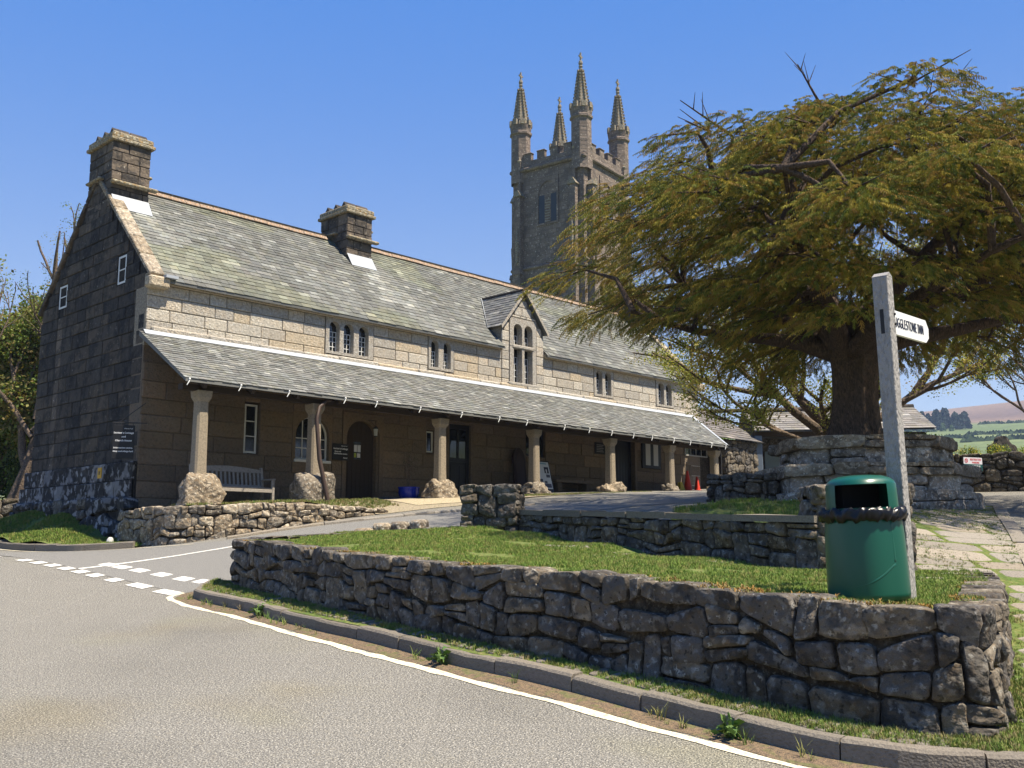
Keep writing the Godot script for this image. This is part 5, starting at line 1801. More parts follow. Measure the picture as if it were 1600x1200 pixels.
# ================= church tower =================
func make_tower() -> void:
	var T := thing("church_tower", "tall granite church tower with battlements and four crocketed pinnacles", "tower", Vector3(6.1, 0, -82), deg_to_rad(54))
	var S := 7.5
	var b := MB.new()
	b.box(0, S, 3, 24.9, -S, 0)
	b.box(0.06, S - 0.06, 24.9, 34.0, -S + 0.06, -0.06)
	obj("tower_body", b.mesh(M.tower), T)
	for y in [[24.9, 0.16, 0.3], [33.9, 0.22, 0.35], [19.0, 0.16, 0.3]]:
		b = MB.new()
		b.bbox(-y[1], S + y[1], y[0], y[0] + y[2], -S - y[1], y[1], 0.1)
		obj("string_course", b.mesh(M.tower), T)
	b = MB.new()
	b.box(0, S, 34.2, 34.85, -0.4, -0.01)
	b.box(0, S, 34.2, 34.85, -S + 0.01, -S + 0.4)
	b.box(0.01, 0.4, 34.2, 34.849, -S + 0.4, -0.4)
	b.box(S - 0.4, S - 0.01, 34.2, 34.849, -S + 0.4, -0.4)
	b.box(0.3, S - 0.3, 33.9, 34.3, -S + 0.3, -0.3)
	var pp := obj("parapet", b.mesh(M.tower), T)
	for f in 4:
		var xf := Transform3D(Basis(Vector3.UP, f * PI / 2), Vector3(S / 2, 0, -S / 2)) * Transform3D(Basis(), Vector3(0, 0, S / 2))
		for k in 4:
			var c := -2.1 + k * 1.4
			b = MB.new()
			b.box(c - 0.38, c + 0.38, 34.85, 35.5, -0.4, -0.01, xf)
			b.bbox(c - 0.44, c + 0.44, 35.5, 35.62, -0.46, 0.06, 0.05, xf)
			obj("merlon", b.mesh(M.tower), pp)
		# buttresses
		for e in [-2.85, 2.85]:
			b = MB.new()
			b.box(e - 0.36, e + 0.36, 3, 24.6, -0.1, 0.62, xf)
			b.box(e - 0.3, e + 0.3, 24.6, 31.7, -0.1, 0.5, xf)
			b.box(e - 0.14, e + 0.14, 31.7, 34.9, -0.1, 0.24, xf)
			b.ext(PackedVector2Array([Vector2(-0.42, 24.5), Vector2(0.42, 24.5), Vector2(0.3, 24.95), Vector2(-0.3, 24.95)]), -0.05, 0.7, xf * Transform3D(Basis(), Vector3(e, 0, 0)))
			var bt := obj("buttress", b.mesh(M.tower), T)
			b = MB.new()
			b.ext(PackedVector2Array([Vector2(-0.45, 31.6), Vector2(0.45, 31.6), Vector2(0.12, 32.15), Vector2(-0.12, 32.15)]), -0.05, 0.62, xf * Transform3D(Basis(), Vector3(e, 0, 0)))
			b.lathe([Vector2(0.16, 34.8), Vector2(0.22, 34.95), Vector2(0.12, 35.1), Vector2(0.02, 35.9)], 6, xf * Transform3D(Basis(), Vector3(e, 0, 0.15)))
			b.lathe([Vector2(0.13, 25.5), Vector2(0.16, 26.6), Vector2(0.2, 27.4), Vector2(0.12, 27.6), Vector2(0.02, 28.8)], 6, xf * Transform3D(Basis(), Vector3(e, 0, 0.56)))
			obj("gablet", b.mesh(M.pinnacle), bt)
		# belfry window: hooded arch, tracery, louvres
		b = MB.new()
		arch_plate(b, -1.15, 1.15, 28.7, 33.1, [[0, 0.95, 28.85, 31.3, 1.3]], 0.03, -0.16, xf)
		var w := obj("belfry_window", b.mesh(M.tower), T)
		b = MB.new()
		arch_plate(b, -0.95, 0.95, 28.8, 32.66, [[-0.62, 0.25, 28.9, 30.9, 0.4], [0, 0.26, 28.9, 31.0, 0.42], [0.62, 0.25, 28.9, 30.9, 0.4], [-0.3, 0.03, 31.7, 32.0, 0.05], [0.3, 0.03, 31.7, 32.0, 0.05]], -0.055, -0.13, xf)
		obj("tracery", b.mesh(M.tower), w)
		b = MB.new()
		b.box(-0.93, -0.33, 28.9, 31.4, -0.058, -0.05, xf)
		b.box(0.33, 0.93, 28.9, 31.4, -0.058, -0.05, xf)
		obj("boarding", b.mesh(flat(Color(0.045, 0.055, 0.075), 0.8)), w)
		for k in 9:
			b = MB.new()
			b.box(-0.26, 0.26, -0.02, 0.02, -0.14, 0.08, xf * Transform3D(Basis(Vector3.RIGHT, 0.6), Vector3(0, 29.0 + k * 0.24, -0.05)))
			obj("louvre", b.mesh(flat(Color(0.28, 0.27, 0.25), 0.9)), w)
		# clock on two faces
		if f == 0 or f == 3:
			var cx := Transform3D(xf.basis, xf * Vector3(0, 22.5, 0.0))
			b = MB.new()
			b.lathe([Vector2(1.0, 0.02), Vector2(1.0, 0.14), Vector2(0.9, 0.14), Vector2(0.9, 0.06), Vector2(0.66, 0.06), Vector2(0.66, 0.1), Vector2(0.58, 0.1), Vector2(0.58, 0.04), Vector2(0.0, 0.04)], 28, cx * Transform3D(Basis(Vector3.RIGHT, PI / 2), Vector3.ZERO))
			var ck := obj("clock", b.mesh(flat(Color(0.03, 0.032, 0.036), 0.7)), T)
			b = MB.new()
			for h in 12:
				b.box(-0.035, 0.035, 0.69, 0.88, 0.06, 0.1, cx * Transform3D(Basis(Vector3.BACK, h * TAU / 12), Vector3.ZERO))
			obj("hour_marks", b.mesh(flat(Color(0.4, 0.36, 0.22), 0.6)), ck)
			b = MB.new()
			b.box(-0.04, 0.04, -0.15, 0.5, 0.1, 0.13, cx * Transform3D(Basis(Vector3.BACK, -0.6), Vector3.ZERO))
			b.box(-0.03, 0.03, -0.2, 0.8, 0.135, 0.16, cx * Transform3D(Basis(Vector3.BACK, -1.75), Vector3.ZERO))
			obj("clock_hands", b.mesh(flat(Color(0.4, 0.36, 0.22), 0.6)), ck)
	# corner turrets
	for c in [[0.55, -0.55], [S - 0.55, -0.55], [0.55, -S + 0.55], [S - 0.55, -S + 0.55]]:
		var xf := Transform3D(Basis(), Vector3(c[0], 0, c[1]))
		b = MB.new()
		b.lathe([Vector2(0.9, 33.0), Vector2(0.88, 37.5), Vector2(1.02, 37.62), Vector2(1.02, 37.8), Vector2(0.92, 37.9), Vector2(1.0, 38.45), Vector2(0.8, 38.5), Vector2(0.0, 38.5)], 8, xf, PI / 8)
		var tr := obj("turret", b.mesh(M.tower), T)
		b = MB.new()
		for k in 8:
			b.box(-0.2, 0.2, 38.45, 38.95, 0.78, 1.02, xf * Transform3D(Basis(Vector3.UP, k * TAU / 8), Vector3.ZERO))
		obj("crown", b.mesh(M.pinnacle), tr)
		b = MB.new()
		b.lathe([Vector2(0.74, 38.5), Vector2(0.62, 39.2), Vector2(0.13, 42.35), Vector2(0.2, 42.45), Vector2(0.13, 42.55), Vector2(0.2, 42.75), Vector2(0.16, 42.95), Vector2(0.05, 43.05), Vector2(0.0, 43.05)], 8, xf, PI / 8)
		for k in 8:
			for j in 11:
				var y := 38.95 + j * 0.3
				var r := lerpf(0.68, 0.17, (y - 38.9) / 3.4)
				b.box(-0.07, 0.07, y, y + 0.15, r - 0.04, r + 0.1, xf * Transform3D(Basis(Vector3.UP, k * TAU / 8 + PI / 8), Vector3.ZERO))
		obj("spire", b.mesh(M.pinnacle), tr)
		b = MB.new()
		b.box(-0.06, 0.06, 43.0, 43.75, -0.06, 0.06, xf)
		b.box(-0.26, 0.26, 43.32, 43.46, -0.055, 0.055, xf)
		obj("cross_finial", b.mesh(M.pinnacle), tr)

# ================= outbuilding on the right =================
func make_wing() -> void:
	var o := thing("outbuilding", "low slate roofed stone outbuilding with an open dark bay behind the tree", "outbuilding", Vector3(8.2, 3.3, -43))
	var b := MB.new()
	b.box(2.05, 9.5, 0, 2.9, -3.0, -2.6)
	b.box(9.1, 9.5, 0, 2.9, -2.6, 0.0)
	var w := obj("stone_wall", b.mesh(M.rubble[3]), o)
	# front wall beside the porch, in the line of the house
	var hf := o.transform.affine_inverse() * H.transform
	b = MB.new()
	b.box(24.62, 27.0, 2.8, 5.72, -1.4, 0.84, hf)
	b.box(23.92, 24.62, 2.8, 6.2, -1.4, -0.02, hf)
	obj("front_wall_core", b.mesh(M.soil), o)
	lay_rubble(w, 24.6, 27.0, func(_s): return 2.75, 8, 0.2, 0.45, func(s, y, z): return hf * Vector3(s, y + 3.0, z + 0.86), M.rubble + [M.rubble_pale[4]], 500, 0.12, 0.04, 3, 0.02)
	lay_rubble(w, -0.84, 0.0, func(_s): return 2.75, 8, 0.2, 0.45, func(s, y, z): return hf * Vector3(24.6 - z, y + 3.0, -s), M.rubble, 501, 0.1, 0.03, 3, 0.02)
	b = MB.new()
	b.box(2.1, 9.4, 2.72, 2.92, -0.1, 0.1)
	obj("lintel_beam", b.mesh(M.oak), o)
	b = MB.new()
	b.bbox(2.12, 2.44, 0, 2.75, -0.16, 0.16, 0.03)
	obj("post", b.mesh(flat(Color(0.12, 0.15, 0.19), 0.7)), o)
	b = MB.new()
	b.q(hf * Vector3(23.0, 5.72, 1.12), hf * Vector3(27.2, 5.72, 1.12), hf * Vector3(27.2, 6.41, 0.0), hf * Vector3(23.5, 6.41, 0.0))
	b.q(hf * Vector3(23.94, 6.41, 0.0), hf * Vector3(27.2, 6.41, 0.0), hf * Vector3(27.2, 7.25, -1.4), hf * Vector3(23.94, 7.25, -1.4))
	b.q(Vector3(2.1, 2.9, 0.35), Vector3(9.8, 3.0, 0.35), Vector3(9.8, 4.25, -2.0), Vector3(2.1, 4.05, -2.0))
	b.q(Vector3(9.8, 3.0, -4.3), Vector3(2.1, 2.4, -4.3), Vector3(2.1, 4.05, -2.0), Vector3(9.8, 4.25, -2.0))
	var rf := obj("roof", b.mesh(M.slate_core), o)
	var up := Vector3(0, 1.68, -2.4)
	up = Vector3(0, 1.53, -2.52)
	slates(rf, "slates", hf * Vector3(22.95, 5.73, 1.12), hf.basis.x, (hf.basis * up).normalized(), 4.2, up.length(), 0.24, 0.2, 0.28, 0.55, 510, func(u, v): return u > 0.05 + v * 0.36 and (v < 1.28 or u > 1.0), Color(0.17, 0.155, 0.145), 0.02)
	up = Vector3(0, 1.2, -2.35)
	slates(rf, "slates", Vector3(2.1, 2.93, 0.35), Vector3(0.9998, 0.018, 0), up.normalized(), 7.7, up.length(), 0.26, 0.22, 0.3, 0.6, 511, func(_u, _v): return true, Color(0.24, 0.225, 0.21), 0.02)
	b = MB.new()
	b.tube([hf * Vector3(23.95, 7.28, -1.42), hf * Vector3(27.0, 7.3, -1.42), Vector3(9.8, 4.3, -2.0)], [0.09, 0.09, 0.1], 8)
	obj("ridge", b.mesh(M.black[2], true), rf)
	b = MB.new()
	b.box(3.2, 3.9, 1.5, 2.3, -2.6, -2.5)
	obj("notice_case", b.mesh(flat(Color(0.22, 0.27, 0.28), 0.5)), o)

# ================= planter and trees =================
func make_planter() -> Vector3:
	var c := Vector2(7.4, 21.3)
	var y0 := 2.3
	var o := thing("tree_planter", "two tiered octagonal granite planter around the yew trunk", "planter", W(c.x, c.y, y0))
	var tiers := [[2.28, -0.15, 0.24, 0.0, 0.05, 0.7, 1.2], [2.1, 0.22, 0.58, 0.05, 0.1, 0.5, 0.95], [2.24, 0.58, 0.78, 0.02, 0.05, 0.8, 1.5], [1.74, 0.78, 1.14, 0.05, 0.1, 0.5, 0.9], [1.88, 1.14, 1.34, 0.02, 0.05, 0.8, 1.4]]
	var b := MB.new()
	b.lathe([Vector2(1.92, -0.3), Vector2(1.92, 0.72), Vector2(1.58, 0.72), Vector2(1.58, 1.26), Vector2(0, 1.3)], 8, Transform3D(), PI / 8)
	obj("planter_core", b.mesh(M.soil), o)
	for k in tiers.size():
		var t: Array = tiers[k]
		var ap: float = t[0] * cos(PI / 8)
		var L: float = 2.0 * t[0] * sin(PI / 8)
		var nm := "coping_slab" if k == 2 or k == 4 else "stone"
		for f in 8:
			var bs := Basis(Vector3.UP, f * PI / 4 + 0.1)
			lay_rubble(o, -L / 2, L / 2, func(_s): return t[2] - t[1], 1, t[5], t[6], func(s, y, z): return bs * Vector3(s, y + t[1] + 0.03, ap - 0.02 + z), M.plant_stone if nm == "stone" else M.rubble_pale, 600 + k * 20 + f, 0.35, t[4] * 0.6, 5, 0.015, nm)
	return W(7.2, 21.3, y0 + 1.28)

func frond(n: int, ln: float, seedv: int) -> ArrayMesh:
	rng.seed = seedv
	var b := MB.new()
	for k in n:
		var u := (k + 0.5) / n
		var p := Vector3(u * ln, -0.22 * ln * u * u, 0)
		for sd in [-1.0, 0.0, 1.0]:
			var l := rr(0.05, 0.095) * (1.2 - u * 0.5)
			var dir := Vector3(0.4 + rr(-0.2, 0.4), -0.25 - rr(0.0, 0.75), sd * rr(0.5, 1.0) + rr(-0.15, 0.15)).normalized()
			var side := dir.cross(Vector3(rr(-0.6, 0.6), 1, rr(-0.6, 0.6))).normalized() * rr(0.006, 0.011)
			var q := p + dir * l + Vector3(0, -l * 0.2, 0)
			var m := p + dir * l * 0.5
			b.q(p, m - side, q, m + side)
			var s2 := dir.cross(side).normalized() * side.length() * 0.8
			b.q(p, m - s2, q, m + s2)
	return b.mesh(null, false)

func leaf_cluster(n: int, rad: float, sz: float, seedv: int) -> ArrayMesh:
	rng.seed = seedv
	var b := MB.new()
	for k in n:
		var p := Vector3(rr(-1, 1), rr(-1, 1), rr(-1, 1)) * rad
		var d := Vector3(rr(-1, 1), rr(-0.8, 0.6), rr(-1, 1)).normalized()
		var s := d.cross(Vector3(rr(-1, 1), rr(0.2, 1), rr(-1, 1))).normalized()
		var l := sz * rr(0.7, 1.3)
		b.q(p, p + d * l * 0.5 - s * l * 0.33, p + d * l, p + d * l * 0.5 + s * l * 0.33)
	return b.mesh(null, false)

func leaf_mat(back := 0.5) -> StandardMaterial3D:
	var m := flat(Color(1, 1, 1), 0.75)
	m.vertex_color_use_as_albedo = true
	m.backlight_enabled = true
	m.backlight = Color(back, back, back * 0.6)
	m.cull_mode = BaseMaterial3D.CULL_DISABLED
	return m

func multi(called: String, mesh: Mesh, xs: Array, cs: Array, m: Material, parent: Node) -> MultiMeshInstance3D:
	var mm := MultiMesh.new()
	mm.transform_format = MultiMesh.TRANSFORM_3D
	mm.use_colors = true
	mm.mesh = mesh
	mm.instance_count = xs.size()
	for i in xs.size():
		mm.set_instance_transform(i, xs[i])
		mm.set_instance_color(i, cs[i])
	var o := MultiMeshInstance3D.new()
	o.multimesh = mm
	o.material_override = m
	o.name = called
	parent.add_child(o, true)
	stuff(o)
	return o

func make_yew(base: Vector3) -> void:
	var o := thing("yew_tree", "broad old yew with layered golden green boughs growing from the planter", "tree", base)
	rng.seed = 700
	# fluted trunk
	var b := MB.new()
	var prof := [[-0.3, 0.66], [0.15, 0.53], [0.5, 0.46], [1.0, 0.42], [1.6, 0.41], [2.1, 0.46], [2.5, 0.56], [2.9, 0.5]]
	var ns := 28
	for r in prof.size():
		for k in ns:
			var g := TAU * k / ns
			var rad: float = prof[r][1] * (1.0 + 0.2 * sin(g * 5.0 + r * 0.15) + 0.12 * sin(g * 9.0 + 1.3 - r * 0.1) + nz.get_noise_2d(g * 40, r * 30) * 0.12)
			b.p(Vector3(cos(g) * rad + 0.02 * r, prof[r][0], sin(g) * rad))
		if r:
			for k in ns:
				var k2 := (k + 1) % ns
				b.t((r - 1) * ns + k, r * ns + k, r * ns + k2)
				b.t((r - 1) * ns + k, r * ns + k2, (r - 1) * ns + k2)
	obj("trunk", b.mesh(M.yewbark, true), o)
	var fr := [frond(9, 0.4, 1), frond(8, 0.34, 2), frond(10, 0.46, 3)]
	# old needles are dark green, new shoots gold, some flower-browned
	var needles := [Color(0.1, 0.13, 0.026), Color(0.19, 0.2, 0.037), Color(0.29, 0.26, 0.048), Color(0.35, 0.28, 0.052), Color(0.3, 0.2, 0.052)]
	var xs := [[], [], []]
	var cs := [[], [], []]
	var ctr := Vector3(0.95, 0, 0)
	var levels := [[2.75, 2.9], [3.2, 4.2], [3.7, 5.3], [4.4, 6.2], [5.1, 6.0], [5.8, 5.3], [6.5, 4.4], [7.0, 2.8]]
	var limbs := []
	var pads := []
	for li in levels.size():
		var L: Array = levels[li]
		for ring in [[1.0, 2.0], [0.64, 2.2], [0.3, 2.4]]:
			if ring[0] == 0.3 and li < 3: continue
			if ring[0] == 0.64 and li == 0: continue
			var rad: float = L[1] * ring[0]
			var n := int(TAU * rad / ring[1])
			var a0 := rr(0, TAU)
			for k in n:
				if rr(0, 1) < (0.22 if ring[0] == 1.0 else 0.12): continue
				var az := a0 + TAU * (k + rr(-0.3, 0.3)) / n
				var r2 := rad * rr(0.86, 1.1)
				var y: float = (L[0] + rr(-0.35, 0.35) + (1.0 - ring[0]) * 0.45) * (1.0 - 0.1 * maxf(0.0, sin(az)) * ring[0] * (1.0 if L[0] > 4.0 else 0.0))
				pads.append([Vector3(cos(az) * r2, y, sin(az) * r2) + ctr, az, rr(0.8, 1.2), ring[0]])
	for p in pads:
		var c: Vector3 = p[0]
		var az: float = p[1]
		var out := Vector3(cos(az), 0, sin(az))
		var tan := Vector3(-sin(az), 0, cos(az))
		var tilt: float = rr(0.08, 0.3) if p[3] > 0.5 else rr(-0.1, 0.2)
		var cnt := int(290 * p[2])
		for k in cnt:
			var u := rr(-1, 1)
			var w := rr(-1, 1)
			if u * u + w * w > 1.0: continue
			var ru: float = u * 1.35 * p[2]
			var pos: Vector3 = c + out * ru + tan * (w * 1.05 * p[2] * (1.0 - 0.35 * u)) + Vector3(0, -ru * tilt - 0.22 * w * w + rr(-0.16, 0.2) - maxf(0.0, u) * 0.2, 0)
			var yaw := az + w * 0.9 + rr(-0.7, 0.7)
			var d := Vector3(cos(yaw), -rr(-0.05, 0.5) - maxf(0.0, u) * 0.2, sin(yaw)).normalized()
			var sd := d.cross(Vector3.UP).normalized()
			var up := sd.cross(d).normalized()
			var s := rr(0.6, 1.1)
			var i := rng.randi() % 3
			xs[i].append(Transform3D(Basis(d * s, up * s, sd * s), pos))
			cs[i].append((needles[rng.randi() % needles.size()] as Color) * rr(0.75, 1.3))
	var lm := leaf_mat(0.6)
	for i in 3:
		multi("crown", fr[i], xs[i], cs[i], lm, o)
	# limbs reach every bough
	var mains := []
	for k in 11:
		var az := TAU * k / 11.0 + rr(-0.2, 0.2)
		var rise: float = [0.6, 2.0, 3.3][k % 3]
		var reach: float = [5.4, 5.2, 3.8][k % 3]
		var pts := []
		var rad := []
		for j in 7:
			var u := j / 6.0
			pts.append(Vector3(cos(az) * (0.2 + u * reach) + u * ctr.x, 2.0 + rise * pow(u, 0.7) + 0.8 * u - 0.5 * u * u + nz.get_noise_2d(k * 70, j * 50) * 0.25 * u, sin(az + 0.2 * sin(u * 4)) * (0.2 + u * reach)))
			rad.append(lerpf(0.24, 0.035, pow(u, 0.6)))
		b = MB.new()
		b.tube(pts, rad, 9)
		obj("limb", b.mesh(M.yewbark, true), o)
		mains.append(pts)
	b = MB.new()
	for p in pads:
		var best: Vector3 = mains[0][2]
		for m in mains:
			for j in range(1, 7):
				var q: Vector3 = m[j]
				if q.distance_to(p[0]) < best.distance_to(p[0]) and q.length() < p[0].length() + 0.5: best = q
		var c: Vector3 = p[0]
		var mid := best.lerp(c, 0.5) + Vector3(rr(-0.2, 0.2), rr(0.0, 0.35), rr(-0.2, 0.2))
		var outv := Vector3(cos(p[1]), 0, sin(p[1]))
		b.tube([best, mid, c + Vector3(0, -0.05, 0), c + outv * 1.0 + Vector3(0, -0.3, 0)], [0.075, 0.05, 0.03, 0.012], 6)
		for k in 3:
			var a: float = p[1] + rr(-1.0, 1.0)
			b.tube([c - outv * 0.3, c + Vector3(cos(a), rr(-0.25, 0.1), sin(a)) * rr(0.6, 1.1)], [0.022, 0.006], 5)
	stuff(obj("branches", b.mesh(M.yewbark, true), o))
	# bare twigs standing out of the top
	for q in [[Vector3(-0.6, 7.3, 0.8), Vector3(-1.1, 8.1, 1.0)], [Vector3(1.6, 7.5, 0.3), Vector3(2.9, 8.25, 0.5)], [Vector3(-2.6, 6.4, 1.2), Vector3(-3.7, 7.1, 1.4)]]:
		b = MB.new()
		b.tube([q[0] - Vector3(0, 1.2, 0), q[0], q[1]], [0.05, 0.035, 0.01], 6)
		for k in 6:
			var s: Vector3 = q[0].lerp(q[1], rr(0.1, 0.9))
			b.tube([s, s + Vector3(rr(-0.35, 0.35), rr(0.15, 0.5), rr(-0.3, 0.3))], [0.014, 0.004], 5)
		obj("bare_twig", b.mesh(M.yewbark, true), o)

func grow(b: MB, p: Vector3, d: Vector3, ln: float, r: float, depth: int, tips: Array, droop := 0.0, spread := 0.6) -> void:
	var pts := [p]
	var rad := [r]
	var q := p
	var dd := d
	for k in 4:
		dd = (dd + Vector3(rr(-0.2, 0.2), rr(-0.1, 0.16) - droop, rr(-0.2, 0.2))).normalized()
		q += dd * ln / 4
		pts.append(q)
		rad.append(lerpf(r, r * 0.62, (k + 1) / 4.0))
	b.tube(pts, rad, 7 if depth > 1 else 5, false)
	if depth <= 1:
		for k in range(1, 5):
			tips.append([pts[k], dd])
	if depth == 0:
		return
	var n := 3 if depth > 1 else 4
	for k in n:
		var at: Vector3 = pts[rng.randi_range(2, 4)] if k else pts[4]
		var side := Vector3(rr(-1, 1), rr(-0.3, 0.7), rr(-1, 1)).normalized()
		grow(b, at, (dd + side * spread * (1.4 if k else 0.7)).normalized(), ln * rr(0.62, 0.82), r * (0.6 if k else 0.62), depth - 1, tips, droop, spread)

func leafy_tree(called: String, label: String, at: Vector3, stems: Array, depth: int, per_tip: int, mesh: Mesh, cols: Array, seedv: int, spread: float, jitter: float, smin: float, smax: float, bark: Material, droop := 0.0) -> Node3D:
	rng.seed = seedv
	var o := thing(called, label, "tree", at)
	var tips := []
	var b := MB.new()
	for s in stems:
		grow(b, s[0], s[1].normalized(), s[2], s[3], depth, tips, droop, spread)
	obj("trunk", b.mesh(bark, true), o)
	if per_tip > 0:
		var xs := []
		var cs := []
		for t in tips:
			for k in per_tip:
				var s := rr(smin, smax)
				xs.append(Transform3D(Basis.from_euler(Vector3(rr(-0.5, 0.5), rr(0, TAU), rr(-0.5, 0.5))).scaled(Vector3.ONE * s), t[0] + Vector3(rr(-1, 1), rr(-1, 1), rr(-1, 1)) * jitter))
				cs.append((cols[rng.randi() % cols.size()] as Color) * rr(0.75, 1.25))
		multi("crown", mesh, xs, cs, leaf_mat(0.9), o)
	return o

# bush or hedge: leaf clusters through an ellipsoid shell
func bush(called: String, label: String, cat: String, at: Vector3, r: Vector3, n: int, mesh: Mesh, cols: Array, seedv: int, smin: float, smax: float, group := "") -> Node3D:
	rng.seed = seedv
	var o := thing(called, label, cat, at, 0.0, group)
	var b := MB.new()
	for k in 5:
		b.tube([Vector3(rr(-0.15, 0.15) * r.x, -0.1, 0), Vector3(rr(-0.6, 0.6) * r.x, r.y * rr(0.8, 1.3), rr(-0.6, 0.6) * r.z)], [0.03 * r.y, 0.01 * r.y], 5)
	obj("stem", b.mesh(M.bark, true), o)
	var xs := []
	var cs := []
	for k in n:
		var v := Vector3(rr(-1, 1), rr(-1, 1), rr(-1, 1))
		if v.length() > 1.0: v = v.normalized() * rr(0.6, 1.0)
		v *= 0.75 + 0.5 * nz.get_noise_3dv(v * 130.0 + Vector3(seedv, 0, 0))
		var s := rr(smin, smax)
		xs.append(Transform3D(Basis.from_euler(Vector3(rr(0, 6), rr(0, 6), 0)).scaled(Vector3.ONE * s), Vector3(v.x * r.x, r.y + v.y * r.y, v.z * r.z)))
		cs.append((cols[rng.randi() % cols.size()] as Color) * rr(0.75, 1.25))
	multi("foliage", mesh, xs, cs, leaf_mat(0.5), o)
	return o

func make_trees() -> void:
	var base := make_planter()
	make_yew(base)
	var lc := leaf_cluster(12, 0.17, 0.062, 11)
	var lc2 := leaf_cluster(26, 0.32, 0.1, 12)
	var fresh := [Color(0.38, 0.4, 0.1), Color(0.28, 0.33, 0.09), Color(0.44, 0.4, 0.13), Color(0.36, 0.27, 0.1)]
	leafy_tree("spring_tree", "spreading tree with thin yellow green spring leaves behind the yew", G(9.6, 30.0), [[Vector3(0, -0.2, 0), Vector3(-0.15, 1, 0), 2.2, 0.26], [Vector3(-0.1, 1.5, 0), Vector3(-1.1, 0.55, 0.1), 3.0, 0.16], [Vector3(0.1, 1.5, 0), Vector3(1.2, 0.55, 0.1), 3.0, 0.15], [Vector3(0, 1.7, 0), Vector3(-0.8, 0.95, -0.2), 2.8, 0.14], [Vector3(0, 1.7, 0), Vector3(0.9, 0.8, 0.3), 2.8, 0.13], [Vector3(0, 1.2, 0), Vector3(-1.2, 0.25, 0.3), 2.6, 0.1]], 3, 4, lc, fresh, 801, 0.62, 0.22, 0.8, 1.4, M.bark)
	leafy_tree("spring_tree", "small leafy tree beyond the boundary wall at the frame edge", G(18.9, 35.0), [[Vector3(0, 0, 0), Vector3(-0.1, 1, 0), 2.6, 0.14], [Vector3(0, 1.8, 0), Vector3(-0.9, 0.6, 0.2), 1.9, 0.07]], 3, 2, lc, [Color(0.05, 0.08, 0.03), Color(0.1, 0.13, 0.04)], 807, 0.5, 0.15, 0.7, 1.2, M.bark)
	# left: leafy tree, bare tree, dark shrubs below
	var lush := [Color(0.2, 0.24, 0.055), Color(0.13, 0.18, 0.04), Color(0.26, 0.25, 0.08), Color(0.22, 0.17, 0.06), Color(0.09, 0.14, 0.03)]
	leafy_tree("broadleaf_tree", "tall broadleaf tree in olive green leaf beside the gable end", G(-19.6, 38.0), [[Vector3(0, -0.2, 0), Vector3(0.05, 1, 0), 3.2, 0.34], [Vector3(0, 2.0, 0), Vector3(0.9, 0.8, 0.2), 2.8, 0.16], [Vector3(0, 1.8, 0), Vector3(-0.9, 0.8, 0.2), 2.8, 0.16], [Vector3(0, 2.4, 0), Vector3(0.7, 1.1, -0.4), 2.6, 0.18], [Vector3(0, 2.6, 0), Vector3(-0.4, 1.1, 0.4), 2.6, 0.16], [Vector3(0, 1.0, 0), Vector3(1.0, 0.35, 0.4), 2.2, 0.1]], 3, 7, lc2, lush, 811, 0.6, 0.5, 0.8, 1.5, M.bark)
	leafy_tree("bare_tree", "leaning lichened tree with bare upper twigs between the broadleaf and the gable", G(-16.6, 34.2), [[Vector3(-0.5, -0.2, 0), Vector3(0.22, 1, 0), 4.4, 0.26], [Vector3(0.4, 3.6, 0), Vector3(0.1, 1, 0), 3.0, 0.12], [Vector3(0.3, 3.0, 0), Vector3(-0.6, 0.8, 0), 2.6, 0.1], [Vector3(0.3, 3.2, 0), Vector3(0.5, 0.9, 0), 2.6, 0.09]], 3, 1, lc, lush, 821, 0.5, 0.25, 0.7, 1.2, M.bark)
	var dark := [Color(0.03, 0.05, 0.015), Color(0.06, 0.09, 0.02), Color(0.16, 0.2, 0.04), Color(0.09, 0.13, 0.03)]
	bush("laurel_bush", "glossy green shrub under the trees beside the gable plinth", "shrub", G(-16.9, 36.6), Vector3(1.9, 1.7, 1.2), 900, lc2, dark, 831, 0.7, 1.2)
	bush("laurel_bush", "dark shrub behind the leaning tree trunk", "shrub", G(-20.5, 36.4), Vector3(2.2, 1.6, 1.2), 900, lc2, dark, 832, 0.7, 1.2)
	bush("hedge_bush", "tall shaded hedge closing the gap behind the leaning tree", "hedge", G(-18.5, 40.5), Vector3(5.0, 2.6, 1.2), 1800, lc2, dark, 833, 0.9, 1.4)
	# greenery on the planter and the boundary wall
	bush("planter_weeds", "bright weeds sprouting on top of the planter behind the post", "plants", W(8.5, 21.4, 3.5), Vector3(0.75, 0.17, 0.6), 160, lc, [Color(0.22, 0.3, 0.04), Color(0.13, 0.2, 0.03)], 841, 0.5, 0.9)
	for k in 6:
		bush("wall_top_plants", "bright green plants with yellow flowers along the boundary wall top", "plants", W(12.6 + k * 0.75, 29.9 - k * 0.3, 4.02), Vector3(0.5, 0.13 + 0.03 * (k % 3), 0.25), 90, lc, [Color(0.16, 0.25, 0.04), Color(0.1, 0.17, 0.03), Color(0.5, 0.42, 0.03)], 850 + k, 0.4, 0.8, "plants on the boundary wall")
	bush("far_bush", "yellow green bush between the porch end and the outbuilding roof", "shrub", Vector3(9.6, 5.3, -50), Vector3(1.6, 1.1, 0.8), 350, lc2, [Color(0.2, 0.28, 0.05), Color(0.14, 0.2, 0.04)], 861, 0.7, 1.1)
	# conifers and hedges on the hillside
	rng.seed = 870
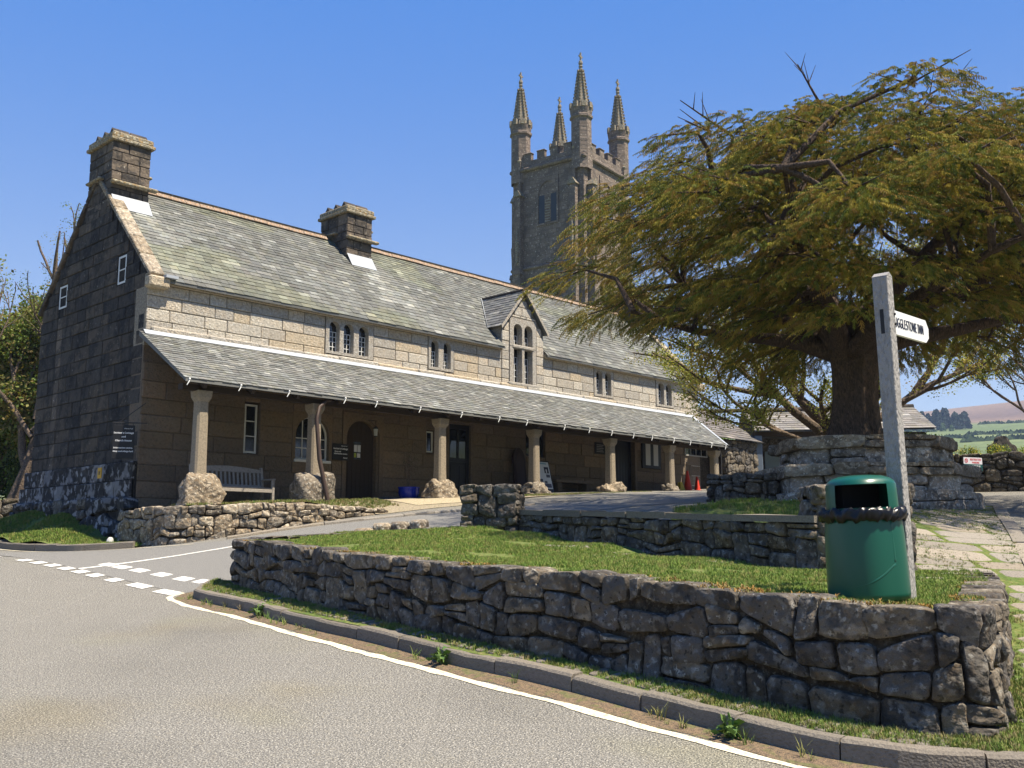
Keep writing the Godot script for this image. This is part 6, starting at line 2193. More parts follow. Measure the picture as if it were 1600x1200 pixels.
	var cone := func(at: Vector3, h: float, lab: String, dk: Color) -> void:
		var o := thing("hillside_tree", lab, "tree", at, rr(0, 6), "trees on the far hillside")
		var b := MB.new()
		b.tube([Vector3(0, -1, 0), Vector3(0, h * 0.5, 0)], [h * 0.03, h * 0.02], 6)
		obj("trunk", b.mesh(M.bark), o)
		b = MB.new()
		for k in 130:
			var u := rr(0.05, 1.0)
			var rad := h * 0.3 * pow(1.0 - u, 0.6) * rr(0.5, 1.0) + 0.2
			var a := rr(0, TAU)
			var p := Vector3(cos(a) * rad, h * (0.12 + 0.88 * u), sin(a) * rad)
			var s := h * rr(0.08, 0.15)
			b.tri(p + Vector3(-s, -s * 0.4, rr(-s, s)), p + Vector3(s, -s * 0.6, rr(-s, s)), p + Vector3(rr(-s, s) * 0.5, s, 0))
			b.tri(p + Vector3(rr(-s, s), -s * 0.4, -s), p + Vector3(rr(-s, s), -s * 0.6, s), p + Vector3(0, s * 0.9, rr(-s, s) * 0.5))
		obj("crown", b.mesh(flat(dk, 0.9)), o)
	for k in 12:
		var az := deg_to_rad([20.7, 21.1, 21.5, 21.9, 22.5, 22.9, 23.3, 23.8, 24.0, 24.25, 22.2, 23.05][k])
		var r := 860.0 + rr(-20, 20)
		cone.call(W(sin(az) * r, cos(az) * r, far_y(r, az, sin(az) * r, cos(az) * r) - 1.0), rr(11.0, 17.0), "dark conifer in the clump below the moor", Color(0.025, 0.045, 0.032))
	for k in 9:
		var az := deg_to_rad(20.3 + k * 0.42 + rr(-0.1, 0.1))
		var r := 800.0 + rr(-15, 15)
		cone.call(W(sin(az) * r, cos(az) * r, far_y(r, az, sin(az) * r, cos(az) * r) - 1.0), rr(5.0, 8.0), "light green rounded tree below the dark conifer clump", Color(0.08, 0.13, 0.04))
	for hd in [[560.0, 24.2, 30.0], [690.0, 24.4, 30.0], [950.0, 25.0, 30.0], [630.0, 21.0, 24.6]]:
		var ho := thing("field_hedge", "dark hedge line between the fields at %d metres up the hillside" % int(hd[0]), "hedge", W(sin(deg_to_rad(hd[1])) * hd[0], cos(deg_to_rad(hd[1])) * hd[0], far_y(hd[0], deg_to_rad(hd[1]), sin(deg_to_rad(hd[1])) * hd[0], cos(deg_to_rad(hd[1])) * hd[0])))
		ho.set_meta("label", {560: "nearest dark hedge line crossing the green fields below the moor", 690: "middle hedge line between the two green fields below the moor", 950: "highest hedge line where the fields meet the brown moor", 630: "grey hedge line just over the planter edge below the conifers"}[int(hd[0])])
		var b := MB.new()
		var a: float = hd[1]
		while a < hd[2]:
			var az := deg_to_rad(a)
			var r: float = hd[0] + nz.get_noise_2d(a * 40, hd[0]) * 25.0
			var p := W(sin(az) * r, cos(az) * r, far_y(r, az, sin(az) * r, cos(az) * r)) - ho.position
			for j in 6:
				var s := rr(1.2, 2.6)
				var q := p + Vector3(rr(-2, 2), rr(0.2, 1.6), rr(-1.5, 1.5))
				b.tri(q + Vector3(-s, -s * 0.5, rr(-1, 1)), q + Vector3(s, -s * 0.5, rr(-1, 1)), q + Vector3(rr(-1, 1), s * 0.7, 0))
			a += 0.16
		obj("foliage", b.mesh(flat(Color(0.035, 0.06, 0.028), 0.95)), ho)

# ================= objects =================
func on_house(s: float, y: float, n: float) -> Vector3:
	return H.transform * Vector3(s, y, n)

func house_thing(called: String, label: String, cat: String, s: float, y: float, n: float, turn := 0.0, group := "") -> Node3D:
	return thing(called, label, cat, on_house(s, y, n), H.rotation.y + turn, group)

func make_bin() -> void:
	var p := W(3.02, 8.72, U(3.02, 8.72) + 0.01)
	var o := thing("litter_bin", "dark green plastic litter bin with black bag liner by the signpost", "bin", p, 0.0)
	o.rotation = Vector3(0, 0.35, 0.035)
	var sup := func(hw: float, e: float, y: float, n: int) -> Array:
		var a := []
		for k in n:
			var g := TAU * k / n
			var q := pow(pow(absf(cos(g)), e) + pow(absf(sin(g)), e), -1.0 / e)
			a.append(Vector3(cos(g) * hw * q, y, sin(g) * hw * q))
		return a
	var skin := func(b: MB, prof: Array, n: int, skip = null) -> void:
		var prev := []
		for r in prof.size():
			var ring: Array = sup.call(prof[r][0], prof[r][2], prof[r][1], n)
			var st := []
			for v in ring: st.append(b.p(v))
			if r:
				for k in n:
					var k2 := (k + 1) % n
					if (skip != null) and skip.call(r - 1, k): continue
					b.t(prev[k], st[k], st[k2])
					b.t(prev[k], st[k2], prev[k2])
			prev = st
	var gm := flat(Color(0.003, 0.075, 0.05), 0.28)
	gm.clearcoat_enabled = true
	gm.clearcoat = 0.3
	var b := MB.new()
	skin.call(b, [[0.26, 0.0, 2.6], [0.302, 0.012, 2.6], [0.308, 0.06, 2.6], [0.306, 0.3, 2.6], [0.298, 0.55, 2.6], [0.288, 0.7, 2.6], [0.285, 0.74, 2.6], [0.26, 0.745, 2.6]], 64)
	obj("body", b.mesh(gm, true), o)
	# hood: opening faces local -x..+z quarter (camera left)
	b = MB.new()
	var n := 64
	var op := func(r: int, k: int) -> bool:
		var g := TAU * (k + 0.5) / n
		return r >= 2 and r <= 3 and absf(wrapf(g - (PI * 0.5 + 0.7), -PI, PI)) < 0.86
	skin.call(b, [[0.27, 0.72, 2.6], [0.272, 0.745, 2.6], [0.272, 0.77, 2.6], [0.27, 0.88, 2.6], [0.266, 0.965, 2.6], [0.255, 0.995, 2.5], [0.225, 1.02, 2.4], [0.17, 1.04, 2.3], [0.09, 1.048, 2.2], [0.0, 1.05, 2.0]], n, op)
	obj("hood", b.mesh(gm, true), o)
	b = MB.new()
	skin.call(b, [[0.255, 0.73, 2.6], [0.255, 0.98, 2.6], [0.0, 0.985, 2.6]], 32)
	skin.call(b, [[0.255, 0.74, 2.6], [0.0, 0.741, 2.6]], 32)
	# added near-black box: shade inside the hood put in as colour
	var inner := MB.new()
	inner.box(-0.19, 0.19, 0.75, 0.975, -0.19, 0.0)
	obj("painted_dark_hollow", inner.mesh(flat(Color(0.003, 0.003, 0.003), 0.95)), o)
	b = MB.new()
	# crumpled liner folded over the rim
	var prof := [[0.288, 0.765], [0.305, 0.76], [0.318, 0.735], [0.322, 0.7], [0.314, 0.67], [0.296, 0.655]]
	var m := 90
	for r in prof.size():
		for k in m:
			var g := TAU * k / m
			var q := pow(pow(absf(cos(g)), 2.6) + pow(absf(sin(g)), 2.6), -1.0 / 2.6)
			var w := nz.get_noise_2d(k * 42.0, r * 60.0)
			var w2 := nz.get_noise_2d(k * 42.0 + (700 if k > m / 2 else 0), 400.0)
			var rad: float = prof[r][0] + (w * 0.03 if r > 0 and r < 5 else 0.0) + 0.01
			var fade := minf(1.0, minf(k, m - k) / 8.0)
			b.p(Vector3(cos(g) * rad * q, prof[r][1] + (w2 * 0.03 + w * 0.02) * fade, sin(g) * rad * q))
		if r:
			for k in m:
				var k2 := (k + 1) % m
				b.t((r - 1) * m + k, r * m + k2, r * m + k)
				b.t((r - 1) * m + k, (r - 1) * m + k2, r * m + k2)
	var bag := flat(Color(0.005, 0.005, 0.006), 0.3)
	obj("bag_liner", b.mesh(bag, true), o)
	# moulded contour of the front panel: down one side, sweeping under to the left
	b = MB.new()
	var pts := []
	var rads := []
	for k in 33:
		var u := k / 32.0
		var g := PI * 0.5 - 0.15
		var y := lerpf(0.64, 0.3, u / 0.5)
		if u > 0.5:
			var e := (u - 0.5) / 0.5 * PI * 0.5
			g += sin(e) * 1.25 * (1.0 - 0.25 * cos(e)) - 0.0
			y = 0.12 + 0.18 * (1.0 - sin(e)) * (0.4 + 0.6 * cos(e))
		var q := pow(pow(absf(cos(g)), 2.6) + pow(absf(sin(g)), 2.6), -1.0 / 2.6)
		var rad := lerpf(0.3075, 0.289, y / 0.72) - 0.012
		pts.append(Vector3(cos(g) * rad * q, y, sin(g) * rad * q))
		rads.append(0.022 * (1.0 - 0.5 * absf(u - 0.5)))
	b.tube(pts, rads, 8)
	obj("panel_rib", b.mesh(gm, true), o)

func make_signpost() -> void:
	var p := W(3.42, 8.95, U(3.42, 8.95))
	var o := thing("fingerpost", "weathered wooden signpost with one white finger arm reading RUGGLESTONE INN", "signpost", p, 0.0)
	o.rotation = Vector3(0.0, deg_to_rad(49.0), 0.048)
	var b := MB.new()
	b.bbox(-0.068, 0.068, -0.3, 2.86, -0.068, 0.068, 0.006)
	obj("post", b.mesh(M.post), o)
	b = MB.new()
	b.ext(PackedVector2Array([Vector2(-0.068, 2.86), Vector2(0.068, 2.86), Vector2(0.0, 2.9)]), -0.068, 0.068)
	obj("post_cap", b.mesh(M.post), o)
	b = MB.new()
	b.box(-0.0695, -0.064, 2.34, 2.56, -0.018, 0.016)
	obj("mortise", b.mesh(M.iron), o)
	b = MB.new()
	b.ext(PackedVector2Array([Vector2(0.06, 2.36), Vector2(0.98, 2.36), Vector2(1.06, 2.41), Vector2(1.07, 2.5), Vector2(1.0, 2.58), Vector2(0.06, 2.58)]), -0.012, 0.02, Transform3D(Basis(), Vector3(0, 0, 0.0)))
	var arm := obj("finger_arm", b.mesh(flat(Color(0.72, 0.72, 0.7), 0.55)), o)
	text(arm, "RUGGLESTONE INN", 0.115, Vector3(0.52, 2.47, 0.023), Basis(), flat(Color(0.03, 0.035, 0.06), 0.6), false, "lettering", false, HORIZONTAL_ALIGNMENT_CENTER, 0.8)
	for y in [2.43, 2.52]:
		b = MB.new()
		b.lathe([Vector2(0.012, 0), Vector2(0.012, 0.012), Vector2(0, 0.014)], 8, Transform3D(Basis(Vector3.RIGHT, PI / 2), Vector3(0.045, y, 0.068)))
		obj("bolt", b.mesh(M.iron), o)

func make_small() -> void:
	var b := MB.new()
	# bench
	var o := house_thing("garden_bench", "grey weathered slatted wooden bench beside the first porch column", "bench", 1.95, 2.46, 0.95)
	for k in 4:
		b = MB.new()
		b.bbox(-0.95, 0.95, 0.42, 0.45, 0.0 + k * 0.12 - 0.14, 0.1 + k * 0.12 - 0.14, 0.006)
		obj("seat_slat", b.mesh(M.bench), o)
	b = MB.new()
	b.bbox(-0.97, 0.97, 0.33, 0.41, 0.3, 0.34, 0.006)
	obj("front_rail", b.mesh(M.bench), o)
	var tilt := Transform3D(Basis(Vector3.RIGHT, -0.16), Vector3(0, 0.42, -0.16))
	b = MB.new()
	b.ext(PackedVector2Array([Vector2(-0.95, 0.42), Vector2(-0.95, 0.5), Vector2(-0.4, 0.555), Vector2(0, 0.57), Vector2(0.4, 0.555), Vector2(0.95, 0.5), Vector2(0.95, 0.42)]), -0.02, 0.02, tilt)
	obj("top_rail", b.mesh(M.bench), o)
	b = MB.new()
	b.bbox(-0.93, 0.93, 0.05, 0.11, -0.02, 0.02, 0.005, tilt)
	obj("back_rail", b.mesh(M.bench), o)
	for k in 16:
		b = MB.new()
		var x := -0.87 + k * 0.116
		b.box(x - 0.027, x + 0.027, 0.11, 0.43, -0.01, 0.01, tilt)
		obj("back_slat", b.mesh(M.bench), o)
	for x in [-0.97, 0.97]:
		b = MB.new()
		b.bbox(x - 0.035, x + 0.035, -0.06, 0.66, 0.28, 0.35, 0.008)
		obj("leg", b.mesh(M.bench), o)
		b = MB.new()
		b.bbox(x - 0.035, x + 0.035, -0.06, 0.45, -0.2, -0.13, 0.008)
		b.bbox(x - 0.035, x + 0.035, 0.0, 0.56, -0.035, 0.035, 0.008, tilt)
		obj("leg", b.mesh(M.bench), o)
		b = MB.new()
		b.bbox(x - 0.04, x + 0.04, 0.64, 0.68, -0.2, 0.38, 0.01)
		obj("armrest", b.mesh(M.bench), o)
	# stone bench
	o = house_thing("stone_bench", "plain stone slab bench against the porch wall beside the display board", "bench", 15.3, 3.16, 0.4)
	b = MB.new()
	b.bbox(-1.0, 1.0, 0.4, 0.5, -0.25, 0.25, 0.02)
	obj("seat", b.mesh(M.brown[0]), o)
	for x in [-0.75, 0.75]:
		b = MB.new()
		b.bbox(x - 0.12, x + 0.12, -0.05, 0.4, -0.2, 0.2, 0.02)
		obj("support", b.mesh(M.brown[4]), o)
	# blue pot with thin shrub
	o = house_thing("plant_pot", "glossy cobalt blue round pot with a thin shrub beside the arched door", "plant pot", 7.6, 2.765, 0.95)
	b = MB.new()
	b.lathe([Vector2(0.0, 0.0), Vector2(0.19, 0.0), Vector2(0.26, 0.08), Vector2(0.3, 0.2), Vector2(0.29, 0.3), Vector2(0.31, 0.33), Vector2(0.31, 0.36), Vector2(0.28, 0.36), Vector2(0.26, 0.3), Vector2(0, 0.3)], 28)
	var blue := flat(Color(0.01, 0.025, 0.3), 0.15)
	obj("pot", b.mesh(blue, true), o)
	b = MB.new()
	rng.seed = 901
	b.tube([Vector3(0, 0.28, 0), Vector3(0.02, 0.8, 0), Vector3(-0.02, 1.2, 0)], [0.015, 0.012, 0.006], 6)
	for k in 22:
		var s := Vector3(rr(-0.02, 0.02), rr(0.6, 1.25), 0)
		b.tube([s, s + Vector3(rr(-0.28, 0.28), rr(0.15, 0.45), rr(-0.25, 0.25))], [0.006, 0.002], 5)
	obj("stems", b.mesh(M.bark, true), o)
	var xs := []
	var cs := []
	for k in 70:
		xs.append(Transform3D(Basis.from_euler(Vector3(rr(0, 6), rr(0, 6), 0)).scaled(Vector3.ONE * rr(0.3, 0.5)), Vector3(rr(-0.28, 0.28), rr(0.85, 1.6), rr(-0.25, 0.25))))
		cs.append(Color(0.05, 0.06, 0.03) * rr(0.7, 1.3))
	multi("foliage", leaf_cluster(6, 0.12, 0.07, 15), xs, cs, leaf_mat(0.3), o)
	# display board
	o = house_thing("display_board", "leaning black framed display board with photographs beside a porch column", "display board", 13.1, 3.07, 1.3)
	var lean := Transform3D(Basis(Vector3.RIGHT, -0.25), Vector3.ZERO)
	b = MB.new()
	b.bbox(-0.36, 0.36, 0.0, 1.15, -0.03, 0.03, 0.01, lean)
	obj("frame", b.mesh(M.black_paint), o)
	b = MB.new()
	b.box(-0.31, 0.31, 0.2, 1.1, 0.028, 0.034, lean)
	var ps := obj("poster", b.mesh(flat(Color(0.42, 0.46, 0.5), 0.6)), o)
	for q in [[-0.28, 0.2, 1.02, 1.06, Color(0.12, 0.25, 0.32)], [0.05, 0.26, 0.72, 0.93, Color(0.02, 0.025, 0.04)], [0.12, 0.17, 0.74, 0.85, Color(0.5, 0.52, 0.55)], [0.1, 0.28, 0.58, 0.68, Color(0.05, 0.06, 0.09)], [-0.27, -0.1, 0.4, 0.52, Color(0.03, 0.04, 0.07)], [-0.27, 0.27, 0.24, 0.37, Color(0.05, 0.06, 0.1)], [-0.02, 0.1, 0.38, 0.46, Color(0.08, 0.09, 0.12)]]:
		b = MB.new()
		b.box(q[0], q[1], q[2], q[3], 0.0345, 0.037 if q[4].r < 0.4 else 0.039, lean)
		obj("printed_picture", b.mesh(flat(q[4], 0.7)), ps)
	b = MB.new()
	b.bbox(-0.34, 0.34, 0.0, 1.1, -0.02, 0.02, 0.01, Transform3D(Basis(Vector3.RIGHT, 0.3), Vector3(0, 0, -0.62)))
	obj("back_leg", b.mesh(M.black_paint), o)
	# round-headed dark board leaning on the wall
	o = house_thing("round_topped_board", "dark brown round topped board leaning beside the porch column", "board", 12.95, 3.05, 0.3)
	b = MB.new()
	var rt := PackedVector2Array([Vector2(-0.28, 0), Vector2(0.28, 0)])
	for k in 11:
		rt.append(Vector2(0.28 * cos(PI * k / 10.0), 1.2 + 0.4 * sin(PI * k / 10.0)))
	b.ext(rt, -0.04, 0.04, Transform3D(Basis(Vector3.RIGHT, -0.1), Vector3.ZERO))
	obj("board", b.mesh(flat(Color(0.035, 0.018, 0.015), 0.6)), o)
	b = MB.new()
	b.ext(PackedVector2Array([Vector2(-0.2, 0.1), Vector2(0.2, 0.1), Vector2(0.2, 1.2), Vector2(0, 1.45), Vector2(-0.2, 1.2)]), 0.041, 0.05, Transform3D(Basis(Vector3.RIGHT, -0.1), Vector3.ZERO))
	obj("panel", b.mesh(flat(Color(0.045, 0.022, 0.018), 0.5)), o)
	# wall signs
	var wl := flat(Color(0.75, 0.76, 0.78), 0.6)
	o = house_thing("wall_sign", "square black sign with white lettering between the arched window and the arched door", "sign", 5.87, 3.84, 0.04)
	b = MB.new()
	b.bbox(-0.27, 0.27, 0, 0.46, -0.03, 0.0, 0.005)
	obj("board", b.mesh(M.black_paint), o)
	text(o, "National Trust", 0.032, Vector3(0.12, 0.4, 0.002), Basis(), wl)
	text(o, "Sexton's Cottage", 0.062, Vector3(0.0, 0.32, 0.002), Basis(), wl, true)
	text(o, "Shop and", 0.05, Vector3(-0.1, 0.24, 0.002), Basis(), wl, true)
	text(o, "information centre", 0.05, Vector3(0.0, 0.18, 0.002), Basis(), wl, true)
	text(o, "Closed", 0.045, Vector3(0.16, 0.07, 0.002), Basis(), wl, true)
	o = house_thing("wall_notice", "small black notice on the porch wall left of the great doorway", "sign", 17.4, 4.72, 0.04)
	b = MB.new()
	b.bbox(-0.29, 0.29, 0, 0.42, -0.03, 0.0, 0.005)
	obj("board", b.mesh(M.black_paint), o)
	for k in 5:
		b = MB.new()
		b.box(-0.2, 0.2 - 0.05 * (k % 2), 0.08 + k * 0.06, 0.1 + k * 0.06, 0.0, 0.003)
		obj("printed_line", b.mesh(flat(Color(0.25, 0.25, 0.26), 0.7)), o)
	o = house_thing("notice_board", "black framed notice board with two white panels right of the great doorway", "notice board", 20.5, 4.35, 0.06)
	b = MB.new()
	b.bbox(-0.6, 0.6, 0, 1.1, -0.05, 0.02, 0.01)
	obj("case", b.mesh(M.black_paint), o)
	for x in [-0.25, 0.25]:
		b = MB.new()
		b.box(x - 0.15, x + 0.15, 0.12, 1.0, 0.02, 0.026)
		obj("white_panel", b.mesh(flat(Color(0.45, 0.45, 0.44), 0.5)), o)
	# hanging sign on the gable corner
	o = house_thing("hanging_sign", "black hanging sign with white lettering bracketed from the house corner", "hanging sign", -0.5, 3.5, 0.25, 0.25 - 0.8063)
	b = MB.new()
	b.bbox(-0.24, 0.24, 0.0, 0.78, -0.015, 0.015, 0.005)
	obj("board", b.mesh(M.black_paint), o)
	b = MB.new()
	b.tube([Vector3(-0.26, 0.84, 0), Vector3(0.5, 0.84, 0)], [0.012, 0.012], 6)
	b.tube([Vector3(-0.1, 0.86, 0), Vector3(0.45, 1.32, 0)], [0.01, 0.01], 6)
	obj("bracket", b.mesh(M.iron), o)
	for x in [-0.2, 0.2]:
		b = MB.new()
		b.tube([Vector3(x, 0.78, 0), Vector3(x, 0.84, 0)], [0.006, 0.006], 5)
		obj("hook", b.mesh(M.iron), o)
	text(o, "National Trust", 0.03, Vector3(0.1, 0.7, 0.017), Basis(), wl)
	text(o, "Sexton's Cottage", 0.055, Vector3(0, 0.6, 0.017), Basis(), wl, true)
	text(o, "and", 0.055, Vector3(0, 0.51, 0.017), Basis(), wl, true)
	text(o, "Church House", 0.055, Vector3(0, 0.42, 0.017), Basis(), wl, true)
	text(o, "Information centre,", 0.045, Vector3(0, 0.25, 0.017), Basis(), wl, true)
	text(o, "shop and village hall", 0.045, Vector3(0, 0.17, 0.017), Basis(), wl, true)
	# yellow hydrant plate
	o = thing("hydrant_plate", "small yellow hydrant plate on the black gable plinth", "sign", H.transform * Vector3(-0.3, 3.12, -1.35), H.rotation.y - PI / 2)
	b = MB.new()
	b.bbox(-0.1, 0.1, 0, 0.26, -0.01, 0.01, 0.004)
	obj("plate", b.mesh(flat(Color(0.55, 0.3, 0.01), 0.5)), o)
	text(o, "H", 0.14, Vector3(0, 0.13, 0.012), Basis(), M.black_paint, true)
	tag(obj("white_stone", stone_mesh(chaikin(PackedVector2Array([Vector2(-0.07, 0), Vector2(0.07, 0), Vector2(0.06, 0.17), Vector2(-0.03, 0.18)]), 2), func(s, y, z): return Vector3(s, y, z), 0.07, 0.06, 0.015, 5, flat(Color(0.5, 0.5, 0.48), 0.8)), self), "small whitewashed stone on the grass at the gable corner", "stone").position = W(-8.95, 22.75, 1.52)
	# cones and floor boards
	var cone := func(s: float, n: float, h: float, band: bool, lab: String) -> void:
		var t := house_thing("traffic_cone", lab, "traffic cone", s, 2.4 + 0.051 * s, n, 0.0, "")
		var cb := MB.new()
		cb.bbox(-0.18 * h / 0.6, 0.18 * h / 0.6, 0, 0.04, -0.18 * h / 0.6, 0.18 * h / 0.6, 0.01)
		var red := flat(Color(0.55, 0.045, 0.02), 0.5)
		obj("base", cb.mesh(red), t)
		cb = MB.new()
		cb.lathe([Vector2(0.13 * h / 0.6, 0.04), Vector2(0.035, h), Vector2(0.0, h)], 18)
		obj("cone", cb.mesh(red, true), t)
		if band:
			cb = MB.new()
			cb.lathe([Vector2(lerpf(0.135, 0.037, 0.38), h * 0.38), Vector2(lerpf(0.135, 0.037, 0.75), h * 0.75)], 18)
			obj("reflective_band", cb.mesh(flat(Color(0.7, 0.7, 0.7), 0.4), true), t)
	cone.call(21.5, 1.0, 0.78, true, "taller red traffic cone with a white band under the porch end")
	cone.call(22.3, 0.9, 0.55, false, "plain red traffic cone beside the banded cone")
	for q in [[20.5, 0.9, 0.5, "larger yellow folding floor warning board under the porch end"], [21.0, 1.0, 0.36, "smaller yellow folding floor warning board beside the cones"]]:
		var t := house_thing("floor_warning_board", q[3], "warning board", q[0], 2.4 + 0.051 * q[0], q[1])
		for k in 2:
			b = MB.new()
			var h: float = q[2]
			b.ext(PackedVector2Array([Vector2(-0.16, 0), Vector2(0.16, 0), Vector2(0.07, h), Vector2(-0.07, h)]), -0.01, 0.01, Transform3D(Basis(Vector3.UP, PI * k) * Basis(Vector3.RIGHT, -0.25), Vector3(0, 0, 0.13 if k == 0 else -0.13)))
			obj("panel", b.mesh(flat(Color(0.45, 0.33, 0.02), 0.5)), t)
		b = MB.new()
		b.lathe([Vector2(0.07, 0), Vector2(0.0, 0.004)], 12, Transform3D(Basis(Vector3.RIGHT, PI / 2 - 0.25), Vector3(0, q[2] * 0.45, 0.045)))
		obj("symbol", b.mesh(M.black_paint), t)
	# door lantern
	o = house_thing("door_lantern", "small iron lantern hanging in front of the arched door", "lantern", 6.85, 4.55, 0.35)
	b = MB.new()
	b.lathe([Vector2(0.0, 0.32), Vector2(0.08, 0.24), Vector2(0.07, 0.22)], 6)
	b.lathe([Vector2(0.0, 0.0), Vector2(0.05, 0.0), Vector2(0.055, 0.02)], 6)
	b.tube([Vector3(0, 0.3, 0), Vector3(0, 0.45, 0), Vector3(0, 0.5, -0.35)], [0.01, 0.01, 0.01], 5)
	obj("frame", b.mesh(M.iron), o)
	b = MB.new()
	b.lathe([Vector2(0.05, 0.02), Vector2(0.068, 0.22)], 6)
	obj("glass", b.mesh(flat(Color(0.4, 0.42, 0.42), 0.3)), o)
	# festoon hooks along the porch eave
	for k in 18:
		var s: float = [-0.1, 1.2, 2.52, 4.2, 5.21, 6.71, 8.26, 9.77, 10.96, 12.69, 13.91, 15.07, 16.25, 17.31, 18.61, 19.65, 21.04, 22.0][k]
		o = house_thing("eave_lamp_holder", "white bulb holder hanging from the porch eave", "lamp holder", s, 5.12, 2.4, 0.0, "bulb holders along the porch eave")
		b = MB.new()
		b.tube([Vector3(0.03, 0.06, 0), Vector3(0.02, 0.02, 0.01), Vector3(-0.04, -0.08, 0.02)], [0.012, 0.016, 0.01], 6)
		obj("holder", b.mesh(M.white_paint, true), o)
		b = MB.new()
		b.lathe([Vector2(0, 0.04), Vector2(0.022, 0.03), Vector2(0.03, 0.0), Vector2(0.02, -0.02), Vector2(0, -0.025)], 8, Transform3D(Basis(), Vector3(0.03, 0.06, 0)))
		obj("bulb", b.mesh(M.white_paint, true), o)
	o = house_thing("eave_cable", "thin pale cable strung along the porch eave between bulb holders", "cable", 11.0, 5.13, 2.37)
	b = MB.new()
	var cp := []
	var cr := []
	for k in 60:
		cp.append(Vector3(-11.1 + k * 0.374, 0.01 * sin(k * 1.9) + 0.01, 0.0))
		cr.append(0.007)
	b.tube(cp, cr, 5)
	obj("cable", b.mesh(M.lead, true), o)
	# festoon from house to tree
	var A := W(5.2, 32.0, 7.9)
	var B := W(8.3, 33.0, 7.35)
	o = thing("festoon_string", "sagging cable of black bulb holders strung from the yew to the house roof end", "string lights", A)
	b = MB.new()
	cp = []
	cr = []
	for k in 25:
		var u := k / 24.0
		cp.append((B - A) * (u * 1.6 - 0.3) + Vector3(0, -0.5 * (1.0 - pow(2 * u - 1, 2)) + 0.25, 0))
		cr.append(0.012)
	b.tube(cp, cr, 5)
	obj("cable", b.mesh(M.iron, true), o)
	for k in 4:
		b = MB.new()
		b.lathe([Vector2(0.0, 0.02), Vector2(0.06, 0.0), Vector2(0.07, -0.14), Vector2(0.04, -0.2), Vector2(0, -0.2)], 8, Transform3D(Basis(), cp[4 + k * 5]))
		obj("bulb_holder", b.mesh(M.iron, true), o)
	# restricted parking sign on the boundary wall
	o = thing("parking_sign", "white and green restricted parking sign on the boundary wall", "sign", W(13.1, 28.75, 3.6), 0.42)
	b = MB.new()
	b.box(-0.36, 0.36, 0.17, 0.36, -0.01, 0.01)
	obj("white_plate", b.mesh(flat(Color(0.6, 0.58, 0.62), 0.5)), o)
	b = MB.new()
	b.box(-0.36, 0.36, -0.02, 0.165, -0.01, 0.01)
	obj("green_plate", b.mesh(flat(Color(0.015, 0.08, 0.08), 0.5)), o)
	var redt := flat(Color(0.5, 0.05, 0.06), 0.6)
	text(o, "RESTRICTED", 0.075, Vector3(0.1, 0.3, 0.012), Basis(), redt, true)
	text(o, "PARKING", 0.065, Vector3(0.1, 0.215, 0.012), Basis(), redt, true)
	text(o, "& DISABLED", 0.055, Vector3(0.12, 0.115, 0.012), Basis(), wl, true)
	text(o, "USE ONLY", 0.055, Vector3(0.12, 0.04, 0.012), Basis(), wl, true)
	b = MB.new()
	b.lathe([Vector2(0.06, 0), Vector2(0.06, 0.006), Vector2(0.045, 0.006), Vector2(0.045, 0)], 20, Transform3D(Basis(Vector3.RIGHT, PI / 2), Vector3(-0.26, 0.265, 0.01)))
	b.box(-0.05, 0.05, -0.008, 0.008, 0.01, 0.015, Transform3D(Basis(Vector3.BACK, -0.78), Vector3(-0.26, 0.265, 0)))
	obj("prohibition_symbol", b.mesh(redt), o)
	# gravestone behind the wall
	o = thing("gravestone", "dark lobed gravestone head rising behind the boundary wall", "gravestone", W(15.3, 31.5, 3.3), 0.3)
	b = MB.new()
	var gp := PackedVector2Array([Vector2(-0.35, 0), Vector2(0.35, 0), Vector2(0.35, 0.95)])
	for k in 9: gp.append(Vector2(0.32 + 0.2 * cos(-0.8 + k * 0.3), 1.1 + 0.2 * sin(-0.8 + k * 0.3)))
	for k in 9: gp.append(Vector2(0.0 + 0.24 * cos(0.2 + k * 0.34), 1.32 + 0.24 * sin(0.2 + k * 0.34)))
	for k in 9: gp.append(Vector2(-0.32 + 0.2 * cos(1.4 + k * 0.3), 1.1 + 0.2 * sin(1.4 + k * 0.3)))
	gp.append(Vector2(-0.35, 0.95))
	b.ext(gp, -0.09, 0.09)
	obj("stone", b.mesh(M.black[0]), o)

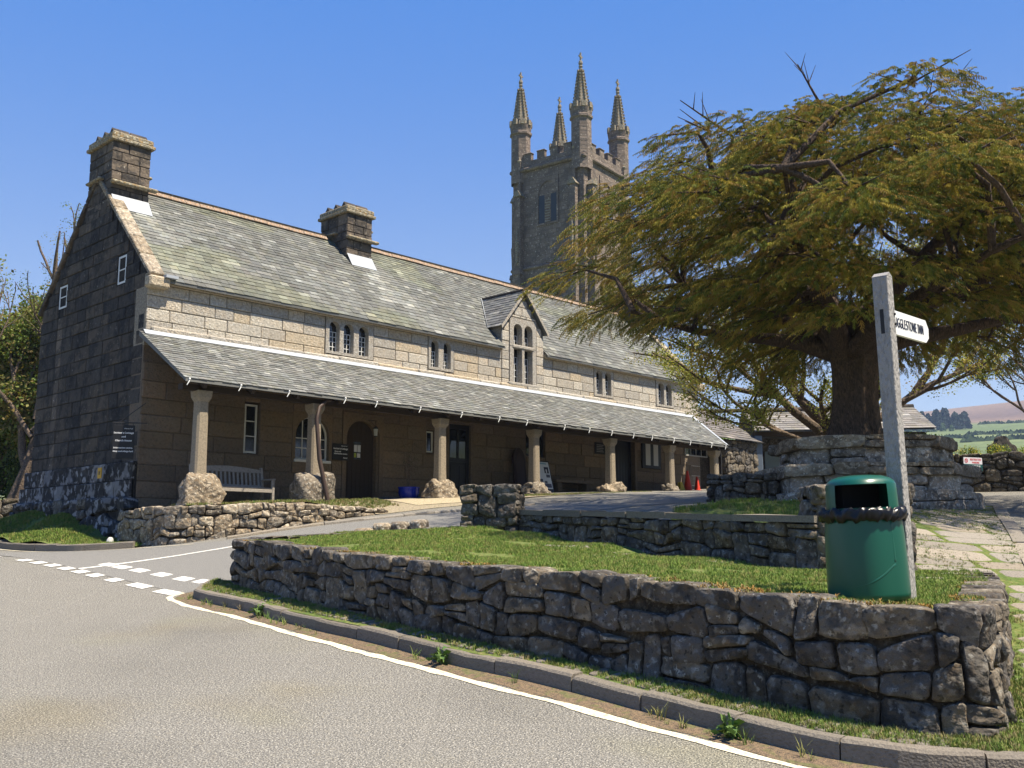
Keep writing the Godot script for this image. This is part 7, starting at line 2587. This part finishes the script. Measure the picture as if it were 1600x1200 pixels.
func make_grass() -> void:
	var gm := grass_mat(Color(1, 1, 1))
	var t1 := tuft_mesh(14, 0.04, 0.05, 0.0026, 1)
	var t2 := tuft_mesh(9, 0.16, 0.05, 0.004, 2)
	var t3 := tuft_mesh(9, 0.09, 0.06, 0.006, 3)
	var green := [Color(0.13, 0.2, 0.032), Color(0.17, 0.24, 0.04), Color(0.1, 0.17, 0.028), Color(0.24, 0.23, 0.07)]
	var dry := [Color(0.2, 0.2, 0.06), Color(0.14, 0.18, 0.04), Color(0.26, 0.21, 0.1), Color(0.1, 0.15, 0.03)]
	scatter("lawn_grass", "short bright grass covering the lawn behind the near wall", poly(LAWN), 22000, func(x, d): return U(x, d), t1, gm, 0.7, 1.3, 31, green, 0.25)
	var vg := PackedVector2Array()
	for q in resample(KERB, 0.25):
		vg.append(q + Vector2(0.12, 0.13))
	for i in range(NW.size() - 4, 2, -1):
		vg.append(Vector2(NW[i][0], NW[i][1]) + Vector2(-0.02, -0.02))
	scatter("verge_grass", "grass growing between the setts in front of the near wall", vg, 9500, func(x, d): return R(x, d) + 0.125, t1, gm, 0.6, 1.3, 32, dry + green, 0.2)
	var kg := PackedVector2Array()
	for q in resample(KERB.slice(1, 15), 0.2):
		kg.append(q + Vector2(-0.1, -0.1))
	var kr := resample(KERB.slice(1, 15), 0.2)
	kr.reverse()
	for q in kr:
		kg.append(q + Vector2(-0.005, -0.005))
	scatter("gutter_grass", "tufts of grass sprouting along the foot of the roadside kerb", kg, 420, func(x, d): return R(x, d), t2, gm, 0.35, 0.95, 33, green + dry, 0.5)
	var pg := poly([[3.5, 7.3], [5.0, 7.35], [5.9, 10.3], [6.75, 12.9], [7.75, 15.5], [8.85, 18.2], [10.2, 21.3], [9.0, 19.6], [6.5, 18.3], [5.3, 16.5], [5.25, 13.3], [6.2, 13.1], [5.3, 11.0], [4.5, 9.4]])
	scatter("path_grass", "mossy grass in the joints of the flagged path", pg, 4200, func(x, d): return R(x, d) + 0.02, t1, gm, 0.6, 1.2, 34, dry + green, 0.3)
	scatter("shade_grass", "sparse grass in the tree shade behind the lawn wall", poly([[2.6, 16.6], [4.1, 14.0], [5.2, 14.0], [5.3, 16.4], [6.3, 18.2], [5.6, 19.6], [4.4, 20.0], [3.0, 18.6]]), 1800, func(x, d): return R(x, d) + 0.02, t3, gm, 0.5, 1.0, 35, green, 0.4)
	scatter("bank_grass", "short grass on the bank below the gable end", poly([[-8.05, 21.9], [-8.9, 21.95], [-9.7, 22.25], [-11.2, 23.3], [-12.5, 24.8], [-13.6, 26.4], [-14.4, 28.6], [-13.6, 28.8], [-8.9, 24.0], [-8.1, 23.0]]), 7000, func(x, d): return bank_y(x, d), t3, gm, 0.5, 1.0, 36, green, 0.2)
	var hg := PackedVector2Array()
	for q in [[0.3, 1.0], [5.3, 1.3], [5.4, 3.2], [3.6, 3.3], [1.8, 3.2], [0.6, 2.95], [0.0, 2.6]]:
		var w := H.transform * Vector3(q[0], 0, q[1])
		hg.append(Vector2(w.x, -w.z))
	scatter("porch_grass", "dry grass on the raised strip in front of the bench", hg, 2600, M.porch_y, t3, gm, 0.4, 0.9, 37, dry, 0.3)
	hg = PackedVector2Array()
	for q in [[9.2, 2.1], [17.0, 2.0], [17.0, 2.6], [12.0, 2.9], [9.6, 3.1]]:
		var w := H.transform * Vector3(q[0], 0, q[1])
		hg.append(Vector2(w.x, -w.z))
	scatter("porch_edge_grass", "dry grass edging the tarmac in front of the porch columns", hg, 1500, M.porch_y, t3, gm, 0.4, 0.8, 38, dry, 0.4)
	# brown-orange moss cushions on the wall tops are grass-like stuff
	rng.seed = 39
	var wp := WPath.new(NW)
	var xs := []
	var cs := []
	for k in 900:
		var q: Array = wp.at(rr(0.5, wp.total - 0.2))
		var off := rr(-0.42, -0.04)
		var p: Vector2 = Vector2(q[0].x, q[0].y) + q[1] * off
		if nz.get_noise_2d(p.x * 90, p.y * 90) < 0.05: continue
		var s := rr(0.4, 0.9)
		xs.append(Transform3D(Basis(Vector3.UP, rr(0, 6)).scaled(Vector3(s * 1.3, s * 0.5, s * 1.3)), W(p.x, p.y, q[0].z - 0.03)))
		cs.append([Color(0.3, 0.17, 0.04), Color(0.22, 0.15, 0.05), Color(0.14, 0.15, 0.03)][rng.randi() % 3])
	var mo := multi("wall_moss", t3, xs, cs, gm, self)
	tag(mo, "orange brown moss cushions along the top of the near wall", "moss")
	# a broad-leaved weed in the gutter
	for q in [[-0.7, 10.33], [1.62, 7.8], [-3.4, 13.9]]:
		bush("gutter_weed", "broad leaved weed growing from the gutter against the kerb", "weed", G(q[0], q[1]), Vector3(0.1, 0.05, 0.09), 16, leaf_cluster(5, 0.06, 0.09, 77), [Color(0.06, 0.13, 0.03), Color(0.1, 0.17, 0.04)], 970, 0.6, 1.0, "weeds in the gutter")

func _ready() -> void:
	# ---- camera ----
	var cam := Camera3D.new()
	cam.name = "camera"
	add_child(cam)
	cam.position = Vector3(0, 1.6, 0)
	cam.rotation = Vector3(deg_to_rad(8.85), 0, 0)
	cam.fov = 41.59
	cam.near = 0.05
	cam.far = 6000.0
	cam.current = true
	# ---- sky ----
	var env := Environment.new()
	env.background_mode = Environment.BG_SKY
	var sky := Sky.new()
	var sm := ProceduralSkyMaterial.new()
	sm.sky_top_color = Color(0.163, 0.353, 0.6)
	sm.sky_horizon_color = Color(0.65, 0.698, 0.709)
	sm.sky_curve = 0.13
	sm.ground_horizon_color = Color(0.4, 0.42, 0.42)
	sm.ground_bottom_color = Color(0.2, 0.2, 0.18)
	sm.sun_angle_max = 0.0
	sky.sky_material = sm
	env.sky = sky
	env.background_energy_multiplier = 1.0
	env.tonemap_mode = Environment.TONE_MAPPER_LINEAR
	env.tonemap_exposure = 2.4
	env.fog_enabled = true
	env.fog_density = 0.00022
	env.fog_light_color = Color(0.75, 0.85, 1.0)
	env.sdfgi_enabled = true
	env.ssao_enabled = true
	env.ssil_enabled = true
	var we := WorldEnvironment.new()
	we.name = "world_environment"
	we.environment = env
	add_child(we)
	# ---- sun: high, from the right and a little behind ----
	var sun := DirectionalLight3D.new()
	sun.name = "sun"
	add_child(sun)
	var el := deg_to_rad(62.0)
	var az := deg_to_rad(112.0)
	sun.look_at_from_position(Vector3.ZERO, -Vector3(sin(az) * cos(el), sin(el), -cos(az) * cos(el)), Vector3.UP)
	sun.light_energy = 1.4
	sun.light_color = Color(1.0, 0.95, 0.86)
	sun.light_angular_distance = 0.5
	sun.shadow_enabled = true
	# ---- everything else ----
	nz.seed = 4
	nz.frequency = 0.01
	nz.fractal_octaves = 3
	make_materials()
	M.hill_tex = layered(256, Color(0.9, 0.9, 0.9), [[nimg(256, 61, 0.03, 5), 0.5, 0.75, Color(0.62, 0.6, 0.58), 0.7], [nimg(256, 63, 0.08, 4), 0.6, 0.75, Color(0.4, 0.42, 0.4), 0.6]], nimg(256, 65, 0.4, 2), 0.3)
	make_ground()
	make_walls()
	make_house()
	make_tower()
	make_wing()
	make_trees()
	make_bin()
	make_signpost()
	make_small()
	make_grass()
